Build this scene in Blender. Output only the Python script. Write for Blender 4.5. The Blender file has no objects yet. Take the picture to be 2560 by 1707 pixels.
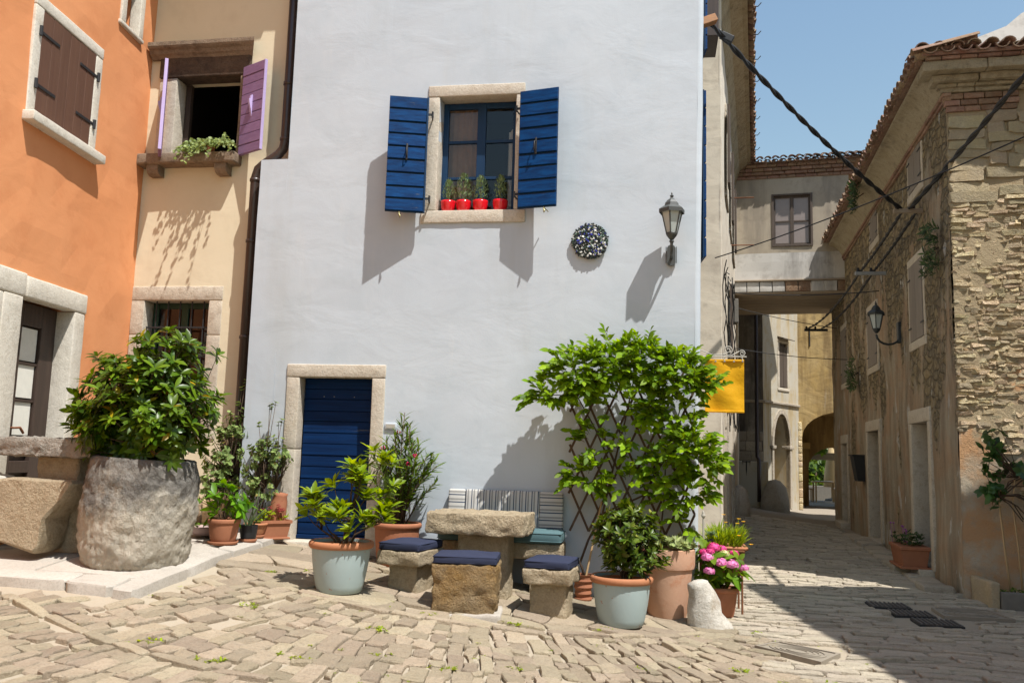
import bpy, math, random
import numpy as np
from mathutils import Vector, Matrix, noise

# ------------------------------------------------------------------ camera, sky, sun, exposure
SC = bpy.context.scene
COL = SC.collection
EYE = Vector((0.0, 0.0, 1.63))
_r = math.radians
_yaw, _pitch, _roll = _r(9.404), _r(7.347), _r(1.604)
_fw = Vector((-math.sin(_yaw) * math.cos(_pitch), math.cos(_yaw) * math.cos(_pitch), math.sin(_pitch)))
_r0 = Vector((math.cos(_yaw), math.sin(_yaw), 0.0))
_u0 = _r0.cross(_fw)
_R = _r0 * math.cos(_roll) + _u0 * math.sin(_roll)
_U = _u0 * math.cos(_roll) - _r0 * math.sin(_roll)
cam = bpy.data.objects.new('camera', bpy.data.cameras.new('camera'))
COL.objects.link(cam)
cam.matrix_world = Matrix(((_R.x, _U.x, -_fw.x, EYE.x), (_R.y, _U.y, -_fw.y, EYE.y), (_R.z, _U.z, -_fw.z, EYE.z), (0, 0, 0, 1)))
cam.data.sensor_width = 36.0
cam.data.lens = 30.612
cam.data.clip_end = 2000.0
SC.camera = cam

SUN = Vector((0.40, -0.345, 1.0)).normalized()          # towards the sun
world = bpy.data.worlds.new('World')
SC.world = world
world.use_nodes = True
_wt = world.node_tree
_sky = _wt.nodes.new('ShaderNodeTexSky')
_sky.sky_type = 'NISHITA'
_sky.sun_disc = False
_sky.sun_elevation = math.asin(SUN.z)
_sky.sun_rotation = math.atan2(SUN.x, SUN.y)
_sky.air_density = 2.0
_sky.dust_density = 0.9
_sky.ozone_density = 4.0
_bg = _wt.nodes['Background']
_bg.inputs['Strength'].default_value = 0.106
_wt.links.new(_sky.outputs[0], _bg.inputs[0])

_sd = bpy.data.lights.new('sun', 'SUN')
_sd.energy = 5.0
_sd.angle = _r(0.53)
_sd.color = (1.0, 0.972, 0.93)
sun = bpy.data.objects.new('sun', _sd)
COL.objects.link(sun)
sun.location = (6, -6, 20)
sun.rotation_euler = (-SUN).to_track_quat('-Z', 'Y').to_euler()

vs = SC.view_settings
vs.view_transform = 'Standard'
vs.look = 'None'
vs.gamma = 1.0
vs.use_curve_mapping = False
vs.exposure = 0.46
SC.cycles.max_bounces = 6
SC.cycles.diffuse_bounces = 3
SC.cycles.glossy_bounces = 2
SC.cycles.transparent_max_bounces = 6
SC.cycles.caustics_reflective = False
SC.cycles.caustics_refractive = False

# ------------------------------------------------------------------ helpers: objects
rnd = random.Random(11)
def U(a, b): return rnd.uniform(a, b)
def sm(a, b, t):
    t = min(1.0, max(0.0, (t - a) / (b - a)))
    return t * t * (3 - 2 * t)

def root_loc(o):
    v = Vector((0, 0, 0))
    while o is not None:
        v = v + o.location
        o = o.parent
    return v

def thing(name, label, cat, loc=(0, 0, 0), group=None):
    o = bpy.data.objects.new(name, None)
    COL.objects.link(o)
    o.empty_display_size = 0.1
    o.location = loc
    o['label'] = label
    o['category'] = cat
    if group: o['group'] = group
    return o

def tag(o, label, cat, group=None):
    o['label'] = label
    o['category'] = cat
    if group: o['group'] = group
    return o

def link_mesh(name, me, mat, parent=None):
    if mat is not None and len(me.materials) == 0: me.materials.append(mat)
    o = bpy.data.objects.new(name, me)
    COL.objects.link(o)
    if parent is not None: o.parent = parent
    return o

ID4 = Matrix.Identity(4)

class MB:
    """collects geometry in a frame T; build() makes ONE mesh object"""
    def __init__(s, T=None):
        s.v = []; s.f = []; s.T = T
    def add(s, vs_, fs_):
        n = len(s.v)
        T = s.T
        if T is None: s.v.extend([tuple(p) for p in vs_])
        else: s.v.extend([tuple(T @ Vector(p)) for p in vs_])
        s.f.extend([tuple(i + n for i in f) for f in fs_])
        return s
    def box(s, x0, x1, y0, y1, z0, z1):
        return s.hexa([(x0, y0, z0), (x1, y0, z0), (x1, y1, z0), (x0, y1, z0), (x0, y0, z1), (x1, y0, z1), (x1, y1, z1), (x0, y1, z1)])
    def hexa(s, p):
        return s.add(p, [(0, 3, 2, 1), (4, 5, 6, 7), (0, 1, 5, 4), (1, 2, 6, 5), (2, 3, 7, 6), (3, 0, 4, 7)])
    def prism(s, poly, a0, a1, axis=2):
        """poly of 2-D points extruded along axis (the other two axes in order)"""
        n = len(poly)
        def P(p, a):
            if axis == 2: return (p[0], p[1], a)
            if axis == 1: return (p[0], a, p[1])
            return (a, p[0], p[1])
        vs_ = [P(p, a0) for p in poly] + [P(p, a1) for p in poly]
        fs_ = [tuple(range(n))[::-1], tuple(range(n, 2 * n))]
        fs_ += [(i, (i + 1) % n, n + (i + 1) % n, n + i) for i in range(n)]
        return s.add(vs_, fs_)
    def rbox(s, lo, hi, seg=(2, 2, 2), r=0.01, amp=0.0, freq=6.0, seed=0.0, M=None, bulge=0.0):
        """rounded, optionally rough box"""
        lo = Vector(lo); hi = Vector(hi)
        r = min(r, 0.49 * min(hi - lo))
        idx = {}; vs_ = []; fs_ = []
        n = seg
        cen = (lo + hi) / 2
        def cuts(k):
            a, b, m = lo[k], hi[k], n[k]
            if r <= 0: return [a + (b - a) * i / m for i in range(m + 1)]
            c = [a, a + r * 0.35, a + r]
            c += [a + r + (b - a - 2 * r) * i / m for i in range(1, m)]
            c += [b - r, b - r * 0.35, b]
            return c
        cs = [cuts(0), cuts(1), cuts(2)]
        L = [len(c) - 1 for c in cs]
        def vid(i, j, k):
            key = (i, j, k)
            if key in idx: return idx[key]
            p = Vector((cs[0][i], cs[1][j], cs[2][k]))
            if r > 0:
                q = Vector([min(max(p[t], lo[t] + r), hi[t] - r) for t in range(3)])
                d = p - q
                if d.length > 1e-9:
                    m = max(abs(d.x), abs(d.y), abs(d.z))
                    p = q + d.normalized() * m
            if bulge:
                h = (hi - lo) / 2
                e = (p - cen)
                fx = max(0, 1 - (e.x / h.x) ** 2) * max(0, 1 - (e.y / h.y) ** 2)
                p.z += bulge * fx * (1 if e.z > 0 else -0.3)
            if amp:
                d = (p - cen)
                d = Vector((d.x / (hi.x - lo.x), d.y / (hi.y - lo.y), d.z / (hi.z - lo.z))).normalized()
                w = p * freq + Vector((seed * 7.3, seed * 3.1, seed * 5.7))
                p = p + d * amp * (noise.noise(w) + 0.5 * noise.noise(w * 2.3) + 0.3 * noise.noise(w * 5.1))
            idx[key] = len(vs_)
            vs_.append(p if M is None else M @ p)
            return idx[key]
        for i in range(L[0]):
            for j in range(L[1]):
                fs_.append((vid(i, j, 0), vid(i, j + 1, 0), vid(i + 1, j + 1, 0), vid(i + 1, j, 0)))
                fs_.append((vid(i, j, L[2]), vid(i + 1, j, L[2]), vid(i + 1, j + 1, L[2]), vid(i, j + 1, L[2])))
        for i in range(L[0]):
            for k in range(L[2]):
                fs_.append((vid(i, 0, k), vid(i + 1, 0, k), vid(i + 1, 0, k + 1), vid(i, 0, k + 1)))
                fs_.append((vid(i, L[1], k), vid(i, L[1], k + 1), vid(i + 1, L[1], k + 1), vid(i + 1, L[1], k)))
        for j in range(L[1]):
            for k in range(L[2]):
                fs_.append((vid(0, j, k), vid(0, j, k + 1), vid(0, j + 1, k + 1), vid(0, j + 1, k)))
                fs_.append((vid(L[0], j, k), vid(L[0], j + 1, k), vid(L[0], j + 1, k + 1), vid(L[0], j, k + 1)))
        return s.add(vs_, fs_)
    def tube(s, pts, rad, n=6, caps=True):
        pts = [Vector(p) for p in pts]
        m = len(pts)
        if not isinstance(rad, (list, tuple)): rad = [rad] * m
        vs_ = []; fs_ = []
        up = None
        for i in range(m):
            t = (pts[min(i + 1, m - 1)] - pts[max(i - 1, 0)])
            t = t.normalized() if t.length > 1e-9 else Vector((0, 0, 1))
            if up is None:
                a = Vector((0, 0, 1)) if abs(t.z) < 0.9 else Vector((1, 0, 0))
                up = (a - t * a.dot(t)).normalized()
            else:
                up = up - t * up.dot(t)
                up = up.normalized() if up.length > 1e-6 else t.orthogonal().normalized()
            b = t.cross(up)
            for k in range(n):
                a = 2 * math.pi * k / n
                vs_.append(pts[i] + (up * math.cos(a) + b * math.sin(a)) * rad[i])
        for i in range(m - 1):
            for k in range(n):
                fs_.append((i * n + k, i * n + (k + 1) % n, (i + 1) * n + (k + 1) % n, (i + 1) * n + k))
        if caps:
            fs_.append(tuple(range(n))[::-1]); fs_.append(tuple(range((m - 1) * n, m * n)))
        return s.add(vs_, fs_)
    def lathe(s, prof, c=(0, 0, 0), n=24, amp=0.0, freq=5.0, sx=1.0, sy=1.0, capb=True, capt=False, seed=0.0, tilt=None, hf=0.35):
        vs_ = []; fs_ = []
        c = Vector(c)
        for r, z in prof:
            for k in range(n):
                a = 2 * math.pi * k / n
                d = Vector((math.cos(a) * sx, math.sin(a) * sy, 0))
                p = d * r + Vector((0, 0, z))
                if amp and r > 0:
                    w = p * freq + Vector((seed, seed * 2, 0))
                    p = p + d * amp * (noise.noise(w) + 0.5 * noise.noise(w * 2.7) + hf * noise.noise(w * 6.0) + hf * 0.7 * noise.noise(w * 11.0))
                if tilt is not None: p = tilt @ p
                vs_.append(c + p)
        m = len(prof)
        for i in range(m - 1):
            for k in range(n):
                fs_.append((i * n + k, i * n + (k + 1) % n, (i + 1) * n + (k + 1) % n, (i + 1) * n + k))
        if capb: fs_.append(tuple(range(n))[::-1])
        if capt: fs_.append(tuple(range((m - 1) * n, m * n)))
        return s.add(vs_, fs_)
    def build(s, name, mat, parent=None, smooth=False, kind=None):
        off = root_loc(parent)
        me = bpy.data.meshes.new(name)
        me.from_pydata([(x - off.x, y - off.y, z - off.z) for x, y, z in s.v], [], s.f)
        if smooth: me.polygons.foreach_set('use_smooth', [True] * len(me.polygons))
        me.update()
        o = link_mesh(name, me, mat, parent)
        if kind: o['kind'] = kind
        return o

def soft(o, angle=0.9):
    """smooth shading that keeps sharp edges"""
    me = o.data
    me.polygons.foreach_set('use_smooth', [True] * len(me.polygons))
    me.set_sharp_from_angle(angle=angle)
    return o

def frame(o, ang):
    """wall frame: u to the right as seen, w into the wall, z up; ang = direction of u from +X"""
    c, s = math.cos(ang), math.sin(ang)
    return Matrix(((c, -s, 0, o[0]), (s, c, 0, o[1]), (0, 0, 1, o[2] if len(o) > 2 else 0), (0, 0, 0, 1)))

def wall(name, T, u0, u1, z0, z1, mat, parent, holes=(), depth=0.25, step=0.5, amp=0.006, warp=None, grow=0.02, void=None):
    """a wall face with openings and their reveals (openings are cut a little larger so that the stone surrounds overlap them)"""
    holes = [(h[0] - grow, h[1] + grow, h[2] - grow, h[3] + grow) for h in holes]
    us = sorted(set([u0, u1] + [h[i] for h in holes for i in (0, 1)]))
    zs = sorted(set([z0, z1] + [h[i] for h in holes for i in (2, 3)]))
    if void:
        us = sorted(set(us + [void[0], void[1]])); zs = sorted(set(zs + [void[2], void[3]]))
    def fill(c):
        out = [c[0]]
        for a, b in zip(c, c[1:]):
            n = max(1, int(math.ceil((b - a) / step)))
            out += [a + (b - a) * i / n for i in range(1, n + 1)]
        return out
    us = fill(us); zs = fill(zs)
    mb = MB()
    vid = {}
    vs_ = []
    def V(u, w, z):
        k = (round(u, 4), round(w, 4), round(z, 4))
        if k not in vid:
            p = T @ Vector((u, w, z))
            if w == 0 and amp:
                d = amp * (noise.noise(p * 0.9) + 0.6 * noise.noise(p * 2.3))
                p = T @ Vector((u, -d, z))
            if warp: p = warp(p)
            vid[k] = len(vs_); vs_.append(p)
        return vid[k]
    fs_ = []
    for a, b in zip(us, us[1:]):
        for c, d in zip(zs, zs[1:]):
            um, zm = (a + b) / 2, (c + d) / 2
            if void and void[0] < um < void[1] and void[2] < zm < void[3]: continue
            if any(h[0] < um < h[1] and h[2] < zm < h[3] for h in holes): continue
            fs_.append((V(a, 0, c), V(b, 0, c), V(b, 0, d), V(a, 0, d)))
    for h in holes:
        hu = [u for u in us if h[0] - 1e-6 <= u <= h[1] + 1e-6]
        hz = [z for z in zs if h[2] - 1e-6 <= z <= h[3] + 1e-6]
        for a, b in zip(hu, hu[1:]):
            fs_.append((V(a, 0, h[2]), V(a, depth, h[2]), V(b, depth, h[2]), V(b, 0, h[2])))
            fs_.append((V(a, 0, h[3]), V(b, 0, h[3]), V(b, depth, h[3]), V(a, depth, h[3])))
        for a, b in zip(hz, hz[1:]):
            fs_.append((V(h[0], 0, a), V(h[0], 0, b), V(h[0], depth, b), V(h[0], depth, a)))
            fs_.append((V(h[1], 0, a), V(h[1], depth, a), V(h[1], depth, b), V(h[1], 0, b)))
    mb.add(vs_, fs_)
    return mb.build(name, mat, parent)

# ------------------------------------------------------------------ helpers: materials
def lin(c):
    return tuple([(x / 12.92 if x <= 0.04045 else ((x + 0.055) / 1.055) ** 2.4) for x in [v / 255.0 for v in c]])

class NT:
    def __init__(s, name):
        s.m = bpy.data.materials.new(name)
        s.m.use_nodes = True
        s.t = s.m.node_tree
        s.b = s.t.nodes['Principled BSDF']
        s.out = s.t.nodes['Material Output']
        s._pos = None
    def n(s, ty, **kw):
        nd = s.t.nodes.new('ShaderNode' + ty)
        for k, v in kw.items(): setattr(nd, k, v)
        return nd
    def L(s, a, b): s.t.links.new(a, b)
    def set(s, sock, v):
        if hasattr(v, 'links'): s.L(v, sock)
        else:
            if isinstance(v, (tuple, list)) and len(v) == 3 and sock.type == 'RGBA': v = (*v, 1)
            sock.default_value = v
    def pos(s, obj=False):
        if obj: return s.n('TexCoord').outputs['Object']
        if s._pos is None: s._pos = s.n('NewGeometry').outputs['Position']
        return s._pos
    def mapv(s, vec, scale=(1, 1, 1), rot=(0, 0, 0), loc=(0, 0, 0)):
        m = s.n('Mapping')
        s.L(vec, m.inputs['Vector'])
        m.inputs['Scale'].default_value = scale
        m.inputs['Rotation'].default_value = rot
        if hasattr(loc, 'links'): s.L(loc, m.inputs['Location'])
        else: m.inputs['Location'].default_value = loc
        return m.outputs[0]
    def noise(s, vec, scale, detail=4.0, rough=0.55, dist=0.0):
        t = s.n('TexNoise')
        s.L(vec, t.inputs['Vector'])
        t.inputs['Scale'].default_value = scale
        t.inputs['Detail'].default_value = detail
        t.inputs['Roughness'].default_value = rough
        t.inputs['Distortion'].default_value = dist
        return t.outputs[0]
    def voro(s, vec, scale, feature='F1', out='Distance', rand=1.0):
        t = s.n('TexVoronoi', feature=feature)
        s.L(vec, t.inputs['Vector'])
        t.inputs['Scale'].default_value = scale
        t.inputs['Randomness'].default_value = rand
        return t.outputs[out]
    def ramp(s, fac, stops, interp='LINEAR'):
        r = s.n('ValToRGB')
        r.color_ramp.interpolation = interp
        el = r.color_ramp.elements
        while len(el) < len(stops): el.new(0.5)
        for e, (p, c) in zip(el, stops):
            e.position = p
            e.color = (c, c, c, 1) if not isinstance(c, (tuple, list)) else (*c[:3], 1)
        s.set(r.inputs[0], fac)
        return r.outputs[0]
    def mix(s, fac, a, b, mode='MIX'):
        m = s.n('Mix', data_type='RGBA', blend_type=mode)
        s.set(m.inputs[0], fac); s.set(m.inputs[6], a); s.set(m.inputs[7], b)
        return m.outputs[2]
    def math(s, op, a, b=0.0, clamp=False):
        m = s.n('Math', operation=op, use_clamp=clamp)
        s.set(m.inputs[0], a); s.set(m.inputs[1], b)
        return m.outputs[0]
    def bump(s, h, strength=0.3, dist=0.02, normal=None):
        b = s.n('Bump')
        b.inputs['Strength'].default_value = strength
        b.inputs['Distance'].default_value = dist
        s.L(h, b.inputs['Height'])
        if normal is not None: s.L(normal, b.inputs['Normal'])
        return b.outputs[0]
    def rand(s):
        """random number that differs between objects and between loose pieces of one mesh"""
        a = s.n('ObjectInfo').outputs['Random']
        b = s.n('NewGeometry').outputs['Random Per Island']
        return s.math('FRACT', s.math('ADD', a, b))
    def hsv(s, col, h=0.5, sat=1.0, val=1.0):
        n = s.n('HueSaturation')
        s.set(n.inputs['Hue'], h); s.set(n.inputs['Saturation'], sat); s.set(n.inputs['Value'], val); s.set(n.inputs['Color'], col)
        return n.outputs[0]
    def done(s, col=None, rough=None, normal=None, spec=None):
        if col is not None: s.set(s.b.inputs['Base Color'], col)
        if rough is not None: s.set(s.b.inputs['Roughness'], rough)
        if normal is not None: s.L(normal, s.b.inputs['Normal'])
        if spec is not None: s.b.inputs['Specular IOR Level'].default_value = spec
        return s.m
    def rng(s, v, a, b):
        m = s.n('MapRange')
        s.set(m.inputs[0], v)
        m.inputs[3].default_value = a; m.inputs[4].default_value = b
        return m.outputs[0]

MAT = {}
def plaster(name, c1, c2, c3=None, big=0.7, fine=60, bump=0.25, rough=0.9, stain=None, dist=0.012):
    t = NT(name); p = t.pos()
    n1 = t.noise(p, big, 6, 0.6)
    col = t.mix(t.ramp(n1, [(0.32, 0.0), (0.68, 1.0)]), c1, c2)
    if c3: col = t.mix(t.ramp(t.noise(p, big * 3.7, 8, 0.65), [(0.52, 0.0), (0.7, 0.7)]), col, c3)
    if stain:                                             # rain streaks: (colour, scale, threshold, amount)
        for sc_, s_, th, am in stain:
            v = t.mapv(p, (s_ * 3.0, s_ * 3.0, s_ * 0.45))
            col = t.mix(t.ramp(t.noise(v, 1.0, 7, 0.65), [(th, 0.0), (th + 0.16, am)]), col, sc_)
    g = t.noise(p, fine, 5, 0.7)
    g2 = t.noise(t.mapv(p, (1, 1, 1.6)), 1.6, 5, 0.5, 0.5)
    h = t.math('ADD', t.math('MULTIPLY', g, 0.07), t.math('MULTIPLY', g2, 1.0))
    MAT[name] = t.done(col, rough, t.bump(h, bump, dist), 0.25)
    return MAT[name]

def stone_mat(name, c1, c2, c3, sc=3.0, bump=0.6, rough=0.88, var=0.18, obj=False, dark=None, dist=0.015, pit=0.5, vcoarse=7.0, hue=0.0):
    t = NT(name)
    p = t.pos(obj)
    r = t.rand()
    sh = t.n('CombineXYZ')
    t.L(t.math('MULTIPLY', r, 37.0), sh.inputs[0]); t.L(t.math('MULTIPLY', r, 91.0), sh.inputs[1])
    pv = t.mapv(p, loc=sh.outputs[0])
    n1 = t.noise(pv, sc, 7, 0.65)
    col = t.mix(t.ramp(n1, [(0.3, 0.0), (0.7, 1.0)]), c1, c2)
    col = t.mix(t.ramp(t.noise(pv, sc * 3.1, 8, 0.7), [(0.5, 0.0), (0.72, 0.8)]), col, c3)
    if dark:
        col = t.mix(t.ramp(t.noise(p, sc * 0.6, 8, 0.7), [(0.55, 0.0), (0.72, 0.75)]), col, dark)
    col = t.hsv(col, t.rng(r, 0.5 - hue, 0.5 + hue) if hue else 0.5, 1.0, t.rng(t.math('FRACT', t.math('MULTIPLY', r, 7.13)), 1 - var, 1 + var))
    col = t.mix(t.ramp(t.noise(pv, 55, 6, 0.75), [(0.38, 0.28), (0.52, 0.0)]), col, tuple(x * 0.45 for x in c3))
    h = t.math('ADD', t.noise(pv, vcoarse, 6, 0.7), t.math('MULTIPLY', t.noise(pv, 45, 5, 0.75), pit))
    MAT[name] = t.done(col, rough, t.bump(h, bump, dist * 2.4), 0.2)
    return MAT[name]

def paint(name, c1, c2=None, rough=0.5, grain=None, bump=0.15, wear=None, var=0.06, spec=0.4, sc=8.0):
    """painted wood / metal: streaks along an axis of the object, worn spots"""
    t = NT(name)
    p = t.pos()
    c2 = c2 or tuple(x * 0.82 for x in c1)
    st = {'x': (0.6, 9, 14), 'z': (14, 9, 0.6), 'y': (14, 0.6, 9), None: (3, 3, 3)}[grain]
    v = t.mapv(p, st)
    n1 = t.noise(v, 2.2, 6, 0.65)
    col = t.mix(t.ramp(n1, [(0.36, 0.0), (0.62, 1.0)]), c1, c2)
    if wear:
        wc, th = wear
        w = t.noise(t.mapv(p, (st[0] * 0.6, st[1] * 0.6, st[2] * 0.6)), 3.0, 9, 0.72)
        col = t.mix(t.ramp(w, [(th, 0.0), (th + 0.05, 0.9)]), col, wc)
    col = t.hsv(col, 0.5, 1.0, t.rng(t.rand(), 1 - var, 1 + var))
    MAT[name] = t.done(col, rough, t.bump(t.noise(v, 7.0, 5, 0.7), bump, 0.004), spec)
    return MAT[name]

def leaf_mat(name, c1, c2, c3=None, c3amt=0.0, rough=0.38, trans=0.35, spec=0.45):
    t = NT(name)
    r = t.rand()
    r2 = t.math('FRACT', t.math('MULTIPLY', r, 13.7))
    col = t.mix(r, c1, c2)
    if c3: col = t.mix(t.ramp(r2, [(1 - c3amt, 0.0), (min(1, 1 - c3amt + 0.03), 1.0)]), col, c3)
    col = t.hsv(col, 0.5, 1.0, t.rng(t.math('FRACT', t.math('MULTIPLY', r, 29.3)), 0.58, 1.38))
    t.done(col, rough, None, spec)
    tr = t.n('BsdfTranslucent')
    t.L(t.hsv(col, 0.48, 1.1, 1.5), tr.inputs['Color'])
    mx = t.n('MixShader')
    mx.inputs[0].default_value = trans
    t.L(t.b.outputs[0], mx.inputs[1]); t.L(tr.outputs[0], mx.inputs[2])
    t.L(mx.outputs[0], t.out.inputs['Surface'])
    MAT[name] = t.m
    return t.m

def plain(name, c, rough=0.6, metal=0.0, spec=0.4, bumpsc=None, bump=0.1, var=0.12):
    t = NT(name)
    p = t.pos()
    n1 = t.noise(p, 14, 5, 0.6)
    col = t.mix(n1, tuple(x * (1 - var) for x in c), tuple(min(1, x * (1 + var)) for x in c))
    t.b.inputs['Metallic'].default_value = metal
    MAT[name] = t.done(col, rough, t.bump(t.noise(p, bumpsc or 40, 4, 0.6), bump, 0.003), spec)
    return MAT[name]

# ------------------------------------------------------------------ materials
plaster('white_plaster', (0.455, 0.50, 0.54), (0.52, 0.56, 0.59), (0.435, 0.485, 0.52), big=0.5, bump=0.3, dist=0.03,
        stain=[((0.41, 0.43, 0.425), 0.5, 0.54, 0.45), ((0.56, 0.575, 0.57), 1.3, 0.58, 0.4)])
plaster('orange_plaster', (0.665, 0.268, 0.110), (0.72, 0.315, 0.14), (0.60, 0.225, 0.09), big=0.6, bump=0.3, dist=0.03,
        stain=[((0.56, 0.22, 0.10), 0.7, 0.6, 0.3)])
plaster('yellow_plaster', (0.64, 0.56, 0.395), (0.69, 0.605, 0.435), (0.60, 0.515, 0.36), big=0.6, bump=0.28, dist=0.03)
plaster('beige_plaster', (0.50, 0.43, 0.33), (0.58, 0.51, 0.40), (0.38, 0.32, 0.25), big=1.1, bump=0.6, dist=0.03,
        stain=[((0.20, 0.17, 0.14), 0.7, 0.58, 0.55), ((0.62, 0.57, 0.48), 1.6, 0.6, 0.6)])
plaster('beige_side_plaster', (0.60, 0.53, 0.42), (0.66, 0.59, 0.48), (0.46, 0.36, 0.26), big=1.0, bump=0.6, dist=0.03,
        stain=[((0.40, 0.30, 0.22), 1.2, 0.6, 0.5)])
plaster('bridge_plaster', (0.355, 0.30, 0.225), (0.42, 0.36, 0.275), (0.26, 0.215, 0.16), big=1.0, bump=0.4,
        stain=[((0.17, 0.145, 0.12), 0.4, 0.50, 0.7), ((0.30, 0.26, 0.21), 1.2, 0.55, 0.5)])
plaster('bridge_whitewash', (0.54, 0.515, 0.47), (0.60, 0.57, 0.52), (0.38, 0.35, 0.31), big=1.2, bump=0.5,
        stain=[((0.16, 0.145, 0.13), 0.5, 0.53, 0.75)])
plaster('far_gray_plaster', (0.42, 0.385, 0.31), (0.48, 0.44, 0.36), (0.40, 0.30, 0.15), big=0.9, bump=0.7,
        stain=[((0.42, 0.29, 0.11), 0.8, 0.46, 0.7), ((0.15, 0.125, 0.095), 0.8, 0.56, 0.65)])
plaster('far_dark_plaster', (0.30, 0.265, 0.22), (0.20, 0.175, 0.145), (0.46, 0.42, 0.35), big=0.8, bump=0.7,
        stain=[((0.05, 0.045, 0.04), 0.5, 0.47, 0.85), ((0.50, 0.46, 0.38), 1.4, 0.62, 0.5)])
plaster('ochre_plaster', (0.40, 0.27, 0.10), (0.47, 0.345, 0.165), (0.28, 0.205, 0.11), big=1.3, bump=0.9, dist=0.04,
        stain=[((0.19, 0.125, 0.055), 0.8, 0.46, 0.8), ((0.55, 0.50, 0.41), 1.5, 0.62, 0.8)])
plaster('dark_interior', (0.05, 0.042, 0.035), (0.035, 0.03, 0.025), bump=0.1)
plaster('fresh_white_reveal', (0.70, 0.68, 0.62), (0.74, 0.72, 0.66), bump=0.2)

def right_wall_mat(name, ochre_low):
    """old rubble wall with fallen plaster: ochre stone above, salmon plaster remains below, white lime patches, dark streaks"""
    t = NT(name); p = t.pos()
    wv = t.n('VectorMath', operation='ADD'); t.L(t.mapv(p, (2.2, 2.2, 4.6)), wv.inputs[0])
    nz = t.n('TexNoise'); t.L(p, nz.inputs['Vector']); nz.inputs['Scale'].default_value = 3.0; nz.inputs['Detail'].default_value = 5
    t.L(nz.outputs['Color'], wv.inputs[1]); sv = wv.outputs[0]
    d = t.voro(sv, 1.7, 'DISTANCE_TO_EDGE', 'Distance')
    cell = t.voro(sv, 1.7, 'F1', 'Color')
    sep = t.n('SeparateColor'); t.L(cell, sep.inputs[0])
    stone = t.mix(sep.outputs[0], (0.36, 0.275, 0.15), (0.17, 0.14, 0.095))
    stone = t.mix(t.ramp(t.noise(p, 9, 8, 0.7), [(0.45, 0.0), (0.7, 0.9)]), stone, (0.47, 0.385, 0.25))
    stone = t.mix(t.ramp(d, [(0.0, 0.85), (0.07, 0.0)]), stone, (0.17, 0.135, 0.09))
    sepz = t.n('SeparateXYZ'); t.L(p, sepz.inputs[0])
    # salmon plaster: mostly low on the wall, in ragged patches and streaks
    pn = t.math('ADD', t.noise(t.mapv(p, (1.3, 1.3, 0.5)), 1.0, 8, 0.62), t.math('MULTIPLY', sepz.outputs[2], -ochre_low))
    pm = t.ramp(pn, [(0.30, 0.0), (0.345, 1.0)])
    salmon = t.mix(t.ramp(t.noise(p, 1.6, 7, 0.6), [(0.4, 0.0), (0.6, 1.0)]), (0.48, 0.325, 0.205), (0.46, 0.39, 0.285))
    salmon = t.mix(t.ramp(t.noise(t.mapv(p, (3.6, 3.6, 0.55)), 1.0, 8, 0.68), [(0.45, 0.0), (0.68, 0.75)]), salmon, (0.22, 0.18, 0.13))
    col = t.mix(pm, stone, salmon)
    # lime patches
    lm = t.ramp(t.noise(t.mapv(p, (1.7, 1.7, 0.9)), 1.6, 8, 0.6), [(0.62, 0.0), (0.65, 0.9)])
    col = t.mix(lm, col, (0.60, 0.565, 0.50))
    col = t.mix(t.ramp(t.noise(t.mapv(p, (1.9, 1.9, 0.6)), 1.0, 9, 0.7), [(0.53, 0.0), (0.70, 0.65)]), col, (0.14, 0.115, 0.085))
    h = t.math('ADD', t.math('MULTIPLY', t.ramp(d, [(0.0, 0.0), (0.16, 1.0)]), t.math('SUBTRACT', 1.0, pm)), t.math('MULTIPLY', t.noise(p, 12, 8, 0.75), 1.1))
    h = t.math('ADD', h, t.math('MULTIPLY', pm, 0.9))
    MAT[name] = t.done(col, 0.92, t.bump(h, 1.0, 0.06), 0.15)
right_wall_mat('right_street_wall', 0.05)

def gable_mat():
    """bedding mortar behind the rubble, salmon plaster on the lower part"""
    t = NT('gable_wall'); p = t.pos()
    sepz = t.n('SeparateXYZ'); t.L(p, sepz.inputs[0])
    mort = t.mix(t.noise(p, 8, 8, 0.7), (0.46, 0.36, 0.22), (0.34, 0.27, 0.17))
    pn = t.math('ADD', t.noise(p, 1.5, 8, 0.6), t.math('MULTIPLY', sepz.outputs[2], -0.20))
    pm = t.ramp(pn, [(0.02, 0.0), (0.07, 1.0)])
    sal = t.mix(t.ramp(t.noise(p, 1.9, 8, 0.66), [(0.42, 0.0), (0.60, 1.0)]), (0.50, 0.42, 0.31), (0.55, 0.32, 0.165))
    sal = t.mix(t.ramp(t.noise(p, 4.0, 8, 0.7), [(0.55, 0.0), (0.7, 0.8)]), sal, (0.40, 0.33, 0.25))
    col = t.mix(pm, mort, sal)
    h = t.math('ADD', t.noise(p, 6, 8, 0.75), t.math('MULTIPLY', t.noise(p, 40, 6, 0.75), 0.5))
    MAT['gable_wall'] = t.done(col, 0.93, t.bump(h, 0.8, 0.04), 0.15)
gable_mat()

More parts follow.
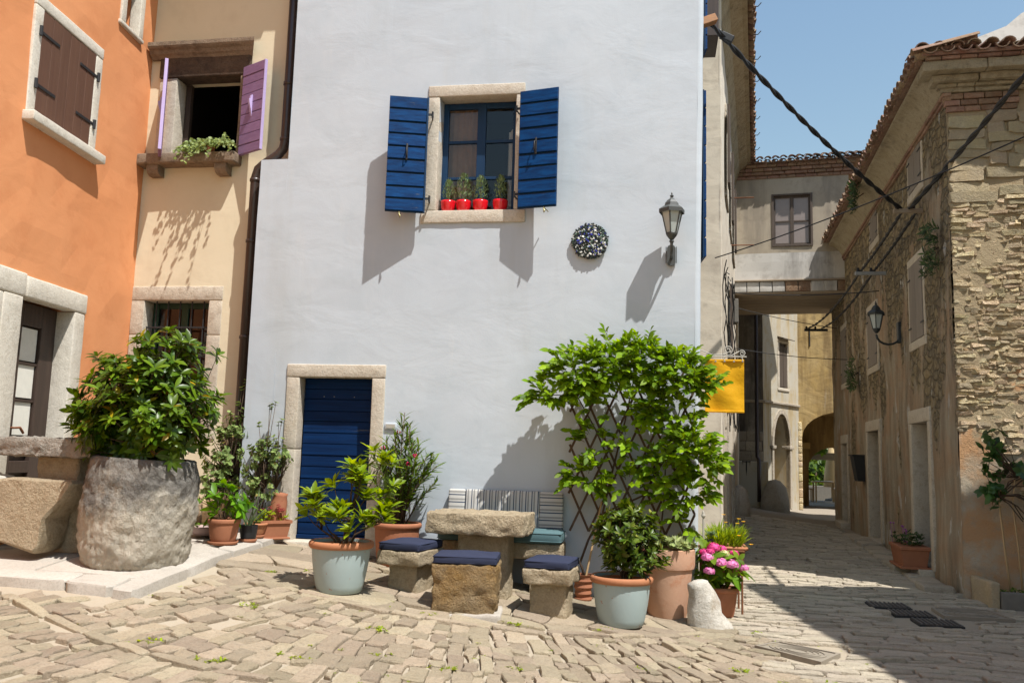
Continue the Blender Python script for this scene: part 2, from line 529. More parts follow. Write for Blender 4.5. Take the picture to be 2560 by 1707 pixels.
stone_mat('frame_stone', (0.52, 0.455, 0.36), (0.58, 0.52, 0.43), (0.43, 0.36, 0.27), sc=4, bump=0.5, var=0.05, dist=0.01)
stone_mat('pale_frame_stone', (0.61, 0.555, 0.46), (0.67, 0.62, 0.53), (0.50, 0.44, 0.35), sc=4, bump=0.4, var=0.05, dist=0.008)
stone_mat('warm_frame_stone', (0.50, 0.435, 0.34), (0.56, 0.50, 0.405), (0.35, 0.275, 0.20), sc=3, bump=0.5, var=0.06, dist=0.01)
stone_mat('sooty_stone', (0.075, 0.05, 0.036), (0.13, 0.09, 0.06), (0.03, 0.022, 0.018), sc=5, bump=0.5, var=0.03, dark=(0.02, 0.015, 0.012))
stone_mat('dark_frame_stone', (0.20, 0.145, 0.10), (0.29, 0.225, 0.16), (0.10, 0.07, 0.05), sc=3, bump=0.5, var=0.05, dark=(0.035, 0.025, 0.02))
stone_mat('cobble', (0.375, 0.30, 0.205), (0.43, 0.355, 0.255), (0.31, 0.26, 0.19), sc=5, bump=0.9, var=0.2, hue=0.010, dist=0.018, vcoarse=14)
stone_mat('lane_cobble', (0.45, 0.385, 0.29), (0.51, 0.445, 0.345), (0.38, 0.325, 0.25), sc=5, bump=0.9, var=0.13, hue=0.006, dist=0.016, vcoarse=14)
stone_mat('slab', (0.41, 0.37, 0.315), (0.45, 0.41, 0.355), (0.35, 0.31, 0.26), sc=2.5, bump=0.35, var=0.06, dist=0.008)
stone_mat('grey_rock', (0.42, 0.385, 0.325), (0.50, 0.46, 0.395), (0.22, 0.19, 0.15), sc=5, bump=1.0, var=0.03, dark=(0.15, 0.125, 0.095), dist=0.035, vcoarse=10)
stone_mat('table_stone', (0.43, 0.34, 0.22), (0.52, 0.43, 0.295), (0.28, 0.215, 0.135), sc=4, bump=0.9, var=0.04, dist=0.03, vcoarse=9)
stone_mat('ochre_block', (0.37, 0.28, 0.165), (0.36, 0.215, 0.075), (0.27, 0.20, 0.12), sc=3.2, bump=1.0, var=0.04, dist=0.04, vcoarse=8)
stone_mat('pale_rock', (0.50, 0.465, 0.40), (0.56, 0.525, 0.46), (0.36, 0.30, 0.22), sc=3.5, bump=0.5, var=0.03, dark=(0.28, 0.20, 0.12), dist=0.02)
stone_mat('rubble', (0.58, 0.44, 0.24), (0.68, 0.56, 0.38), (0.36, 0.265, 0.15), sc=5, bump=0.8, var=0.36, hue=0.016, dist=0.03, vcoarse=12)
stone_mat('large_block', (0.42, 0.335, 0.195), (0.345, 0.29, 0.20), (0.52, 0.42, 0.26), sc=3, bump=0.7, var=0.14, hue=0.012, dist=0.02)
stone_mat('brick', (0.25, 0.135, 0.085), (0.33, 0.225, 0.155), (0.17, 0.10, 0.07), sc=9, bump=0.7, var=0.2, hue=0.015)
stone_mat('roof_tile', (0.25, 0.14, 0.09), (0.36, 0.255, 0.175), (0.14, 0.10, 0.075), sc=6, bump=0.7, var=0.28, hue=0.02, dark=(0.13, 0.11, 0.09))
stone_mat('cove_plaster', (0.35, 0.285, 0.175), (0.43, 0.365, 0.25), (0.19, 0.15, 0.09), sc=3.4, bump=0.9, var=0.05, dark=(0.13, 0.105, 0.07))
stone_mat('far_stone', (0.40, 0.345, 0.27), (0.45, 0.39, 0.31), (0.31, 0.26, 0.20), sc=3, bump=0.7, var=0.15)
stone_mat('mosaic_dark', (0.02, 0.024, 0.022), (0.035, 0.04, 0.035), (0.012, 0.014, 0.014), sc=20, bump=0.2, rough=0.3, var=0.3)
stone_mat('mosaic_white', (0.55, 0.55, 0.50), (0.62, 0.61, 0.55), (0.45, 0.45, 0.42), sc=20, bump=0.2, rough=0.3, var=0.2)
stone_mat('mosaic_green', (0.10, 0.16, 0.12), (0.14, 0.21, 0.17), (0.08, 0.11, 0.09), sc=20, bump=0.2, rough=0.25, var=0.4)
stone_mat('mosaic_blue', (0.03, 0.05, 0.34), (0.05, 0.08, 0.42), (0.14, 0.05, 0.16), sc=20, bump=0.2, rough=0.25, var=0.3)

def trough_mat():
    t = NT('trough_stone'); p = t.pos()
    sepz = t.n('SeparateXYZ'); t.L(p, sepz.inputs[0])
    pale = t.mix(t.noise(p, 4, 8, 0.7), (0.72, 0.64, 0.50), (0.60, 0.54, 0.44))
    moss = t.mix(t.ramp(t.noise(p, 6, 9, 0.72), [(0.35, 0.0), (0.65, 1.0)]), (0.095, 0.088, 0.08), (0.36, 0.335, 0.295))
    k = t.math('ADD', t.math('MULTIPLY', sepz.outputs[2], 0.40), t.math('MULTIPLY', t.noise(p, 2.4, 9, 0.68), 0.6))
    col = t.mix(t.ramp(k, [(0.66, 0.0), (0.80, 0.95)]), pale, moss)
    col = t.mix(t.ramp(t.noise(p, 24, 6, 0.75), [(0.6, 0.0), (0.72, 0.6)]), col, (0.50, 0.45, 0.38))
    v = t.mapv(p, (1, 1, 0.75), (0.3, 0.5, 0.2))
    h = t.math('ADD', t.noise(v, 8, 9, 0.75), t.math('MULTIPLY', t.voro(v, 16), 0.35))
    MAT['trough_stone'] = t.done(col, 0.92, t.bump(h, 1.0, 0.13), 0.15)
trough_mat()

def mortar_mat():
    t = NT('sand_mortar'); p = t.pos()
    sx = t.n('SeparateXYZ'); t.L(p, sx.inputs[0])
    c = t.mix(t.noise(p, 5, 8, 0.7), (0.38, 0.325, 0.24), (0.44, 0.38, 0.295))
    c = t.mix(t.ramp(t.noise(p, 90, 3, 0.7), [(0.4, 0.0), (0.7, 0.6)]), c, (0.36, 0.29, 0.205))
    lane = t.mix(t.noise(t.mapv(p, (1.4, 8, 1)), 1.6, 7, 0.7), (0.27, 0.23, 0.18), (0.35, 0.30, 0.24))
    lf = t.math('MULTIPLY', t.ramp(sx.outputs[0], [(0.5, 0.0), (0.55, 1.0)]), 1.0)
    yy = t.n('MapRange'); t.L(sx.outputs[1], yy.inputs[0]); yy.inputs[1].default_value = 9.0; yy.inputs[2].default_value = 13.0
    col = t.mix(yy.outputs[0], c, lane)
    h = t.math('ADD', t.noise(p, 70, 5, 0.8), t.math('MULTIPLY', t.noise(p, 9, 5, 0.7), 1.5))
    MAT['sand_mortar'] = t.done(col, 0.95, t.bump(h, 0.7, 0.012), 0.1)
mortar_mat()

paint('blue_shutter', (0.001, 0.048, 0.165), (0.0006, 0.022, 0.085), spec=0.14, rough=0.6, grain='x', bump=0.5, wear=((0.085, 0.095, 0.11), 0.63), var=0.12)
paint('blue_frame', (0.004, 0.033, 0.085), (0.003, 0.024, 0.065), spec=0.3, rough=0.5, grain='z', bump=0.2)
paint('blue_door', (0.001, 0.022, 0.085), (0.0006, 0.012, 0.050), spec=0.14, rough=0.6, grain='x', bump=0.4, wear=((0.10, 0.105, 0.11), 0.65), var=0.1)  # same paint as the shutters, with the shade of the recess put into the colour
paint('purple_paint', (0.29, 0.18, 0.335), (0.245, 0.145, 0.285), rough=0.55, grain='x', bump=0.25)
paint('lilac_paint', (0.50, 0.40, 0.66), (0.45, 0.35, 0.60), rough=0.55, grain='z', bump=0.2)
paint('brown_paint', (0.125, 0.062, 0.038), (0.105, 0.050, 0.031), rough=0.6, grain='z', bump=0.25, wear=((0.36, 0.23, 0.10), 0.80), var=0.05)
paint('dark_door_wood', (0.060, 0.038, 0.028), (0.042, 0.027, 0.020), rough=0.55, grain='z', bump=0.3)
paint('green_frame', (0.018, 0.055, 0.030), (0.013, 0.040, 0.022), rough=0.5, grain='z')
paint('grey_shutter', (0.225, 0.19, 0.155), (0.19, 0.16, 0.13), rough=0.75, grain='z', bump=0.4, var=0.08)
paint('old_window_wood', (0.10, 0.075, 0.058), (0.07, 0.052, 0.04), rough=0.8, grain='z', bump=0.5, wear=((0.24, 0.20, 0.16), 0.68))
paint('weathered_beam', (0.36, 0.285, 0.20), (0.27, 0.21, 0.15), rough=0.85, grain='x', bump=0.6)
paint('trellis_wood', (0.105, 0.062, 0.036), (0.075, 0.045, 0.028), rough=0.8, grain=None, bump=0.3)
paint('bracket_wood', (0.36, 0.16, 0.06), (0.25, 0.13, 0.06), rough=0.75, grain='x', bump=0.4)
plain('iron', (0.020, 0.020, 0.021), rough=0.55, spec=0.4)
plain('lantern_metal', (0.060, 0.063, 0.058), rough=0.5, spec=0.5)
plain('lantern_black', (0.022, 0.028, 0.030), rough=0.5, spec=0.5)
plain('rust', (0.20, 0.085, 0.042), rough=0.85, spec=0.2, bump=0.4, var=0.4)
plain('pale_metal', (0.42, 0.39, 0.33), rough=0.6, spec=0.4)
plain('brass', (0.33, 0.29, 0.14), rough=0.4, metal=0.6)
plain('cable', (0.016, 0.016, 0.017), rough=0.6)
plain('downpipe_paint', (0.042, 0.028, 0.023), rough=0.35, spec=0.5, bump=0.05)
plain('navy_fabric', (0.030, 0.036, 0.066), rough=0.85, spec=0.15, bumpsc=220, bump=0.3)
plain('teal_fabric', (0.085, 0.145, 0.155), rough=0.85, spec=0.15, bumpsc=220, bump=0.3)
plain('black_plastic', (0.018, 0.018, 0.020), rough=0.45)
plain('red_glaze', (0.62, 0.008, 0.016), rough=0.12, spec=0.6, bump=0.0)
plain('terracotta', (0.33, 0.135, 0.072), rough=0.8, spec=0.2, bump=0.2, var=0.18)
plain('orange_rim', (0.39, 0.165, 0.08), rough=0.75, spec=0.25, bump=0.2, var=0.15)
plain('mauve_plastic', (0.36, 0.25, 0.23), rough=0.5)
plain('soil', (0.055, 0.036, 0.024), rough=0.95, spec=0.1, bumpsc=60, bump=0.8, var=0.4)
plain('bark', (0.090, 0.062, 0.042), rough=0.9, spec=0.1, bumpsc=50, bump=0.5, var=0.3)
plain('green_stem', (0.11, 0.15, 0.045), rough=0.7, var=0.3)
plain('cast_iron', (0.26, 0.225, 0.175), rough=0.75, spec=0.25, bump=0.3, var=0.25)
plain('grate_iron', (0.11, 0.105, 0.10), rough=0.6, spec=0.35)
plain('curtain_brown', (0.40, 0.25, 0.15), rough=0.9, spec=0.05, var=0.25)
plain('curtain_white', (0.72, 0.70, 0.62), rough=0.9, spec=0.05)
plain('room_orange', (0.38, 0.12, 0.055), rough=0.9)
plain('parasol_cloth', (0.58, 0.44, 0.25), rough=0.9, spec=0.05)
plain('light_wood', (0.45, 0.30, 0.15), rough=0.7)
plain('concrete_dark', (0.17, 0.155, 0.13), rough=0.9, bump=0.5, var=0.25)
plain('pink_flower', (0.72, 0.20, 0.42), rough=0.7, spec=0.1, var=0.3)
plain('magenta_flower', (0.66, 0.045, 0.20), rough=0.7, spec=0.1, var=0.3)
plain('pale_flower', (0.60, 0.62, 0.22), rough=0.7, spec=0.1, var=0.3)
plain('dark_red_flower', (0.22, 0.006, 0.022), rough=0.6, spec=0.2)
plain('red_flower', (0.55, 0.018, 0.09), rough=0.6, spec=0.2)
plain('yellow_flower', (0.80, 0.47, 0.015), rough=0.6, spec=0.2)
plain('purple_flower', (0.30, 0.08, 0.30), rough=0.6, spec=0.2)
plain('lamp_bracket_grey', (0.30, 0.31, 0.31), rough=0.6)

def pot_paint():
    t = NT('blue_pot_paint'); p = t.pos()
    c = t.mix(t.noise(p, 3.5, 6, 0.6), (0.30, 0.375, 0.37), (0.36, 0.43, 0.42))
    sp = t.n('SeparateXYZ'); t.L(p, sp.inputs[0])
    w = t.noise(p, 13.0, 10, 0.74)
    c = t.mix(t.ramp(w, [(0.635, 0.0), (0.655, 1.0)]), c, (0.33, 0.115, 0.06))
    MAT['blue_pot_paint'] = t.done(c, 0.62, t.bump(t.noise(p, 18, 6, 0.6), 0.2, 0.006), 0.3)
pot_paint()

def weathered_terracotta():
    t = NT('weathered_terracotta'); p = t.pos()
    c = t.mix(t.noise(p, 4.5, 7, 0.65), (0.46, 0.235, 0.14), (0.56, 0.37, 0.26))
    c = t.mix(t.ramp(t.noise(p, 7, 9, 0.7), [(0.53, 0.0), (0.68, 0.7)]), c, (0.43, 0.165, 0.075))
    MAT['weathered_terracotta'] = t.done(c, 0.85, t.bump(t.noise(p, 14, 8, 0.7), 0.4, 0.01), 0.15)
weathered_terracotta()

def stripes():
    for nm, ax in (('stripe_across', 0), ('stripe_along', 2)):
        t = NT(nm); p = t.pos()
        sp = t.n('SeparateXYZ'); t.L(p, sp.inputs[0])
        k = t.math('FRACT', t.math('MULTIPLY', sp.outputs[ax], 15.5 if ax == 0 else 13.0))
        col = t.ramp(k, [(0.0, (0.50, 0.485, 0.45)), (0.32, (0.50, 0.485, 0.45)), (0.36, (0.035, 0.055, 0.095)), (0.47, (0.035, 0.055, 0.095)), (0.51, (0.50, 0.485, 0.45)), (0.66, (0.50, 0.485, 0.45)),
                         (0.70, (0.27, 0.265, 0.25)), (0.9, (0.27, 0.265, 0.25)), (0.94, (0.50, 0.485, 0.45))])
        MAT[nm] = t.done(col, 0.9, t.bump(t.noise(p, 160, 3, 0.6), 0.3, 0.004), 0.1)
stripes()

def banner_mat():
    t = NT('yellow_banner'); p = t.pos()
    c = t.mix(t.noise(p, 6, 5, 0.6), (0.80, 0.42, 0.004), (0.84, 0.47, 0.008))
    t.done(c, 0.6, t.bump(t.noise(p, 7, 5, 0.55), 0.5, 0.03), 0.3)
    tr = t.n('BsdfTranslucent'); t.L(c, tr.inputs['Color'])
    mx = t.n('MixShader'); mx.inputs[0].default_value = 0.3
    t.L(t.b.outputs[0], mx.inputs[1]); t.L(tr.outputs[0], mx.inputs[2]); t.L(mx.outputs[0], t.out.inputs['Surface'])
    MAT['yellow_banner'] = t.m
banner_mat()

def glass(name, tint, refl, rough=0.03):
    t = NT(name); p = t.pos()
    t.done((0.0, 0.0, 0.0), rough)
    tr = t.n('BsdfTransparent'); tr.inputs['Color'].default_value = (*tint, 1)
    gl = t.n('BsdfGlossy'); gl.inputs['Roughness'].default_value = rough
    t.L(t.bump(t.noise(p, 4.0, 2, 0.5), 0.08, 0.02), gl.inputs['Normal'])
    fr = t.n('LayerWeight'); fr.inputs['Blend'].default_value = 0.35
    f = t.math('ADD', t.math('MULTIPLY', fr.outputs['Fresnel'], 0.32), refl, True)
    mx = t.n('MixShader'); t.L(f, mx.inputs[0]); t.L(tr.outputs[0], mx.inputs[1]); t.L(gl.outputs[0], mx.inputs[2])
    t.L(mx.outputs[0], t.out.inputs['Surface'])
    MAT[name] = t.m
glass('window_glass', (0.82, 0.82, 0.82), 0.02)
plain('frosted_glass', (0.42, 0.46, 0.43), rough=0.25, spec=0.6, bump=0.0, var=0.06)
plain('dusty_glass', (0.26, 0.215, 0.195), rough=0.35, spec=0.5, bump=0.05, var=0.12)

leaf_mat('leaf_trough', (0.028, 0.075, 0.004), (0.125, 0.200, 0.010), (0.42, 0.27, 0.01), 0.035, rough=0.35, trans=0.3, spec=0.35)
leaf_mat('leaf_yellowgreen', (0.125, 0.215, 0.006), (0.255, 0.335, 0.012), rough=0.4, trans=0.38, spec=0.3)
leaf_mat('leaf_dark', (0.035, 0.075, 0.006), (0.120, 0.170, 0.018), (0.23, 0.24, 0.05), 0.10, rough=0.35, trans=0.28, spec=0.35)
leaf_mat('leaf_oleander', (0.050, 0.110, 0.010), (0.130, 0.195, 0.022), rough=0.5, trans=0.32, spec=0.25)
leaf_mat('leaf_vine', (0.095, 0.200, 0.003), (0.240, 0.370, 0.006), rough=0.5, trans=0.45, spec=0.25)
leaf_mat('leaf_rose', (0.120, 0.190, 0.045), (0.250, 0.320, 0.105), (0.26, 0.20, 0.05), 0.05, rough=0.6, trans=0.28, spec=0.25)
leaf_mat('leaf_bright', (0.065, 0.190, 0.006), (0.130, 0.290, 0.010), rough=0.4, trans=0.38, spec=0.3)
leaf_mat('leaf_hydrangea', (0.085, 0.185, 0.010), (0.200, 0.310, 0.025), rough=0.5, trans=0.38, spec=0.25)
leaf_mat('leaf_grassy', (0.170, 0.265, 0.006), (0.300, 0.370, 0.015), rough=0.5, trans=0.42, spec=0.25)
leaf_mat('leaf_strap', (0.090, 0.140, 0.062), (0.140, 0.190, 0.085), rough=0.55, trans=0.25)
leaf_mat('leaf_succulent', (0.270, 0.340, 0.110), (0.370, 0.400, 0.175), rough=0.55, trans=0.2)
leaf_mat('leaf_conifer', (0.110, 0.180, 0.065), (0.215, 0.275, 0.105), rough=0.6, trans=0.2)
leaf_mat('leaf_ivy', (0.190, 0.270, 0.062), (0.300, 0.365, 0.125), rough=0.5, trans=0.35)
leaf_mat('leaf_shade', (0.030, 0.058, 0.012), (0.055, 0.095, 0.020), rough=0.6, trans=0.25)
leaf_mat('leaf_tree', (0.045, 0.090, 0.012), (0.130, 0.210, 0.030), rough=0.5, trans=0.4)
leaf_mat('leaf_gable', (0.030, 0.085, 0.020), (0.065, 0.135, 0.030), rough=0.4, trans=0.3)
leaf_mat('petal_yellow', (0.78, 0.42, 0.01), (0.85, 0.55, 0.02), rough=0.6, trans=0.3)
leaf_mat('petal_pink', (0.70, 0.17, 0.42), (0.78, 0.36, 0.56), rough=0.7, trans=0.3)
leaf_mat('petal_magenta', (0.66, 0.035, 0.22), (0.72, 0.10, 0.32), rough=0.7, trans=0.3)
leaf_mat('petal_pale', (0.55, 0.60, 0.20), (0.62, 0.52, 0.35), rough=0.7, trans=0.3)
M = MAT

# ------------------------------------------------------------------ ground
def G(x, y):
    """height of the paved square and lane"""
    s = 0.05 + 0.075 * sm(3.0, 9.3, y)
    d = 0.42 - x
    d = 0.12 * math.log1p(math.exp(min(40, d / 0.12)))       # soft max(0, d)
    d = min(d, 7.2)
    z = 0.05 * sm(4.0, 9.0, y) + d * s
    if y > 9.3: z += min(y - 9.3, 18) * 0.012
    if y > 12 and x > 0.42: z += sm(12, 24, y) * max(0.0, min(3.8, 4.2 - x)) * 0.12 * (1 - sm(40, 60, y))
    return z

def struct(o):
    o['kind'] = 'structure'
    return o

def build_ground():
    def axis(lo, hi, st, far):
        a = [lo + st * i for i in range(int(round((hi - lo) / st)) + 1)]
        k = [1, 2.5, 6, 14, 35, 90, 220, 500]
        return [lo - v for v in reversed(k) if v <= far] + a + [hi + v for v in k if v <= far]
    xs = axis(-7.5, 8.5, 0.2, 600)
    ys = axis(-2.0, 34.0, 0.2, 600)
    mb = MB()
    vs_ = [(x, y, G(min(max(x, -7.5), 8.5), min(max(y, -2), 34)) - (0.017 - 0.014 * noise.noise(Vector((x * 1.9, y * 1.9, 3))) if (-8 < x < 9 and -3 < y < 35) else 0.3)) for y in ys for x in xs]
    n = len(xs)
    fs_ = [(j * n + i, j * n + i + 1, (j + 1) * n + i + 1, (j + 1) * n + i) for j in range(len(ys) - 1) for i in range(n - 1)]
    mb.add(vs_, fs_)
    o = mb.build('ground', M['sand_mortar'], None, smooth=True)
    struct(o)
    o['label'] = 'sandy mortar bed of the stone paved square and lane'
    return o
ground = build_ground()

def stone_geo(corn, lift, zf=G, bev=0.006, tilt=0.01, keep=0.93, low=0.035):
    """one paving stone: chamfered outline, bevelled and slightly tilted top; returns verts, faces"""
    n = len(corn)
    out = []
    for i in range(n):
        a, b, c = Vector(corn[i - 1]), Vector(corn[i]), Vector(corn[(i + 1) % n])
        t1, t2 = U(0.03, 0.14), U(0.03, 0.14)
        out.append(b + (a - b) * t1); out.append(b + (c - b) * t2)
        if (c - b).length > 0.16:
            nn = Vector((-(c - b).y, (c - b).x)).normalized()
            out.append(b.lerp(c, U(0.35, 0.65)) + nn * U(-0.012, 0.012))
    cx = sum(p.x for p in out) / len(out); cy = sum(p.y for p in out) / len(out)
    m = len(out)
    for p in out:
        p.x += U(-0.009, 0.009); p.y += U(-0.009, 0.009)
    tx, ty = U(-tilt, tilt), U(-tilt, tilt)
    sz = max(0.05, max((p - Vector((cx, cy))).length for p in out))
    vs_ = []; fs_ = []
    z0 = zf(cx, cy)
    def top(p): return zf(p.x, p.y) + lift + (tx * (p.x - cx) + ty * (p.y - cy)) / sz * 1.0
    for p in out: vs_.append((p.x, p.y, zf(p.x, p.y) - low))
    for p in out: vs_.append((p.x, p.y, top(p) - bev + U(-0.003, 0.002)))
    kk = max(keep, 1 - 0.011 / sz)
    for p in out:
        q = Vector((cx, cy)) + (p - Vector((cx, cy))) * (kk + U(-0.03, 0.015))
        vs_.append((q.x, q.y, top(q) + U(-0.002, 0.003)))
    for k in range(2):
        for i in range(m):
            j = (i + 1) % m
            fs_.append((k * m + i, k * m + j, (k + 1) * m + j, (k + 1) * m + i))
    fs_.append(tuple(range(2 * m, 3 * m)))
    return vs_, fs_, (cx, cy, z0, sz)

def terr(x, y):
    """inside the raised terrace in front of the orange and yellow houses"""
    return x < -3.98 - 0.01 * (y - 6.4) and y > 6.40 - 0.05 * (x + 4.03)

def lane_side(x, y): return x > 0.55 + (9.2 - y) * 0.30 + 0.22 * math.sin(y * 4.1) * sm(9.2, 8.2, y) if y < 9.2 else x > 0.47

stones = []
def add_stone(corn, lane=False, big=False, lift=None):
    cx = sum(c[0] for c in corn) / len(corn); cy = sum(c[1] for c in corn) / len(corn)
    v, f, c = stone_geo(corn, lift if lift is not None else U(0.0, 0.014) + (U(0, 0.012) if rnd.random() < 0.2 else 0), tilt=0.011 if not big else 0.006)
    stones.append((v, f, c, lane))

FC = (-2.0, 10.2)
def fan():
    rings = [3.0, 3.62, 4.25, 4.9, 5.6, 6.35, 7.1, 7.9]
    for k in range(len(rings) - 1):
        r0, r1 = rings[k], rings[k + 1]
        rm = (r0 + r1) / 2
        if k in (0, 3, 5):                                   # a course of long border stones
            ph = -1.25
            while ph < 1.35:
                w = U(0.28, 0.62) / rm
                t_ = U(0.08, 0.105)
                cs = [(FC[0] + (r0 + q) * math.sin(a), FC[1] - (r0 + q) * math.cos(a)) for q, a in ((t_, ph + 0.004), (t_ + U(-.01, .01), ph + w - 0.004), (0.004 + U(-.008, .008), ph + w - 0.004), (0.004, ph + 0.004))]
                x = sum(c[0] for c in cs) / 4; y = sum(c[1] for c in cs) / 4
                ph += w
                if terr(x - 0.12, y + 0.03) or lane_side(x + 0.1, y) or y < 3.6 or y > 8.8 or (x < -4.0 and y > 6.25): continue
                add_stone(cs, lift=U(0.008, 0.022))
            r0 += 0.112
        ph = -1.25
        while ph < 1.35:
            w = U(0.085, 0.17) / rm
            r = r0 + U(-0.02, 0.02)
            while r < r1 - 0.02:
                ln = U(0.11, 0.32)
                if r1 - (r + ln) < 0.10: ln = r1 - r
                g = U(0.0, 0.005) if rnd.random() < 0.5 else U(0.006, 0.016)
                a0, a1 = ph + g / rm, ph + w - g / rm
                b0, b1 = r + g, r + ln - g
                sk = 0.05 * math.sin(ph * 9 + k)
                cs = []
                for (rr, aa) in ((b1, a0), (b1, a1), (b0, a1), (b0, a0)):
                    rr2 = rr + U(-0.026, 0.026); aa2 = aa + U(-0.020, 0.020) / rm + sk * (rr - rm) / rm
                    cs.append((FC[0] + rr2 * math.sin(aa2), FC[1] - rr2 * math.cos(aa2)))
                x = sum(c[0] for c in cs) / 4; y = sum(c[1] for c in cs) / 4
                r += ln
                if terr(x - 0.12, y + 0.03) or lane_side(x, y) or y < 3.6 or x < -6.2 or y > 9.0: continue
                if x < -4.0 and y > 6.25: continue
                if rnd.random() < 0.025: continue
                add_stone(cs)
            ph += w
fan()

def slabs():
    """large crazy slabs close to the white house"""
    nx, ny = 14, 8
    X = [-4.0 + 4.75 * i / nx for i in range(nx + 1)]
    grid = {}
    for i in range(nx + 1):
        for j in range(ny + 1):
            x = X[i] + U(-0.13, 0.13)
            yb = 7.17 if x > -3.0 else 6.55 + 0.62 * (x + 4.0)
            yb2 = yb if x < -0.9 else 7.25 + 0.12 * (x + 0.9)
            y = yb2 + (9.32 - yb2) * j / ny + (U(-0.10, 0.10) if 0 < j < ny else 0)
            grid[i, j] = (x, y)
    done = set()
    for i in range(nx):
        for j in range(ny):
            if (i, j) in done: continue
            ii = i + (1 if rnd.random() < 0.3 and i < nx - 1 and (i + 1, j) not in done else 0)
            done.add((i, j)); done.add((ii, j))
            cs = [grid[i, j], grid[ii + 1, j], grid[ii + 1, j + 1], grid[i, j + 1]]
            cx = sum(c[0] for c in cs) / 4; cy = sum(c[1] for c in cs) / 4
            if lane_side(cx, cy) or terr(cx - 0.1, cy): continue
            if (cx - FC[0]) ** 2 + (cy - FC[1]) ** 2 > 3.02 ** 2 and cy < 8.0: continue
            k = 1 - U(0.03, 0.06)
            cs = [(cx + (c[0] - cx) * k, cy + (c[1] - cy) * k) for c in cs]
            add_stone(cs, big=True, lift=U(0.008, 0.018))
slabs()

def lane():
    ang = -0.07
    y = 3.8
    while y < 21.0:
        h = U(0.075, 0.135) * (1.0 if y < 12 else 1.25)
        x = -1.0
        while x < 4.7:
            ln = U(0.17, 0.50)
            g = U(0.005, 0.012)
            def P(a, b):
                wob = 0.10 * math.sin(a * 1.1 + y * 0.35) + 0.05 * math.sin(a * 2.7 + y)
                return (a + U(-0.015, 0.015), b + wob + (a - 2) * ang + U(-0.010, 0.010))
            cs = [P(x + g, y + g), P(x + ln - g, y + g), P(x + ln - g, y + h - g), P(x + g, y + h - g)]
            cx = sum(c[0] for c in cs) / 4; cy = sum(c[1] for c in cs) / 4
            x += ln
            if not lane_side(cx, cy): continue
            if cy > 11.4 and cx > 3.62 + 0.068 * (cy - 11.53): continue
            if cy > 12.1 and cx < 0.92 + 0.112 * (cy - 12.2): continue
            if cx > 3.9 or cy < 4.6: continue
            if 0.84 < cx < 1.56 and 7.50 < cy < 8.22: continue
            if 2.30 < cx < 3.14 and 9.46 < cy < 10.86: continue
            if 2.95 < cx < 3.80 and 9.92 < cy < 10.62: continue
            if rnd.random() < 0.02: continue
            add_stone(cs, lane=True, lift=U(0.0, 0.022))
        y += h
lane()

def place_stones():
    order = []
    for i, (v, f, c, ln) in enumerate(stones):
        p = Vector((c[0], c[1], c[2])) - EYE
        z = p.dot(_fw)
        if z < 1: continue
        sx, sy = p.dot(_R) / z, p.dot(_U) / z
        vis = abs(sx) < 0.62 and sy > -0.41
        order.append((-(c[3] ** 2) / z ** 3 * (1 if vis else 0.001), i))
    order.sort()
    single = set(i for _, i in order[:300])
    rest = {False: MB(), True: MB()}
    for i, (v, f, c, ln) in enumerate(stones):
        if i in single:
            mb = MB().add(v, f)
            mb.build('paving_stone', M['lane_cobble' if ln else 'cobble'], ground)
        else:
            rest[ln].add(v, f)
    for ln in (False, True):
        rest[ln].build('paving_stones', M['lane_cobble' if ln else 'cobble'], ground, kind='stuff')
place_stones()

# ------------------------------------------------------------------ terrace with slabs and kerb stones
def Tz(x, y): return G(x, y) + 0.055
def build_terrace():
    mb = MB()
    poly = [(-4.10, 6.46), (-4.05, 9.66), (-6.9, 9.66), (-6.9, 6.56)]
    n = 12
    vs_ = []; fs_ = []
    for j in range(n + 1):
        for i in range(n + 1):
            a = i / n; b = j / n
            x = -6.9 + (2.80 + 0.05 * b) * a; y = 6.56 - 0.10 * a + (3.1 + 0.1 * a) * b
            vs_.append((x, y, Tz(x, y) - 0.012))
    fs_ = [(j * (n + 1) + i, j * (n + 1) + i + 1, (j + 1) * (n + 1) + i + 1, (j + 1) * (n + 1) + i) for j in range(n) for i in range(n)]
    mb.add(vs_, fs_)
    t = mb.build('terrace', M['slab'], None, smooth=True)
    struct(t)
    t['label'] = 'pale raised stone terrace before the orange house'
    def piece(name, cs, lift, low=0.14):
        v, f, c = stone_geo(cs, lift, zf=Tz, bev=0.012, tilt=0.004, keep=0.95, low=low)
        soft(MB().add(v, f).build(name, M['slab'], t), 0.6)
        pass
    # kerb stones down the right edge
    ys = [6.40, 7.22, 8.02, 8.62, 9.22]
    for a, b in zip(ys, ys[1:]):
        piece('kerb_stone', [(-4.165, a + 0.012), (-3.985 + U(-0.01, 0.01), a + 0.005), (-3.985 + U(-0.01, 0.01), b - 0.008), (-4.165, b - 0.008)], 0.012, 0.2)
    # front edge slabs
    xs = [-6.9, -5.75, -4.62, -4.18]
    for a, b in zip(xs, xs[1:]):
        f = lambda x: 6.40 - 0.05 * (x + 4.03)
        piece('front_slab', [(a + 0.008, f(a)), (b - 0.008, f(b) + U(-0.01, 0.01)), (b - 0.008, 6.712), (a + 0.008, 6.712)], 0.008, 0.2)
    rows = [6.72, 7.45, 8.15, 8.9, 9.66]
    for k, (a, b) in enumerate(zip(rows, rows[1:])):
        c = [-6.9, -6.1 + U(-.2, .2), -5.2 + U(-.2, .2), -4.18]
        for p, q in zip(c, c[1:]):
            piece('terrace_slab', [(p + 0.006, a + 0.006), (q - 0.006, a + 0.006), (q - 0.006, b - 0.006), (p + 0.006, b - 0.006)], U(0.002, 0.007), 0.05)
build_terrace()

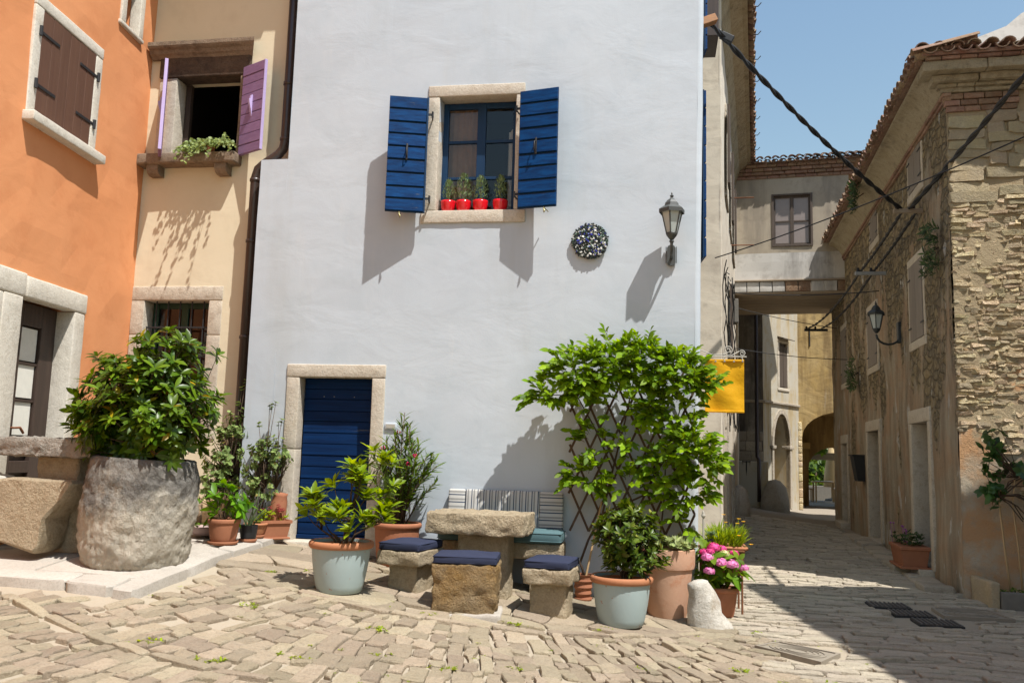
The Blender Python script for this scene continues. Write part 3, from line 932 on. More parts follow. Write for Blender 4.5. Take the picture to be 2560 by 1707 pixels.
# ------------------------------------------------------------------ house fittings (wall frames: u right, w inwards, z up)
def block(T, name, mat, parent, u0, u1, w0, w1, z0, z1, r=0.012, amp=0.004, seg=None, seed=None):
    mb = MB(T)
    seg = seg or (max(1, int((u1 - u0) / 0.12)), max(1, int((w1 - w0) / 0.12)), max(1, int((z1 - z0) / 0.12)))
    mb.rbox((u0, w0, z0), (u1, w1, z1), seg, r, amp, 7.0, rnd.random() * 50 if seed is None else seed)
    return mb.build(name, mat, parent, smooth=True)

def surround(T, parent, o, jl, jr, lh, sh, mat, proud=0.022, back=0.14, le=0.0, re=0.0, se=0.02, sproud=None, split=None):
    """stone lintel, jambs and sill around the opening o = (u0, u1, z0, z1)"""
    u0, u1, z0, z1 = o
    block(T, 'lintel', mat, parent, u0 - jl - le, u1 + jr + re, -proud - 0.003, back, z1, z1 + lh)
    zs = [z0, z1]
    if split: zs = [z0, split, z1]
    for a, b in zip(zs, zs[1:]):
        block(T, 'jamb', mat, parent, u0 - jl, u0, -proud, back, a + 0.002, b - 0.002)
        block(T, 'jamb', mat, parent, u1, u1 + jr, -proud, back, a + 0.002, b - 0.002)
    if sh: block(T, 'sill', mat, parent, u0 - jl - se, u1 + jr + se, -(sproud or proud + 0.006), back, z0 - sh, z0)

def planks_h(T, parent, u0, u1, w0, w1, z0, z1, n, mat, gap=0.006, r=0.004, amp=0.001, tilt=0.0):
    hs = [U(0.92, 1.08) for _ in range(n)]
    tot = sum(hs); z = z0
    for h in hs:
        dz = (z1 - z0) * h / tot
        mb = MB(T)
        mb.rbox((u0 + U(0, .003), w0 + U(-.002, .002), z + gap / 2), (u1 - U(0, .003), w1, z + dz - gap / 2), (4, 1, 1), r, amp, 9.0, U(0, 40))
        if tilt:
            k = T.inverted()
            vv = []
            for p in mb.v:
                q = k @ Vector(p)
                q.y -= tilt * (1 - (q.z - z) / dz)
                vv.append(tuple(T @ q))
            mb.v = vv
        mb.build('plank', mat, parent)
        z += dz

def planks_v(T, parent, u0, u1, w0, w1, z0, z1, n, mat, gap=0.004, r=0.003):
    hs = [U(0.85, 1.15) for _ in range(n)]
    tot = sum(hs); u = u0
    for h in hs:
        du = (u1 - u0) * h / tot
        MB(T).rbox((u + gap / 2, w0 + U(-.002, .002), z0), (u + du - gap / 2, w1, z1), (1, 1, 3), r, 0.001, 9.0, U(0, 40)).build('plank', mat, parent)
        u += du

def sash(T, parent, o, w, mat, rails, stiles, t=0.05, d=0.05, pane='window_glass', name='window'):
    """window frame as one mesh with separate panes; rails = heights of cross bars, stiles = (u, width)"""
    u0, u1, z0, z1 = o
    mb = MB(T)
    us = [(u0, u0 + t)] + [(u - ww / 2, u + ww / 2) for u, ww in stiles] + [(u1 - t, u1)]
    zs = [(z0, z0 + t)] + [(z - 0.017, z + 0.017) for z in rails] + [(z1 - t, z1)]
    for a, b in us: mb.rbox((a, w, z0), (b, w + d, z1), (1, 1, 1), 0.004)
    for (a, b), (c, dd) in zip(us, us[1:]):
        for e, f in zs: mb.rbox((b + 0.0005, w + 0.006, e), (c - 0.0005, w + d - 0.006, f), (1, 1, 1), 0.003)
    win = mb.build(name, M[mat], parent)
    for (a, b), (c, dd) in zip(us, us[1:]):
        for (e, f), (g, h) in zip(zs, zs[1:]):
            MB(T).box(b - 0.003, c + 0.003, w + d * 0.5 - 0.002, w + d * 0.5 + 0.002, f - 0.003, g + 0.003).build('pane', M[pane], win)
    return win

def shell(parent, pts, z0, z1, mat, skip=(), name='side_wall'):
    """remaining outer walls of a house as plain wall parts, pts counter-clockwise"""
    n = len(pts)
    for i in range(n):
        if i in skip: continue
        a, b = Vector(pts[i]), Vector(pts[(i + 1) % n])
        d = b - a
        wall(name, frame((a.x, a.y, 0), math.atan2(d.y, d.x)), 0, d.length, z0, z1, mat, parent, step=1.2, amp=0.004)

_tile_cache = {}
def tile_mesh(L=0.44, r=0.085, concave=False):
    key = (L, r, concave)
    if key in _tile_cache: return _tile_cache[key]
    n = 6; vs_ = []; fs_ = []
    for j, y in enumerate((0.0, L)):
        rr = r * (1.0 if j == 0 else 0.82)
        for k, ro in enumerate((rr, rr - 0.014)):
            for i in range(n + 1):
                a = math.pi * (0.04 + 0.92 * i / n)
                z = math.sin(a) * ro * 0.85
                if concave: z = -z + r * 0.55
                vs_.append((math.cos(a) * ro, y, z))
    m = n + 1
    def id_(j, k, i): return (j * 2 + k) * m + i
    for i in range(n):
        fs_.append((id_(0, 0, i), id_(0, 0, i + 1), id_(1, 0, i + 1), id_(1, 0, i)))
        fs_.append((id_(0, 1, i + 1), id_(0, 1, i), id_(1, 1, i), id_(1, 1, i + 1)))
        fs_.append((id_(0, 0, i), id_(0, 1, i), id_(0, 1, i + 1), id_(0, 0, i + 1)))
        fs_.append((id_(1, 0, i), id_(1, 0, i + 1), id_(1, 1, i + 1), id_(1, 1, i)))
    for i in (0, n):
        fs_.append((id_(0, 0, i), id_(1, 0, i), id_(1, 1, i), id_(0, 1, i)))
    me = bpy.data.meshes.new('roof_tile')
    me.from_pydata(vs_, [], fs_)
    me.polygons.foreach_set('use_smooth', [True] * len(me.polygons))
    me.set_sharp_from_angle(angle=0.8)
    me.materials.append(M['roof_tile'])
    _tile_cache[key] = me
    return me

def tile_rows(parent, e0, e1, up, pitch, rows=2, sp=0.19, jit=0.02, r=0.085, L=0.44):
    """barrel tiles along the eave from e0 to e1 (points at the eave), up = horizontal direction up the roof"""
    e0, e1 = Vector(e0), Vector(e1)
    d = (e1 - e0); ln = d.length; d.normalize()
    up = Vector(up).normalized()
    slope = (up * math.cos(pitch) + Vector((0, 0, 1)) * math.sin(pitch)).normalized()
    nrm = d.cross(slope).normalized()
    if nrm.z < 0: nrm = -nrm
    x = slope.cross(nrm)
    B = Matrix((x, slope, nrm)).transposed().to_4x4()
    off = root_loc(parent)
    n = int(ln / sp)
    for row in range(rows):
        for i in range(n + 1):
            for conc in (True, False):
                if conc and i == n: continue
                p = e0 + d * (i * sp + (sp / 2 if conc else 0) + U(-jit, jit) * 0.6) + slope * (row * L * 0.8 + U(-jit, jit)) + nrm * ((0.0 if conc else 0.045) + 0.012 * row + U(0, 0.008))
                o = bpy.data.objects.new('roof_tile', tile_mesh(L, r, conc))
                COL.objects.link(o)
                o.parent = parent
                o.matrix_basis = Matrix.Translation(p - off) @ B @ Matrix.Rotation(U(-0.05, 0.05), 4, 'Z') @ Matrix.Rotation(U(-0.03, 0.03), 4, 'X')

def roof_slab(parent, pts, th=0.08, mat='roof_tile', name='roof'):
    """roof plane from corner points (counter-clockwise from above)"""
    mb = MB()
    n = len(pts)
    mb.add([p for p in pts] + [(p[0], p[1], p[2] - th) for p in pts],
           [tuple(range(n)), tuple(range(n, 2 * n))[::-1]] + [(i, n + i, n + (i + 1) % n, (i + 1) % n) for i in range(n)])
    return mb.build(name, M[mat], parent)

# ------------------------------------------------------------------ white house
def white_house():
    H = thing('white_house', 'white plastered house with blue shutters and blue plank door', 'house', (-2.0, 9.3, 0.3))
    T = frame((0, 9.3, 0), 0.0)
    WO = (-2.455, -1.565, 4.325, 5.665)                     # window opening
    DO = (-3.955, -3.10, 0.62, 2.425)                       # door opening
    def lean(p):
        k = sm(-4.6, 0.42, p.x)
        return Vector((p.x + 0.0098 * p.z * k, p.y, p.z))
    wall('wall', T, -4.60, 0.385, -0.4, 9.4, M['white_plaster'], H, [WO, DO], 0.30, 0.45, 0.010, warp=lean, void=(-4.60, -4.262, 4.985, 9.4))
    # lower strip on the left, ends at the bend of the drainpipe
    mb = MB().box(-4.598, -4.264, 9.316, 9.74, 0.2, 4.980)
    mb.build('buttress', M['white_plaster'], H)
    # rounded corner and the wall along the lane
    mb = MB(); vs_ = []; fs_ = []
    zs = [-0.4 + 9.8 * i / 20 for i in range(21)]
    cr = 0.06
    arc = [(0.385, 9.3)] + [(0.385 + cr * math.sin(a), 9.3 + cr - cr * math.cos(a)) for a in [math.pi / 2 * i / 5 for i in range(1, 6)]] + [(0.447, 10.0), (0.44, 11.0), (0.43, 12.6)]
    for z in zs:
        for (x, y) in arc:
            p = Vector((x, y, z))
            p.y += -0.010 * (noise.noise(p * 0.9) + 0.6 * noise.noise(p * 2.3)) if x == 0.385 else 0
            vs_.append(lean(p) + Vector((0.010 * noise.noise(p * 1.3) + 0.004 * noise.noise(p * 5.0), 0, 0)))
    m = len(arc)
    for j in range(20):
        for i in range(m - 1):
            fs_.append((j * m + i, j * m + i + 1, (j + 1) * m + i + 1, (j + 1) * m + i))
    mb.add(vs_, fs_).build('side_wall', M['white_plaster'], H, smooth=True)
    shell(H, [(-4.262, 17.0), (-4.262, 9.3)], -0.4, 9.4, M['white_plaster'], skip=(1,))
    shell(H, [(0.43, 17.0), (-4.262, 17.0)], -0.4, 9.4, M['white_plaster'], skip=(1,))
    shell(H, [(0.43, 12.6), (0.43, 17.0)], -0.4, 9.4, M['white_plaster'], skip=(1,))
    roof_slab(H, [(-4.5, 8.95, 9.35), (0.8, 8.95, 9.35), (0.8, 13.2, 11.0), (-4.5, 13.2, 11.0)])
    roof_slab(H, [(-4.5, 13.2, 11.0), (0.8, 13.2, 11.0), (0.8, 17.3, 9.35), (-4.5, 17.3, 9.35)])
    # window: sash with six panes, stone surround, dark room with a curtain
    win = sash(T, H, (WO[0], WO[1], WO[2], WO[3]), 0.20, 'blue_frame', [4.765, 5.20], [(-2.00, 0.10)], t=0.065, d=0.055)
    surround(T, win, WO, 0.135, 0.10, 0.135, 0.145, M['frame_stone'], proud=0.018, back=0.205, se=0.035)
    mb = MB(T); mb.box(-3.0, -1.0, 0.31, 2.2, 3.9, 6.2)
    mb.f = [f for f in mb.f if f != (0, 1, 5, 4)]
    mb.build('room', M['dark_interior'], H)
    mb = MB(T)
    vs_ = []; fs_ = []
    for i in range(19):
        u = -2.41 + 0.40 * i / 18
        w = 0.315 + 0.018 * math.sin(i * 1.9) + 0.006 * math.sin(i * 4.1)
        vs_ += [(u, w, 4.35), (u, w, 5.64)]
    fs_ = [(2 * i, 2 * i + 2, 2 * i + 3, 2 * i + 1) for i in range(18)]
    mb.add(vs_, fs_).build('curtain', M['curtain_brown'], win, smooth=True)
    mb = MB(T)
    vs_ = []
    for i in range(9):
        u = -1.70 + 0.13 * i / 8
        w = 0.34 + 0.02 * math.sin(i * 1.7)
        vs_ += [(u, w, 4.35), (u, w, 5.35 + 0.012 * i)]
    mb.add(vs_, [(2 * i, 2 * i + 2, 2 * i + 3, 2 * i + 1) for i in range(8)]).build('curtain', M['curtain_white'], win, smooth=True)
    # door
    dr = MB(T).box(DO[0] - 0.01, DO[1] + 0.01, 0.195, 0.23, DO[2] + 0.01, DO[3]).build('door', M['blue_door'], H)
    planks_h(T, dr, DO[0] + 0.004, DO[1] - 0.002, 0.165, 0.195, DO[2] + 0.06, DO[3] - 0.004, 14, M['blue_door'], gap=0.005, tilt=0.006)
    MB(T).rbox((DO[0] + 0.004, 0.13, DO[2] + 0.012), (DO[1] - 0.002, 0.19, DO[2] + 0.055), (2, 1, 1), 0.008).build('weather_board', M['blue_door'], dr)
    for u in (-3.72, -3.60, -3.36):
        MB(T).lathe([(0.006, 0), (0.006, 0.006)], (u, 0.16, 2.215), 8, capt=True).build('nail', M['pale_metal'], dr)
    block(T, 'lintel', M['frame_stone'], dr, DO[0] - 0.155, DO[1] + 0.15, -0.022, 0.16, DO[3], DO[3] + 0.145)
    for zz in ((0.45, 1.62), (1.62, DO[3])):
        block(T, 'jamb', M['frame_stone'], dr, DO[0] - 0.15, DO[0], -0.019, 0.16, zz[0], zz[1] - 0.003)
        block(T, 'jamb', M['frame_stone'], dr, DO[1], DO[1] + 0.148, -0.019, 0.16, zz[0], zz[1] - 0.003)
    block(T, 'threshold', M['frame_stone'], dr, DO[0] - 0.03, DO[1] + 0.03, -0.10, 0.2, 0.42, DO[2] + 0.004, r=0.02)
    # front shutters
    def leaf(org, ang, w, h, hinge_right, lbl):
        F = frame(org, ang)
        sh = MB(F).rbox((0, 0.018, 0), (w, 0.034, h), (1, 1, 1), 0.004).build('shutter', M['blue_frame'], H)
        sh['label'] = lbl
        planks_h(F, sh, 0.0 if hinge_right else 0.012, w - (0.022 if hinge_right else 0.0), -0.004, 0.018, 0.004, h - 0.002, 9, M['blue_shutter'], gap=0.022, r=0.003, tilt=0.006)
        if hinge_right: MB(F).rbox((w - 0.021, -0.006, 0.001), (w, 0.017, h - 0.001), (1, 1, 1), 0.003).build('edge_batten', M['blue_frame'], sh)
        uu = w * (0.49 if hinge_right else 0.47)
        k = MB(F)
        k.rbox((uu - 0.011, -0.022, h * 0.44), (uu + 0.011, -0.006, h * 0.58), (1, 1, 1), 0.004)
        k.tube([(uu, -0.02, h * 0.55), (uu - 0.002, -0.055, h * 0.54), (uu - 0.004, -0.062, h * 0.48), (uu, -0.04, h * 0.455)], 0.007, 6)
        k.build('latch', M['iron'], sh, smooth=True)
        hu = w if hinge_right else 0.0
        sg = 1 if hinge_right else -1
        for zz in (h * 0.13, h * 0.86):
            hb = MB(F)
            hb.rbox((hu - 0.05 if hinge_right else hu - 0.045, 0.034, zz - 0.014), (hu + 0.045 if hinge_right else hu + 0.05, 0.042, zz + 0.014), (1, 1, 1), 0.002)
            hb.tube([(hu + sg * 0.045, 0.036, zz - 0.035), (hu + sg * 0.045, 0.036, zz + 0.035)], 0.012, 8)
            hb.tube([(hu + sg * 0.045, 0.036, zz - 0.02), (hu + sg * 0.05, 0.14, zz - 0.022)], 0.009, 6)
            hb.build('hinge', M['iron'], sh)
        bx = w * (0.36 if hinge_right else 0.70)
        k = MB(F)
        k.tube([(bx, 0.01, 0.002), (bx, 0.0, -0.03), (bx + 0.012, -0.012, -0.05), (bx + 0.008, -0.016, -0.07)], [0.010, 0.008, 0.012, 0.006], 8)
        k.tube([(bx, 0.01, -0.01), (bx, 0.15, -0.015)], 0.006, 6)
        k.build('stay_hook', M['brass'], sh, smooth=True)
    leaf((-2.968, 9.03, 4.262), math.atan2(0.12, 0.425), 0.442, 1.345, True, 'left blue shutter leaf')
    leaf((-1.502, 9.12, 4.283), math.atan2(-0.09, 0.44), 0.449, 1.345, False, 'right blue shutter leaf')
    # shutters on the lane side, seen edge on
    def lane_leaf(y0, y1, x0, x1, z0, z1):
        d = Vector((x1 - x0, y1 - y0, 0))
        F = frame((x0, y0, z0), math.atan2(d.y, d.x))
        w = d.length; h = z1 - z0
        sh = MB(F).rbox((0, 0.018, 0), (w, 0.034, h), (1, 1, 1), 0.004).build('shutter', M['blue_frame'], H)
        planks_h(F, sh, 0, w, -0.004, 0.018, 0.004, h - 0.002, 9, M['blue_shutter'], gap=0.02, r=0.003)
        for zz in (0.15 * h, 0.85 * h):
            MB().tube([(x1, y1, z0 + zz), (0.44, y1 + 0.02, z0 + zz)], 0.012, 6).build('hinge', M['iron'], sh)
    lane_leaf(10.25, 10.72, 0.585, 0.53, 3.98, 6.05)
    lane_leaf(11.45, 11.95, 0.53, 0.60, 3.98, 6.05)
    lane_leaf(10.25, 10.72, 0.60, 0.54, 6.55, 8.3)
    for z in (4.25, 4.65):
        MB().box(0.44, 0.62, 10.75, 11.4, z, z + 0.03).build('window_rail', M['pale_metal'], H)
    box_ = MB().rbox((0.47, 11.1, 7.15), (0.80, 11.75, 8.6), (1, 1, 1), 0.01).build('brown_shutter_box', M['dark_door_wood'], H)
    # small vent cover
    block(T, 'vent_cover', M['white_plaster'], H, -2.93, -2.80, -0.02, 0.02, 1.86, 1.93, r=0.006, amp=0)
    MB(T).box(-2.915, -2.815, -0.024, -0.0195, 1.874, 1.916).build('vent_slot', M['pale_metal'], H)
    return H
white_house()

# ------------------------------------------------------------------ yellow house
def yellow_house():
    H = thing('yellow_house', 'cream yellow house with purple shutters between orange and white houses', 'house', (-5.4, 9.7, 0.8))
    T = frame((0, 9.7, 0), 0.0)
    UO = (-5.985, -5.125, 5.185, 6.225)
    LO = (-6.195, -5.345, 1.80, 3.375)
    wall('wall', T, -6.9, -4.0, 0.3, 8.4, M['yellow_plaster'], H, [UO, LO], 0.32, 0.45, 0.012)
    shell(H, [(-4.0, 13.5), (-6.9, 13.5)], 0.3, 8.4, M['yellow_plaster'], skip=(1,))
    roof_slab(H, [(-6.95, 9.28, 8.12), (-4.0, 9.28, 8.12), (-4.0, 13.8, 9.9), (-6.95, 13.8, 9.9)], 0.1)
    tile_rows(H, (-6.3, 9.20, 8.12), (-4.35, 9.20, 8.12), (0, 1, 0), 0.38, rows=1)
    wn = MB(T).box(UO[0] + 0.0, UO[0] + 0.07, 0.20, 0.26, UO[2], UO[3]).build('window', M['dark_door_wood'], H)
    # open room behind
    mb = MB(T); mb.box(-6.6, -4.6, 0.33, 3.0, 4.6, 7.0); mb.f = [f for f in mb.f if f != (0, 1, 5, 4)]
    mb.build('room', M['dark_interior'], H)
    # surround: dark moulded cornice, frieze, jambs, sill on brackets
    block(T, 'frieze', M['sooty_stone'], wn, UO[0] - 0.24, UO[1] + 0.12, -0.05, 0.2, UO[3], 6.49)
    mb = MB(T)
    prof = [(-0.045, 6.47), (-0.07, 6.50), (-0.10, 6.52), (-0.12, 6.56), (-0.155, 6.575), (-0.17, 6.60), (-0.17, 6.65), (0.0, 6.665), (0.0, 6.47)]
    vs_ = []
    ua, ub = UO[0] - 0.36, UO[1] + 0.12
    for j, u in enumerate((ua, ua + 0.3, ua + 0.6, ua + 0.9, ub)):
        for w, z in prof:
            e = -w * 0.55 if j == 4 else 0
            vs_.append((u + e, w + U(-.004, .004), z + U(-.004, .004)))
    m = len(prof)
    fs_ = [(j * m + i, j * m + (i + 1) % m, (j + 1) * m + (i + 1) % m, (j + 1) * m + i) for j in range(4) for i in range(m)]
    fs_ += [tuple(range(m)), tuple(range(4 * m, 5 * m))[::-1]]
    mb.add(vs_, fs_).build('cornice', M['dark_frame_stone'], wn)
    block(T, 'jamb', M['frame_stone'], wn, UO[0] - 0.24, UO[0], -0.03, 0.2, UO[2] + 0.01, UO[3] - 0.003)
    block(T, 'jamb', M['dark_frame_stone'], wn, UO[1], UO[1] + 0.09, -0.04, 0.2, UO[2] + 0.01, UO[3] - 0.003)
    block(T, 'sill', M['dark_frame_stone'], wn, UO[0] - 0.40, UO[1] + 0.07, -0.20, 0.2, 5.05, UO[2] + 0.004, r=0.025)
    for u in (-6.15, -5.25):
        mb = MB(T)
        mb.prism([(-0.16, 5.05), (-0.16, 4.985), (-0.13, 4.945), (-0.08, 4.925), (0.02, 4.925), (0.02, 5.05)], u - 0.075, u + 0.075, axis=0)
        mb.build('bracket', M['dark_frame_stone'], wn)
    # purple shutters, both swung open
    def leaf(x0, y0, x1, y1, z0, z1, lbl, flip):
        d = Vector((x1 - x0, y1 - y0, 0))
        F = frame((x0, y0, z0), math.atan2(d.y, d.x)); w = d.length; h = z1 - z0
        sh = MB(F).rbox((0, 0.02, 0), (w, 0.036, h), (1, 1, 1), 0.003).build('shutter', M['purple_paint'], H)
        sh['label'] = lbl
        planks_h(F, sh, 0.0, w - 0.012, -0.002, 0.02, 0.0, h, 9, M['purple_paint'], gap=0.008, r=0.004)
        MB(F).rbox((w - 0.011, -0.004, 0), (w + 0.006, 0.034, h), (1, 1, 1), 0.003).build('edge_batten', M['lilac_paint'], sh)
        mb = MB(F)
        u = w * 0.5
        mb.prism([(-0.002, h * 0.40), (-0.018, h * 0.47), (-0.045, h * 0.55), (-0.05, h * 0.585), (-0.028, h * 0.59), (-0.022, h * 0.63), (-0.002, h * 0.64)], u - 0.014, u + 0.014, axis=0)
        mb.build('handle', M['lilac_paint'], sh)
        for zz in (0.12 * h, 0.9 * h):
            MB(F).tube([(0.0, 0.01, zz - 0.03), (0.0, 0.01, zz + 0.03)], 0.013, 8).build('hinge', M['iron'], sh)
    leaf(-5.07, 9.62, -4.69, 9.42, 5.165, 6.30, 'right purple shutter leaf', False)
    leaf(-6.115, 9.60, -5.885, 9.22, 5.13, 6.27, 'left purple shutter leaf seen edge on', True)
    # lower window with bars
    lw = sash(T, H, (LO[0], LO[1], LO[2] + 0.1, LO[3]), 0.20, 'green_frame', [2.42, 2.88], [(-5.77, 0.09)], t=0.07, d=0.05)
    surround(T, lw, LO, 0.175, 0.175, 0.175, 0.10, M['warm_frame_stone'], proud=0.012, back=0.2, split=2.95)
    mb = MB(T); mb.box(-6.6, -4.9, 0.33, 1.6, 1.4, 3.9); mb.f = [f for f in mb.f if f != (0, 1, 5, 4)]
    mb.build('room', M['room_orange'], H)
    for i in range(5):
        u = LO[0] + (LO[1] - LO[0]) * (i + 0.75) / 5.4
        MB(T).tube([(u, 0.07, LO[2]), (u, 0.07, LO[3] + 0.01)], 0.010, 6).build('window_bar', M['iron'], lw)
    for z in (2.35, 2.70, 3.05):
        MB(T).rbox((LO[0] - 0.01, 0.058, z - 0.011), (LO[1] + 0.01, 0.082, z + 0.011), (1, 1, 1), 0.003).build('window_bar', M['iron'], lw)
    # bare stone foot of the wall
    for i in range(5):
        u = -6.25 + i * 0.34
        block(T, 'foundation_stone', M['rubble'], H, u, u + 0.33, -0.035, 0.1, 0.72, 0.72 + U(0.16, 0.4), r=0.03, amp=0.02)
    return H
yellow_house()

# ------------------------------------------------------------------ orange house
def orange_house():
    H = thing('orange_house', 'orange plastered house with brown plank shutters at left', 'house', (-6.25, 8.4, 0.85))
    a = math.radians(6.07)
    T = frame((-6.366, 9.7, 0), math.radians(90) + a)
    WO = (-2.295, -1.29, 4.825, 5.945)
    DO = (-2.17, -1.25, 0.82, 3.03)
    TO = (-0.745, -0.425, 6.60, 7.30)
    wall('wall', T, -10.0, 0.15, 0.2, 9.2, M['orange_plaster'], H, [WO, DO, TO], 0.46, 0.4, 0.022)
    d = Vector((-math.sin(a), math.cos(a)))
    A = Vector((-6.366, 9.7)) + d * 0.15; B = Vector((-6.366, 9.7)) - d * 10
    shell(H, [(A.x, A.y), (A.x - 4, A.y), (B.x - 4, B.y), (B.x, B.y)], 0.2, 9.2, M['orange_plaster'], skip=(3,))
    roof_slab(H, [(B.x + 0.3, B.y, 9.25), (A.x + 0.3, A.y, 9.25), (A.x - 4, A.y, 11), (B.x - 4, B.y, 11)])
    # brown shutters
    wn = MB(T).box(WO[0], WO[1], 0.06, 0.09, WO[2], WO[3]).build('window', M['dark_door_wood'], H)
    surround(T, wn, WO, 0.135, 0.135, 0.125, 0.10, M['pale_frame_stone'], proud=0.018, back=0.05, se=0.04, sproud=0.13)
    mid = (WO[0] + WO[1]) / 2
    for (p, q, sg) in ((WO[0] + 0.006, mid - 0.004, 1), (mid + 0.004, WO[1] - 0.006, -1)):
        sh = MB(T).box(p, q, 0.02, 0.035, WO[2] + 0.006, WO[3] - 0.004).build('shutter', M['brown_paint'], H)
        planks_v(T, sh, p, q, -0.012, 0.02, WO[2] + 0.006, WO[3] - 0.004, 3, M['brown_paint'])
        for z in (5.15, 5.70):
            u0, u1 = (p - 0.05, p + 0.30) if sg > 0 else (q - 0.30, q + 0.05)
            MB(T).rbox((u0, -0.022, z - 0.017), (u1, -0.0125, z + 0.017), (1, 1, 1), 0.003).build('strap_hinge', M['iron'], sh)
            uu = u0 if sg > 0 else u1
            MB(T).tube([(uu, -0.03, z - 0.05), (uu, -0.03, z + 0.05)], 0.018, 8).build('hinge_pin', M['iron'], sh)
    # small top window
    tw = MB(T).box(TO[0], TO[1], 0.30, 0.33, TO[2], TO[3]).build('window', M['dark_door_wood'], H)
    surround(T, tw, TO, 0.11, 0.105, 0.12, 0.05, M['pale_frame_stone'], proud=0.018, back=0.12)
    # door
    dr = MB(T).box(DO[0], DO[1], 0.24, 0.27, DO[2], DO[3]).build('door', M['dark_door_wood'], H)
    def leafpart(name, u0, u1, z0, z1, w0=0.185, w1=0.24, mat='dark_door_wood'):
        return MB(T).rbox((u0, w0, z0), (u1, w1, z1), (1, 1, 1), 0.006).build(name, M[mat], dr)
    pu0, pu1 = -1.83, -1.50
    for u0, u1 in ((DO[0], DO[0] + 0.10), (DO[0] + 0.102, pu0), (pu1, DO[1])): leafpart('stile', u0, u1, DO[2], DO[3])
    for z0, z1 in ((DO[2], DO[2] + 0.16), (1.30, 1.42), (1.56, 1.66), (2.80, DO[3])): leafpart('rail', pu0, pu1, z0, z1)
    for z in (1.66, 2.04, 2.42):
        leafpart('glass_pane', pu0 + 0.02, pu1 - 0.02, z + 0.02, z + 0.36, 0.215, 0.22, 'curtain_white')
    for z in (2.03, 2.41): leafpart('glazing_bar', pu0, pu1, z - 0.014, z + 0.014, 0.20, 0.23)
    leafpart('panel', pu0 + 0.05, pu1 - 0.05, 1.03, 1.25, 0.20, 0.23)
    mb = MB(T)
    mb.tube([(pu0 - 0.05, 0.185, 1.75), (pu0 - 0.05, 0.13, 1.75), (pu0 + 0.02, 0.12, 1.755), (pu0 + 0.07, 0.125, 1.72), (pu0 + 0.09, 0.125, 1.70)], [0.011, 0.011, 0.012, 0.014, 0.012], 8)
    mb.build('handle', M['rust'], dr, smooth=True)
    block(T, 'lintel', M['pale_frame_stone'], dr, -2.13, DO[1] + 0.22, -0.022, 0.14, DO[3], DO[3] + 0.215, r=0.02)
    block(T, 'lintel', M['pale_frame_stone'], dr, -3.1, -2.136, -0.020, 0.14, DO[3], DO[3] + 0.235, r=0.02)
    block(T, 'jamb', M['pale_frame_stone'], dr, DO[1], DO[1] + 0.20, -0.018, 0.245, 0.70, DO[3] - 0.003, r=0.015)
    block(T, 'jamb', M['pale_frame_stone'], dr, DO[0] - 0.30, DO[0], -0.018, 0.245, 0.70, DO[3] - 0.003, r=0.015)
    block(T, 'jamb', M['pale_frame_stone'], dr, DO[0] - 0.56, DO[0] - 0.30, -0.014, 0.3, 0.70, DO[3] - 0.003, r=0.015)
    block(T, 'threshold', M['pale_frame_stone'], dr, DO[0] - 0.05, DO[1] + 0.05, -0.12, 0.24, 0.7, 0.90, r=0.02)
    block(T, 'plinth', M['pale_frame_stone'], H, -1.04, 0.0, -0.09, 0.0, 0.6, 0.965, r=0.02)
    return H
orange_house()

# ------------------------------------------------------------------ drainpipe between yellow and white house
def drainpipe():
    D = thing('drainpipe', 'dark brown drainpipe with two bends between yellow and white house', 'drainpipe', (-4.78, 9.5, 0.9))
    x1, x2 = -4.405, -4.755
    y1, y2 = 9.50, 9.50
    mb = MB()
    def arc(c, a, b): return [c]
    pts = [(x1, y1, 8.3), (x1, y1, 5.28), (x1 - 0.02, y1, 5.18), (x1 - 0.08, y1, 5.11), (x2 + 0.10, y2, 5.00), (x2 + 0.03, y2, 4.94), (x2, y2, 4.83), (x2, y2, 0.85)]
    mb.tube(pts, 0.056, 14)
    mb.build('pipe', M['downpipe_paint'], D, smooth=True)
    for x, z in ((x1, 6.0), (x1, 5.30), (x2, 4.80), (x2, 4.05), (x2, 2.9), (x2, 1.7)):
        MB().lathe([(0.058, -0.02), (0.066, -0.018), (0.066, 0.018), (0.058, 0.02)], (x, y1, z), 14).build('collar', M['downpipe_paint'], D, smooth=True)
    for x, z in ((x1, 6.0), (x2, 4.05), (x2, 1.7)):
        MB().box(x - 0.01, x + 0.01, y1 + 0.055, 9.72, z - 0.012, z + 0.012).build('bracket', M['iron'], D)
drainpipe()

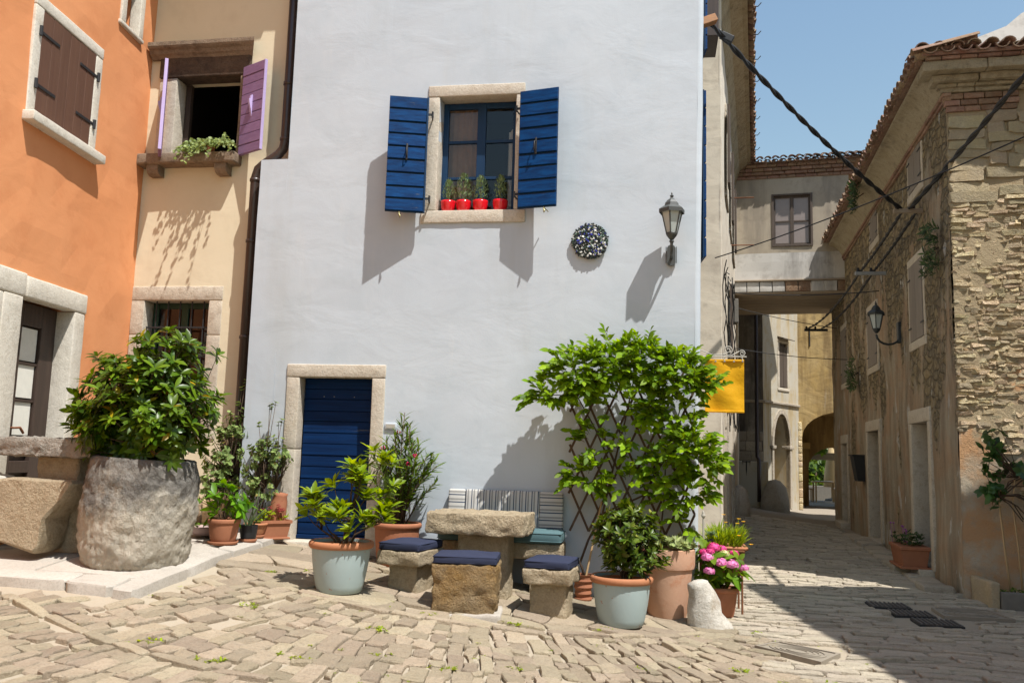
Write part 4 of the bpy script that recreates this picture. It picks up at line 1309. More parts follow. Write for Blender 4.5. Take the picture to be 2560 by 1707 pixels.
# ------------------------------------------------------------------ beige house behind the white one, along the lane
def beige_house():
    H = thing('beige_house', 'weathered beige house with overhanging tiled eave left of the lane', 'house', (1.4, 16.5, 0.3))
    P0 = Vector((0.895, 12.2)); P1 = Vector((1.885, 21.07))
    F = frame((0.40, 12.2, 0), 0.0)
    wall('front_wall', F, 0.0, 0.495, -0.3, 8.75, M['beige_plaster'], H, [], 0.2, 0.35, 0.012)
    d = P1 - P0; L = d.length
    S = frame((P0.x, P0.y, 0), math.atan2(d.y, d.x))
    ops = [(2.0, 2.8, 6.0, 7.3), (4.3, 5.1, 6.0, 7.3), (6.6, 7.4, 6.0, 7.3), (3.2, 4.1, 3.3, 4.6), (1.6, 2.6, 0.2, 2.4), (5.4, 6.5, 0.2, 2.5)]
    wall('side_wall', S, 0.0, L + 7.2, -0.3, 8.75, M['beige_side_plaster'], H, ops, 0.22, 0.5, 0.02)
    for i, o in enumerate(ops):
        w = MB(S).box(o[0], o[1], 0.12, 0.16, o[2], o[3]).build('door' if o[2] < 1 else 'window', M['dark_door_wood'], H)
        surround(S, w, o, 0.13, 0.13, 0.14, 0.12 if o[2] > 1 else 0, M['warm_frame_stone'], proud=0.03, back=0.1)
        if o[2] > 1:
            for (a, b) in ((o[0] - 0.42, o[0] - 0.03),):
                sh = MB(S).box(a, b, -0.075, -0.05, o[2], o[3]).build('shutter', M['old_window_wood'], H)
                planks_v(S, sh, a, b, -0.09, -0.075, o[2], o[3], 3, M['old_window_wood'])
        else:
            planks_v(S, w, o[0] + 0.01, o[1] - 0.01, 0.09, 0.12, o[2], o[3], 5, M['old_window_wood'])
    # timber corner strip, soffit, tiles
    MB(S).rbox((0.0, -0.015, 0.2), (0.16, 0.02, 8.7), (1, 1, 12), 0.01, 0.006).build('corner_strip', M['beige_side_plaster'], H)
    mb = MB(S)
    mb.prism([(0.0, 8.25), (-0.05, 8.35), (-0.12, 8.55), (-0.30, 8.68), (-0.38, 8.70), (-0.38, 8.76), (0.1, 8.76)], -0.3, L + 6.0, axis=0)
    mb.build('soffit', M['cove_plaster'], H)
    nrm = Vector((d.y, -d.x)).normalized()
    up = -nrm
    e0 = P0 - d.normalized() * 0.3 + nrm * 0.46; e1 = P0 + d.normalized() * (L + 0.3) + nrm * 0.46
    tile_rows(H, (e0.x, e0.y, 8.76), (e1.x, e1.y, 8.76), (up.x, up.y, 0), 0.36, rows=2, sp=0.2)
    f0 = e0 + up * 0.2; f1 = e1 + d.normalized() * 6 + up * 0.2
    g1 = f1 + up * 3.0; g0 = f0 + up * 3.0
    roof_slab(H, [(f0.x, f0.y, 8.82), (f1.x, f1.y, 8.82), (g1.x, g1.y, 10.0), (g0.x, g0.y, 10.0)], 0.05)
    for i in range(9):
        p = e0 + d.normalized() * (0.6 + i * 0.95)
        MB().tube([(p.x, p.y, 8.74), (p.x + 0.08, p.y, 8.74), (p.x + 0.13, p.y, 8.80)], 0.008, 5).build('gutter_hook', M['iron'], H)
    shell(H, [(-3.0, 12.7), (0.4, 12.7)], 0, 8.75, M['beige_plaster'], skip=(1, 0))
    for z, u in ((6.55, 4.3), (5.95, 5.6)):
        MB(S).tube([(u, 0.05, z), (u, -0.45, z - 0.01)], 0.012, 5).build('iron_peg', M['rust'], H)
    # guard stones at the foot of the wall
    for u in (8.3,):
        mb = MB(S); mb.lathe([(0.26, -0.2), (0.24, 0.3), (0.16, 0.62), (0.06, 0.72), (0.0, 0.73)], (u, -0.08, 0.35), 10, amp=0.03, freq=4)
        mb.build('guard_stone', M['far_stone'], H, smooth=True)
    return H
beige_house()

# ------------------------------------------------------------------ bridge room across the lane
def bridge_house():
    a = math.atan2(-0.27, 2.48)
    H = thing('bridge_room', 'small plastered room bridging the lane with a four pane window', 'building', (3.1, 21.0, 5.6))
    T = frame((1.86, 21.075, 0), a)
    L = 2.62
    WO = (0.905, 1.775, 6.71, 7.93)
    wall('wall', T, 0.0, L, 6.53, 8.36, M['bridge_plaster'], H, [WO], 0.2, 0.4, 0.012)
    wall('whitewashed_band', T, -0.002, L + 0.002, 5.88, 6.53, M['bridge_whitewash'], H, [], 0.2, 0.3, 0.02)
    block(T, 'edge_board', M['weathered_beam'], H, -0.02, L, -0.05, 0.08, 5.845, 5.885, r=0.008)
    n = 9
    for i in range(n):
        block(T, 'brick', M['brick'] if i in (4, 5, 8) else M['bridge_whitewash'], H, 0.01 + i * L / n, (i + 1) * L / n - 0.008, -0.012, 0.12, 5.60, 5.84, r=0.01)
    for k in range(7):
        w0 = 0.02 + k * 0.44
        block(T, 'ceiling_board', M['weathered_beam'], H, 0.0, L, w0, w0 + 0.428, 5.555, 5.597, r=0.006, amp=0.002)
    wall('back_wall', frame((1.86 + L * math.cos(a) + 3.1 * -math.sin(a), 21.075 + L * math.sin(a) + 3.1 * math.cos(a), 0), a + math.pi), 0, L, 5.56, 8.36, M['bridge_plaster'], H)
    win = sash(T, H, WO, 0.03, 'old_window_wood', [7.30], [(1.34, 0.085)], t=0.06, d=0.06, pane='dusty_glass')
    MB(T).rbox((WO[0] - 0.03, -0.025, WO[2] - 0.03), (WO[0] + 0.02, 0.03, WO[3] + 0.03), (1, 1, 3), 0.004).build('casing', M['old_window_wood'], win)
    MB(T).rbox((WO[1] - 0.02, -0.025, WO[2] - 0.03), (WO[1] + 0.03, 0.03, WO[3] + 0.03), (1, 1, 3), 0.004).build('casing', M['old_window_wood'], win)
    MB(T).rbox((WO[0] + 0.021, -0.022, WO[3] - 0.01), (WO[1] - 0.021, 0.03, WO[3] + 0.03), (3, 1, 1), 0.004).build('casing', M['old_window_wood'], win)
    MB(T).rbox((WO[0] + 0.021, -0.028, WO[2] - 0.03), (WO[1] - 0.021, 0.03, WO[2] + 0.008), (3, 1, 1), 0.004).build('casing', M['old_window_wood'], win)
    # brick dentil courses under the eave
    for k, z in enumerate((8.36, 8.44, 8.52, 8.60)):
        u = -0.02 + U(0, 0.1)
        while u < L + 0.1:
            ln = U(0.16, 0.3)
            block(T, 'brick', M['brick'], H, u, u + ln - 0.012, -0.03 - 0.05 * k, 0.1, z + 0.004, z + 0.072, r=0.008, amp=0.006, seg=(1, 1, 1))
            u += ln
    ca, sa = math.cos(a), math.sin(a)
    def W(u, w, z): 
        q = T @ Vector((u, w, z)); return (q.x, q.y, q.z)
    tile_rows(H, W(-0.12, -0.30, 8.69), W(L + 0.42, -0.30, 8.69), (-sa, ca, 0), 0.32, rows=3, sp=0.185)
    roof_slab(H, [W(-0.15, -0.15, 8.74), W(L + 0.45, -0.15, 8.74), W(L + 0.45, 1.6, 9.28), W(-0.15, 1.6, 9.28)], 0.05)
    roof_slab(H, [W(-0.15, 1.6, 9.28), W(L + 0.45, 1.6, 9.28), W(L + 0.45, 3.3, 8.74), W(-0.15, 3.3, 8.74)], 0.05)
    return H
bridge_house()

# ------------------------------------------------------------------ houses at the end of the lane
def arch_pts(u0, u1, z0, zs, zc, n=12):
    """outline of an arched opening from lower left to lower right"""
    um = (u0 + u1) / 2; r = (u1 - u0) / 2
    pts = [(u0, z0), (u0, zs)]
    for i in range(1, n):
        t = math.pi * (1 - i / n)
        pts.append((um + r * math.cos(t), zs + (zc - zs) * math.sin(t)))
    return pts + [(u1, zs), (u1, z0)]

def arch_wall(name, T, u0, u1, z0, z1, ar, depth, mat, parent, soffit=None):
    """wall with one arched opening"""
    mb = MB(T)
    a0, a1 = ar[0][0], ar[-1][0]
    mb.add([(u0, 0, z0), (a0, 0, z0), (a0, 0, z1), (u0, 0, z1)], [(0, 1, 2, 3)])
    mb.add([(a1, 0, z0), (u1, 0, z0), (u1, 0, z1), (a1, 0, z1)], [(0, 1, 2, 3)])
    top = ar[1:-1]
    for (pa, za), (pb, zb) in zip(top, top[1:]):
        mb.add([(pa, 0, za), (pb, 0, zb), (pb, 0, z1), (pa, 0, z1)], [(0, 1, 2, 3)])
    o = mb.build(name, mat, parent)
    mb = MB(T)
    for (pa, za), (pb, zb) in zip(ar, ar[1:]):
        mb.add([(pa, 0, za), (pb, 0, zb), (pb, depth, zb), (pa, depth, za)], [(0, 1, 2, 3)])
    mb.build('arch_reveal', soffit or mat, parent, smooth=False)
    return o

def grey_house():
    H = thing('grey_house', 'pale grey stained house with arched doorway at the end of the lane', 'house', (3.0, 24.9, 0.4))
    A = (1.6, 24.8); Bc = Vector((2.95, 24.8)); Cc = Vector((4.2, 26.8))
    T1 = frame((1.4, 24.8, 0), 0.0)
    wall('stained_wall', T1, 0.0, 1.55, 3.30, 10.0, M['far_dark_plaster'], H, [], step=0.4, amp=0.012)
    wall('stained_wall', T1, 0.0, 1.55, -0.3, 3.22, M['far_dark_plaster'], H, [], step=0.4, amp=0.012)
    # blocks showing low on the stained wall
    for r_ in range(7):
        u = 0.78
        z = 0.55 + r_ * 0.27
        while u < 1.5:
            ln = U(0.28, 0.5)
            block(T1, 'stone_block', M['far_stone'], H, u, min(u + ln, 1.548) - 0.015, -0.02 - U(0, 0.015), 0.02, z, z + 0.255, r=0.012, amp=0.008, seg=(2, 1, 1))
            u += ln
    d = Cc - Bc; L = d.length
    T2 = frame((Bc.x, Bc.y, 0), math.atan2(d.y, d.x))
    ar = arch_pts(0.62, 1.68, 0.30, 2.05, 2.98)
    arch_wall('wall', T2, 0.0, L, -0.2, 3.22, ar, 0.5, M['far_gray_plaster'], H)
    WO = (1.05, 1.58, 3.72, 5.02)
    wall('wall', T2, 0.0, L, 3.30, 10.0, M['far_gray_plaster'], H, [WO], 0.15, 0.5, 0.01)
    MB(T2).box(0.60, 1.70, 0.5, 0.55, 0.2, 3.0).build('door', M['far_gray_plaster'], H)
    # string course
    block(T1, 'string_course', M['far_stone'], H, -0.1, 1.56, -0.06, 0.05, 3.222, 3.298, r=0.015, amp=0.006)
    block(T2, 'string_course', M['far_stone'], H, -0.03, L, -0.06, 0.05, 3.224, 3.296, r=0.015, amp=0.006)
    # arch ring and imposts
    mb = MB(T2)
    o1 = arch_pts(0.62, 1.68, 0.3, 2.05, 2.98); o2 = arch_pts(0.50, 1.80, 0.3, 2.05, 3.10)
    for (p, q), (r_, s_) in zip(zip(o1, o1[1:]), zip(o2, o2[1:])):
        mb.hexa([(p[0], -0.03, p[1]), (q[0], -0.03, q[1]), (q[0], 0.1, q[1]), (p[0], 0.1, p[1]), (r_[0], -0.03, r_[1]), (s_[0], -0.03, s_[1]), (s_[0], 0.1, s_[1]), (r_[0], 0.1, r_[1])])
    mb.build('arch_ring', M['far_stone'], H)
    for u in (0.42, 1.60): block(T2, 'impost', M['far_stone'], H, u, u + 0.28, -0.06, 0.2, 1.98, 2.07, r=0.01)
    # shuttered window with little roof
    w = MB(T2).box(WO[0], WO[1], 0.06, 0.09, WO[2], WO[3]).build('window', M['old_window_wood'], H)
    m_ = (WO[0] + WO[1]) / 2
    for p, q in ((WO[0] + 0.03, m_ - 0.005), (m_ + 0.005, WO[1] - 0.03)):
        planks_v(T2, w, p, q, -0.01, 0.04, WO[2] + 0.03, WO[3] - 0.1, 2, M['old_window_wood'])
    surround(T2, w, WO, 0.10, 0.10, 0.08, 0.09, M['frame_stone'], proud=0.02, back=0.1)
    mb = MB(T2); mb.hexa([(0.95, -0.20, 5.10), (1.70, -0.20, 5.10), (1.70, 0.0, 5.16), (0.95, 0.0, 5.16), (0.95, -0.20, 5.125), (1.70, -0.20, 5.125), (1.70, 0.0, 5.19), (0.95, 0.0, 5.19)])
    mb.build('window_canopy', M['old_window_wood'], w)
    # low parapet block, buttress and rounded guard stone
    mb = MB(T1); mb.rbox((0.75, -0.42, 0.0), (1.62, -0.02, 1.62), (4, 2, 5), 0.03, 0.01, 3, 2); mb.build('buttress', M['far_gray_plaster'], H, smooth=True)
    mb = MB(T1); mb.lathe([(0.40, -0.3), (0.36, 0.25), (0.27, 0.55), (0.14, 0.72), (0.0, 0.76)], (1.75, -0.75, 0.40), 12, amp=0.04, freq=3); mb.build('guard_stone', M['far_stone'], H, smooth=True)
    # drainpipe
    mb = MB(T1); mb.tube([(1.37, -0.10, 9.5), (1.37, -0.10, 1.75), (1.37, -0.50, 1.66), (1.37, -0.52, 0.55)], 0.05, 10); mb.build('drainpipe', M['downpipe_paint'], H, smooth=True)
    shell(H, [(4.2, 30.5), (1.4, 30.5), (1.4, 24.8)], -0.3, 10.0, M['far_dark_plaster'], skip=(2,))
    roof_slab(H, [(1.2, 24.6, 10.02), (3.0, 24.6, 10.02), (4.4, 26.8, 10.02), (4.4, 30.5, 10.6), (1.2, 30.5, 10.6)])
    return H
grey_house()

def arch_house():
    H = thing('arch_house', 'ochre plastered house with vaulted archway through to a garden', 'house', (5.2, 26.8, 0.3))
    T = frame((4.19, 26.8, 0), 0.0)
    ar = arch_pts(0.10, 2.45, 0.0, 2.35, 3.12)
    arch_wall('wall', T, 0.0, 4.6, -0.3, 10.0, ar, 2.7, M['ochre_plaster'], H)
    T3 = frame((4.19, 29.5, 0), 0.0)
    ar2 = arch_pts(0.72, 2.32, 0.0, 1.45, 2.12)
    arch_wall('inner_wall', T3, 0.0, 4.6, -0.3, 10.0, ar2, 0.5, M['ochre_plaster'], H)
    shell(H, [(8.79, 26.8), (8.79, 30.0)], -0.3, 10.0, M['ochre_plaster'], skip=(1,))
    roof_slab(H, [(4.19, 26.6, 10.02), (8.9, 26.6, 10.02), (8.9, 30.2, 10.8), (4.19, 30.2, 10.8)])
    # quoin stones beside the arch
    z = 0.25
    k = 0
    while z < 2.6:
        h = U(0.16, 0.28)
        block(T, 'quoin', M['rubble'], H, -0.02 - (0.0), 0.09 - 0.0, -0.05 - U(0, 0.02), 0.05, z, z + h - 0.012, r=0.02, amp=0.012, seg=(1, 1, 2))
        z += h; k += 1
    for u in (0.34, 1.72): 
        MB(T).rbox((u, -0.03, 5.05), (u + 0.03, 0.0, 5.6), (1, 1, 2), 0.004).build('tie_plate', M['iron'], H)
    block(T, 'lamp_box', M['ochre_plaster'], H, 0.42, 0.72, 2.3, 2.6, 2.05, 2.25, r=0.01)
    return H
arch_house()

# ------------------------------------------------------------------ right house
TH = math.radians(3.9)
RC = Vector((3.70, 11.53, 0.0))
SD = Vector((math.sin(TH), math.cos(TH), 0))
RU = Vector((math.cos(TH), -math.sin(TH), 0))
def right_house():
    H = thing('stone_house', 'old stone house with crumbling plaster and tiled eave right of the lane', 'house', (3.8, 12.5, 0.07))
    # street side: u runs towards the camera, so positions are negative
    T = frame((RC.x, RC.y, 0), -math.pi / 2 - TH)
    def S(a, b, c, d): return (-b, -a, c, d)
    doors = [S(1.52, 2.55, 0.20, 2.25), S(5.33, 6.55, 0.22, 2.25), S(9.36, 10.2, 0.3, 2.08)]
    mids = [S(1.58, 2.45, 3.47, 4.63), S(5.32, 6.28, 3.47, 4.55), S(9.22, 10.0, 3.47, 4.73)]
    ups = [S(1.46, 2.26, 5.72, 6.30), S(4.98, 5.75, 5.80, 6.30)]
    wall('street_wall', T, -11.75, 0.0, -0.3, 6.40, M['right_street_wall'], H, doors + mids + ups, 0.42, 0.35, 0.03)
    for k, o in enumerate(doors):
        dr = MB(T).box(o[0], o[1], 0.41, 0.45, o[2], o[3]).build('door', M['dark_door_wood'] if k != 2 else M['far_stone'], H)
        surround(T, dr, o, 0.17 if k < 2 else 0.12, 0.17 if k < 2 else 0.12, 0.20, 0, M['warm_frame_stone'], proud=0.03, back=0.41)
        block(T, 'threshold', M['warm_frame_stone'], dr, o[0] - 0.1, o[1] + 0.1, -0.20, 0.40, 0.0, o[2] + 0.01, r=0.02, amp=0.01)
        if k < 2:
            for p, q in ((o[0], (o[0] + o[1]) / 2 - 0.004), ((o[0] + o[1]) / 2 + 0.004, o[1])):
                planks_v(T, dr, p, q, 0.375, 0.41, o[2], o[3] - 0.3, 3, M['dark_door_wood'])
    for o in mids + ups:
        w = MB(T).box(o[0], o[1], 0.03, 0.06, o[2], o[3]).build('window', M['dark_door_wood'], H)
        surround(T, w, o, 0.10, 0.10, 0.12, 0.13, M['warm_frame_stone'], proud=0.015, back=0.05)
        m_ = (o[0] + o[1]) / 2
        for p, q in ((o[0] + 0.004, m_ - 0.003), (m_ + 0.003, o[1] - 0.004)):
            sh = MB(T).box(p, q, -0.005, 0.012, o[2] + 0.004, o[3] - 0.004).build('shutter', M['grey_shutter'], H)
            planks_v(T, sh, p, q, -0.024, -0.005, o[2] + 0.004, o[3] - 0.004, 2, M['grey_shutter'])
            for zz in (0.18, 0.82):
                z = o[2] + (o[3] - o[2]) * zz
                u0, u1 = (p - 0.06, p + 0.12) if p == o[0] + 0.004 else (q - 0.12, q + 0.06)
                MB(T).rbox((u0, -0.034, z - 0.012), (u1, -0.025, z + 0.012), (1, 1, 1), 0.003).build('strap_hinge', M['iron'], sh)
    # salmon plaster strips framing the farther part of the house
    # cornice: brick mouldings and a plaster cove below the tiles
    for k, (z0, z1, pr) in enumerate(((6.30, 6.345, 0.03), (6.352, 6.40, 0.055))):
        u = -11.75
        while u < 0.0:
            ln = U(0.24, 0.34)
            e = min(u + ln - 0.006, 0.02 + pr)
            block(T, 'brick', M['brick'], H, u, e, -pr, 0.05, z0, z1, r=0.006, amp=0.005, seg=(1, 1, 1))
            u += ln
    mb = MB(T); vs_ = []; fs_ = []
    prof = [(-0.03, 6.40), (-0.06, 6.44), (-0.11, 6.52), (-0.20, 6.61), (-0.30, 6.66), (-0.34, 6.665), (-0.34, 6.70), (0.05, 6.70)]
    n = 40; m = len(prof)
    for i in range(n + 1):
        u = -11.75 + (11.75 + 0.34) * i / n
        for w, z in prof:
            e = 0.0
            if i == n: e = -w - 0.34
            vs_.append((u + e, w + 0.012 * noise.noise(Vector((u * 2, z * 3, 1))), z))
    for i in range(n):
        for j in range(m - 1): fs_.append((i * m + j, i * m + j + 1, (i + 1) * m + j + 1, (i + 1) * m + j))
    mb.add(vs_, fs_).build('cove', M['cove_plaster'], H, smooth=True)
    # gable side
    Tg = frame((RC.x, RC.y, 0), -TH)
    wall('gable_wall', Tg, 0.0, 7.0, -0.3, 6.40, M['gable_wall'], H, [], 0.3, 0.25, 0.035)
    for k, (z0, z1, pr) in enumerate(((6.402, 6.455, 0.075), (6.458, 6.50, 0.12), (6.503, 6.59, 0.20), (6.593, 6.72, 0.335))):
        u = -pr
        while u < 1.15 - 0.03 * k:
            ln = U(0.2, 0.5) if k < 2 else U(0.45, 0.8)
            block(Tg, 'cornice_stone', M['cove_plaster'], H, u, u + ln - 0.008, -pr, 0.05, z0, z1, r=0.012, amp=0.014)
            u += ln
    for r_ in range(3):
        u = 0.0 - 0.02 * r_
        z = 6.16 + r_ * 0.078
        while u < 0.80:
            ln = U(0.17, 0.25)
            block(Tg, 'brick', M['brick'], H, u, u + ln - 0.01, -0.015 - 0.02 * r_, 0.05, z, z + 0.068, r=0.008, amp=0.006, seg=(1, 1, 1))
            u += ln
    u = -0.30
    while u < 1.1:
        ln = U(0.18, 0.3)
        block(Tg, 'brick', M['brick'], H, u, u + ln - 0.01, -0.37, -0.02, 6.725, 6.765, r=0.006, amp=0.006, seg=(1, 1, 1))
        u += ln
    shell(H, [(RC.x + SD.x * 11.75, RC.y + SD.y * 11.75), ((RC + SD * 11.75 + RU * 7).x, (RC + SD * 11.75 + RU * 7).y), ((RC + RU * 7).x, (RC + RU * 7).y)][::-1], -0.3, 6.4, M['right_street_wall'], skip=(2,))
    # rubble stones of the gable
    geo = []
    def wall_stone(u0, u1, z0, z1, lift, bev, mt):
        j = 0.010 if mt == 'rubble' else 0.007
        cs = [(u0 + U(-.02, .02), z0 + U(-j, j)), (u1 + U(-.02, .02), z0 + U(-j, j)), (u1 + U(-.02, .02), z1 + U(-j, j)), (u0 + U(-.02, .02), z1 + U(-j, j))]
        v, f, c = stone_geo(cs, lift, zf=lambda x, y: 0.0, bev=bev, tilt=0.022, keep=0.84, low=0.03)
        geo.append(([(p[0], -p[2], p[1]) for p in v], f, (u0 + u1) / 2, (z0 + z1) / 2, (u1 - u0) * (z1 - z0), mt))
    z = 1.2
    while z < 6.12:
        big = z > 4.95
        h = U(0.022, 0.070) if not big else U(0.11, 0.19)
        u = 0.0
        while u < 2.3:
            ln = (U(0.05, 0.26) if not big else U(0.20, 0.52))
            if big and u == 0.0: ln = U(0.35, 0.6)
            zz = z + h / 2 + 0.04 * math.sin(u * 5 + z * 3)
            lim = 2.35 + 0.55 * noise.noise(Vector((u * 2.2, z * 1.6, 3.0))) - 0.95 * sm(0.1, 0.7, u)
            okk = zz > lim
            if big and rnd.random() < 0.22 and u > 0.1: okk = False
            if okk and rnd.random() > 0.05:
                wob = 0.04 * math.sin(u * 6 + z * 2) + 0.02 * math.sin(u * 13 + z * 5) + U(-.008, .008)
                wall_stone(u + 0.004, u + ln - 0.006, z + wob, z + wob + h - 0.005, (U(-0.012, 0.016) if not big else U(-0.004, 0.012)) + 0.015, 0.010 if not big else 0.008, 'large_block' if big or rnd.random() < 0.16 else 'rubble')
            u += ln
        z += h
    geo.sort(key=lambda g: -(g[4] if g[2] < 1.05 else g[4] * 0.001))
    rest = MB(Tg)
    for i, g in enumerate(geo):
        if i < 290: MB(Tg).add(g[0], g[1]).build('wall_stone', M[g[5]], H)
        else: rest.add(g[0], g[1])
    rest.build('wall_stones', M['rubble'], H, kind='stuff')
    # roof tiles: street eave, gable eave, and the roof planes
    e0 = RC - RU * 0.46 - SD * 0.42; e1 = RC - RU * 0.46 + SD * 11.9
    zt = 6.74
    tile_rows(H, (e0.x, e0.y, zt), (e1.x, e1.y, zt), RU, 0.20, rows=2, sp=0.2)
    g0 = RC - RU * 0.36 - SD * 0.46; g1 = RC + RU * 5.0 - SD * 0.46
    tile_rows(H, (g0.x, g0.y, 6.80), (g1.x, g1.y, 6.80), SD, 0.20, rows=2, sp=0.2)
    def P(a, b, z): 
        q = RC + RU * a + SD * b; return (q.x, q.y, z)
    roof_slab(H, [P(-0.40, -0.36, 6.78), P(3.4, 3.4, 7.3), P(3.4, 9.0, 7.3), P(-0.40, 11.9, 6.78)][::-1], 0.05)
    roof_slab(H, [P(-0.36, -0.40, 6.82), P(7.2, -0.40, 6.82), P(3.4, 3.4, 7.3)], 0.05)
    roof_slab(H, [P(7.2, -0.4, 6.8), P(7.2, 11.9, 6.8), P(3.4, 9.0, 7.3), P(3.4, 3.4, 7.3)], 0.05)
    # low concrete planter edge and loose stones at the gable foot
    return H
right_house()

def gable_behind():
    H = thing('plastered_gable', 'peeling white gable top rising behind the right house roof', 'house', (7.0, 16.0, 6.0))
    mb = MB()
    mb.prism([(4.9, 5.5), (12.0, 5.5), (12.0, 12.2), (8.0, 10.75), (7.3, 10.3), (6.9, 9.96), (6.45, 9.72), (6.2, 9.50), (5.95, 9.40), (5.6, 9.27), (5.1, 9.18)], 16.0, 20.0, axis=1)
    mb.build('wall', M['bridge_whitewash'], H)
    return H
gable_behind()

# ------------------------------------------------------------------ house right of the camera, out of the frame; it shades the lane
def shade_house():
    H = thing('side_house', 'plastered house beside the camera shading the right of the square', 'house', (5.2, 4.0, 0.0))
    d = Vector((0.72, -4.4)).normalized()
    n = Vector((-d.y, d.x))                                  # to the right, away from the square
    A = Vector((4.60, 8.70)); L = 11.0
    B = A + d * L
    T = frame((B.x, B.y, 0), math.atan2(-d.y, -d.x))
    zt = 7.95
    T = frame((A.x, A.y, 0), math.atan2(d.y, d.x))
    wall('wall', T, 0, L, -0.4, zt, M['beige_plaster'], H, [(1.5, 2.5, 3.4, 4.7), (4.0, 5.0, 3.4, 4.7)], 0.2, 1.0)
    for u in (1.5, 4.0):
        w = MB(T).box(u, u + 1.0, 0.1, 0.13, 3.4, 4.7).build('window', M['grey_shutter'], H)
        surround(T, w, (u, u + 1.0, 3.4, 4.7), 0.12, 0.12, 0.14, 0.12, M['warm_frame_stone'])
    q = [A, B, B + n * 6, A + n * 6]
    for i in (1, 2, 3):
        a, b = q[i], q[(i + 1) % 4]
        e = b - a
        wall('wall', frame((a.x, a.y, 0), math.atan2(e.y, e.x)), 0, e.length, -0.4, zt, M['beige_plaster'], H, step=1.5)
    o = 0.32
    P = [A - n * o - d * 0.25, B - n * o + d * 0.25, B + n * (6 + o) + d * 0.25, A + n * (6 + o) - d * 0.25]
    R0 = A + n * 3 + d * 2.5; R1 = B + n * 3 - d * 2.5
    z0 = zt + 0.02; z1 = zt + 1.0
    roof_slab(H, [(P[0].x, P[0].y, z0), (P[1].x, P[1].y, z0), (R1.x, R1.y, z1), (R0.x, R0.y, z1)])
    roof_slab(H, [(P[2].x, P[2].y, z0), (P[3].x, P[3].y, z0), (R0.x, R0.y, z1), (R1.x, R1.y, z1)])
    roof_slab(H, [(P[3].x, P[3].y, z0), (P[0].x, P[0].y, z0), (R0.x, R0.y, z1)])
    roof_slab(H, [(P[1].x, P[1].y, z0), (P[2].x, P[2].y, z0), (R1.x, R1.y, z1)])
    return H
shade_house()

# ------------------------------------------------------------------ stone table, stools, cushions and bench
def rotz(c, a): return Matrix.Translation(c) @ Matrix.Rotation(a, 4, 'Z')

def stone_table():
    R_ = rotz((-1.65, 8.46, 0), -0.03)
    t = thing('stone_table', 'rough stone slab table on one stone leg before the bench', 'table', (-1.62, 8.46, 0.27))
    mb = MB(R_); mb.rbox((-0.47, -0.33, 0.865), (0.47, 0.33, 1.062), (22, 16, 7), 0.014, 0.024, 11, 3); mb.build('table_top', M['table_stone'], t, smooth=True)
    mb = MB(R_); mb.rbox((-0.20, -0.15, 0.15), (0.30, 0.17, 0.868), (7, 5, 9), 0.03, 0.02, 6, 8); mb.build('leg', M['table_stone'], t, smooth=True)
    mb = MB(R_)
    for i in range(7):
        mb.rbox((-0.2 + U(-.12, .25), -0.12 + U(-.1, .2), 1.058), (-0.1 + U(.0, .25), -0.06 + U(0, .2), 1.0655), (1, 1, 1), 0.003, 0.01)
    return t
stone_table()

def stool(c, a, hw, hd, z0, zs, z1, ph, mat, label, cush_label, solid=False, seed=1):
    R_ = rotz((c[0], c[1], 0), a)
    t = thing('stone_stool', label, 'stool', (c[0], c[1], z0), 'stone stools around the table')
    if solid:
        mb = MB(R_); mb.rbox((-hw, -hd, z0), (hw, hd, z1), (16, 13, 14), 0.016, 0.034, 10, seed); 
        for i, p in enumerate(mb.v):                         # a little narrower at the foot
            k = 1 - 0.07 * (z1 - p[2]) / (z1 - z0)
            mb.v[i] = (c[0] + (p[0] - c[0]) * k, c[1] + (p[1] - c[1]) * k, p[2])
        mb.build('block', mat, t, smooth=True)
        mb = MB(R_); mb.rbox((-hw * 0.93 - 0.03, -hd * 0.9 - 0.05, z0 - 0.06), (hw * 0.93 + 0.05, hd, z0 + 0.035), (6, 5, 1), 0.025, 0.03, 8, seed); mb.build('mortar_foot', M['slab'], t, smooth=True)
    else:
        mb = MB(R_); mb.rbox((-hw, -hd, zs), (hw, hd, z1), (9, 10, 4), 0.014, 0.020, 9, seed); mb.build('seat', mat, t, smooth=True)
        mb = MB(R_); mb.rbox((-ph, -hd * 0.62, z0 - 0.05), (ph, hd * 0.6, zs + 0.01), (6, 6, 8), 0.014, 0.018, 9, seed + 3); mb.build('pedestal', mat, t, smooth=True)
    cu = thing('seat_cushion', cush_label, 'cushion', (c[0], c[1], z1), 'navy seat cushions')
    mb = MB(R_); mb.rbox((-hw + 0.005, -hd + 0.01, z1 + 0.004), (hw - 0.01, hd - 0.01, z1 + 0.078), (8, 8, 2), 0.022, 0.007, 5, seed, bulge=0.018); mb.build('cover', M['navy_fabric'], cu, smooth=True)
    for zz in (z1 + 0.018, z1 + 0.066):
        q = [(-hw + 0.008, -hd + 0.014), (hw - 0.014, -hd + 0.014), (hw - 0.014, hd - 0.014), (-hw + 0.008, hd - 0.014), (-hw + 0.008, -hd + 0.014)]
        MB(R_).tube([(u, v, zz) for u, v in q], 0.005, 6).build('piping', M['navy_fabric'], cu, smooth=True)
stool((-1.62, 7.72), 0.10, 0.285, 0.235, 0.235, 0, 0.672, 0, M['ochre_block'], 'cubic rust stained stone stool in front of the table', 'navy cushion on the cubic front stone stool', True, 2)
stool((-2.24, 8.10), -0.20, 0.215, 0.27, 0.345, 0.595, 0.722, 0.15, M['table_stone'], 'stone stool with overhanging seat left of the table', 'navy cushion on the stool left of the table', False, 5)
stool((-0.91, 8.10), -0.10, 0.215, 0.26, 0.175, 0.49, 0.62, 0.165, M['table_stone'], 'stone stool with rounded seat block right of the table', 'navy cushion on the stool right of the table', False, 9)

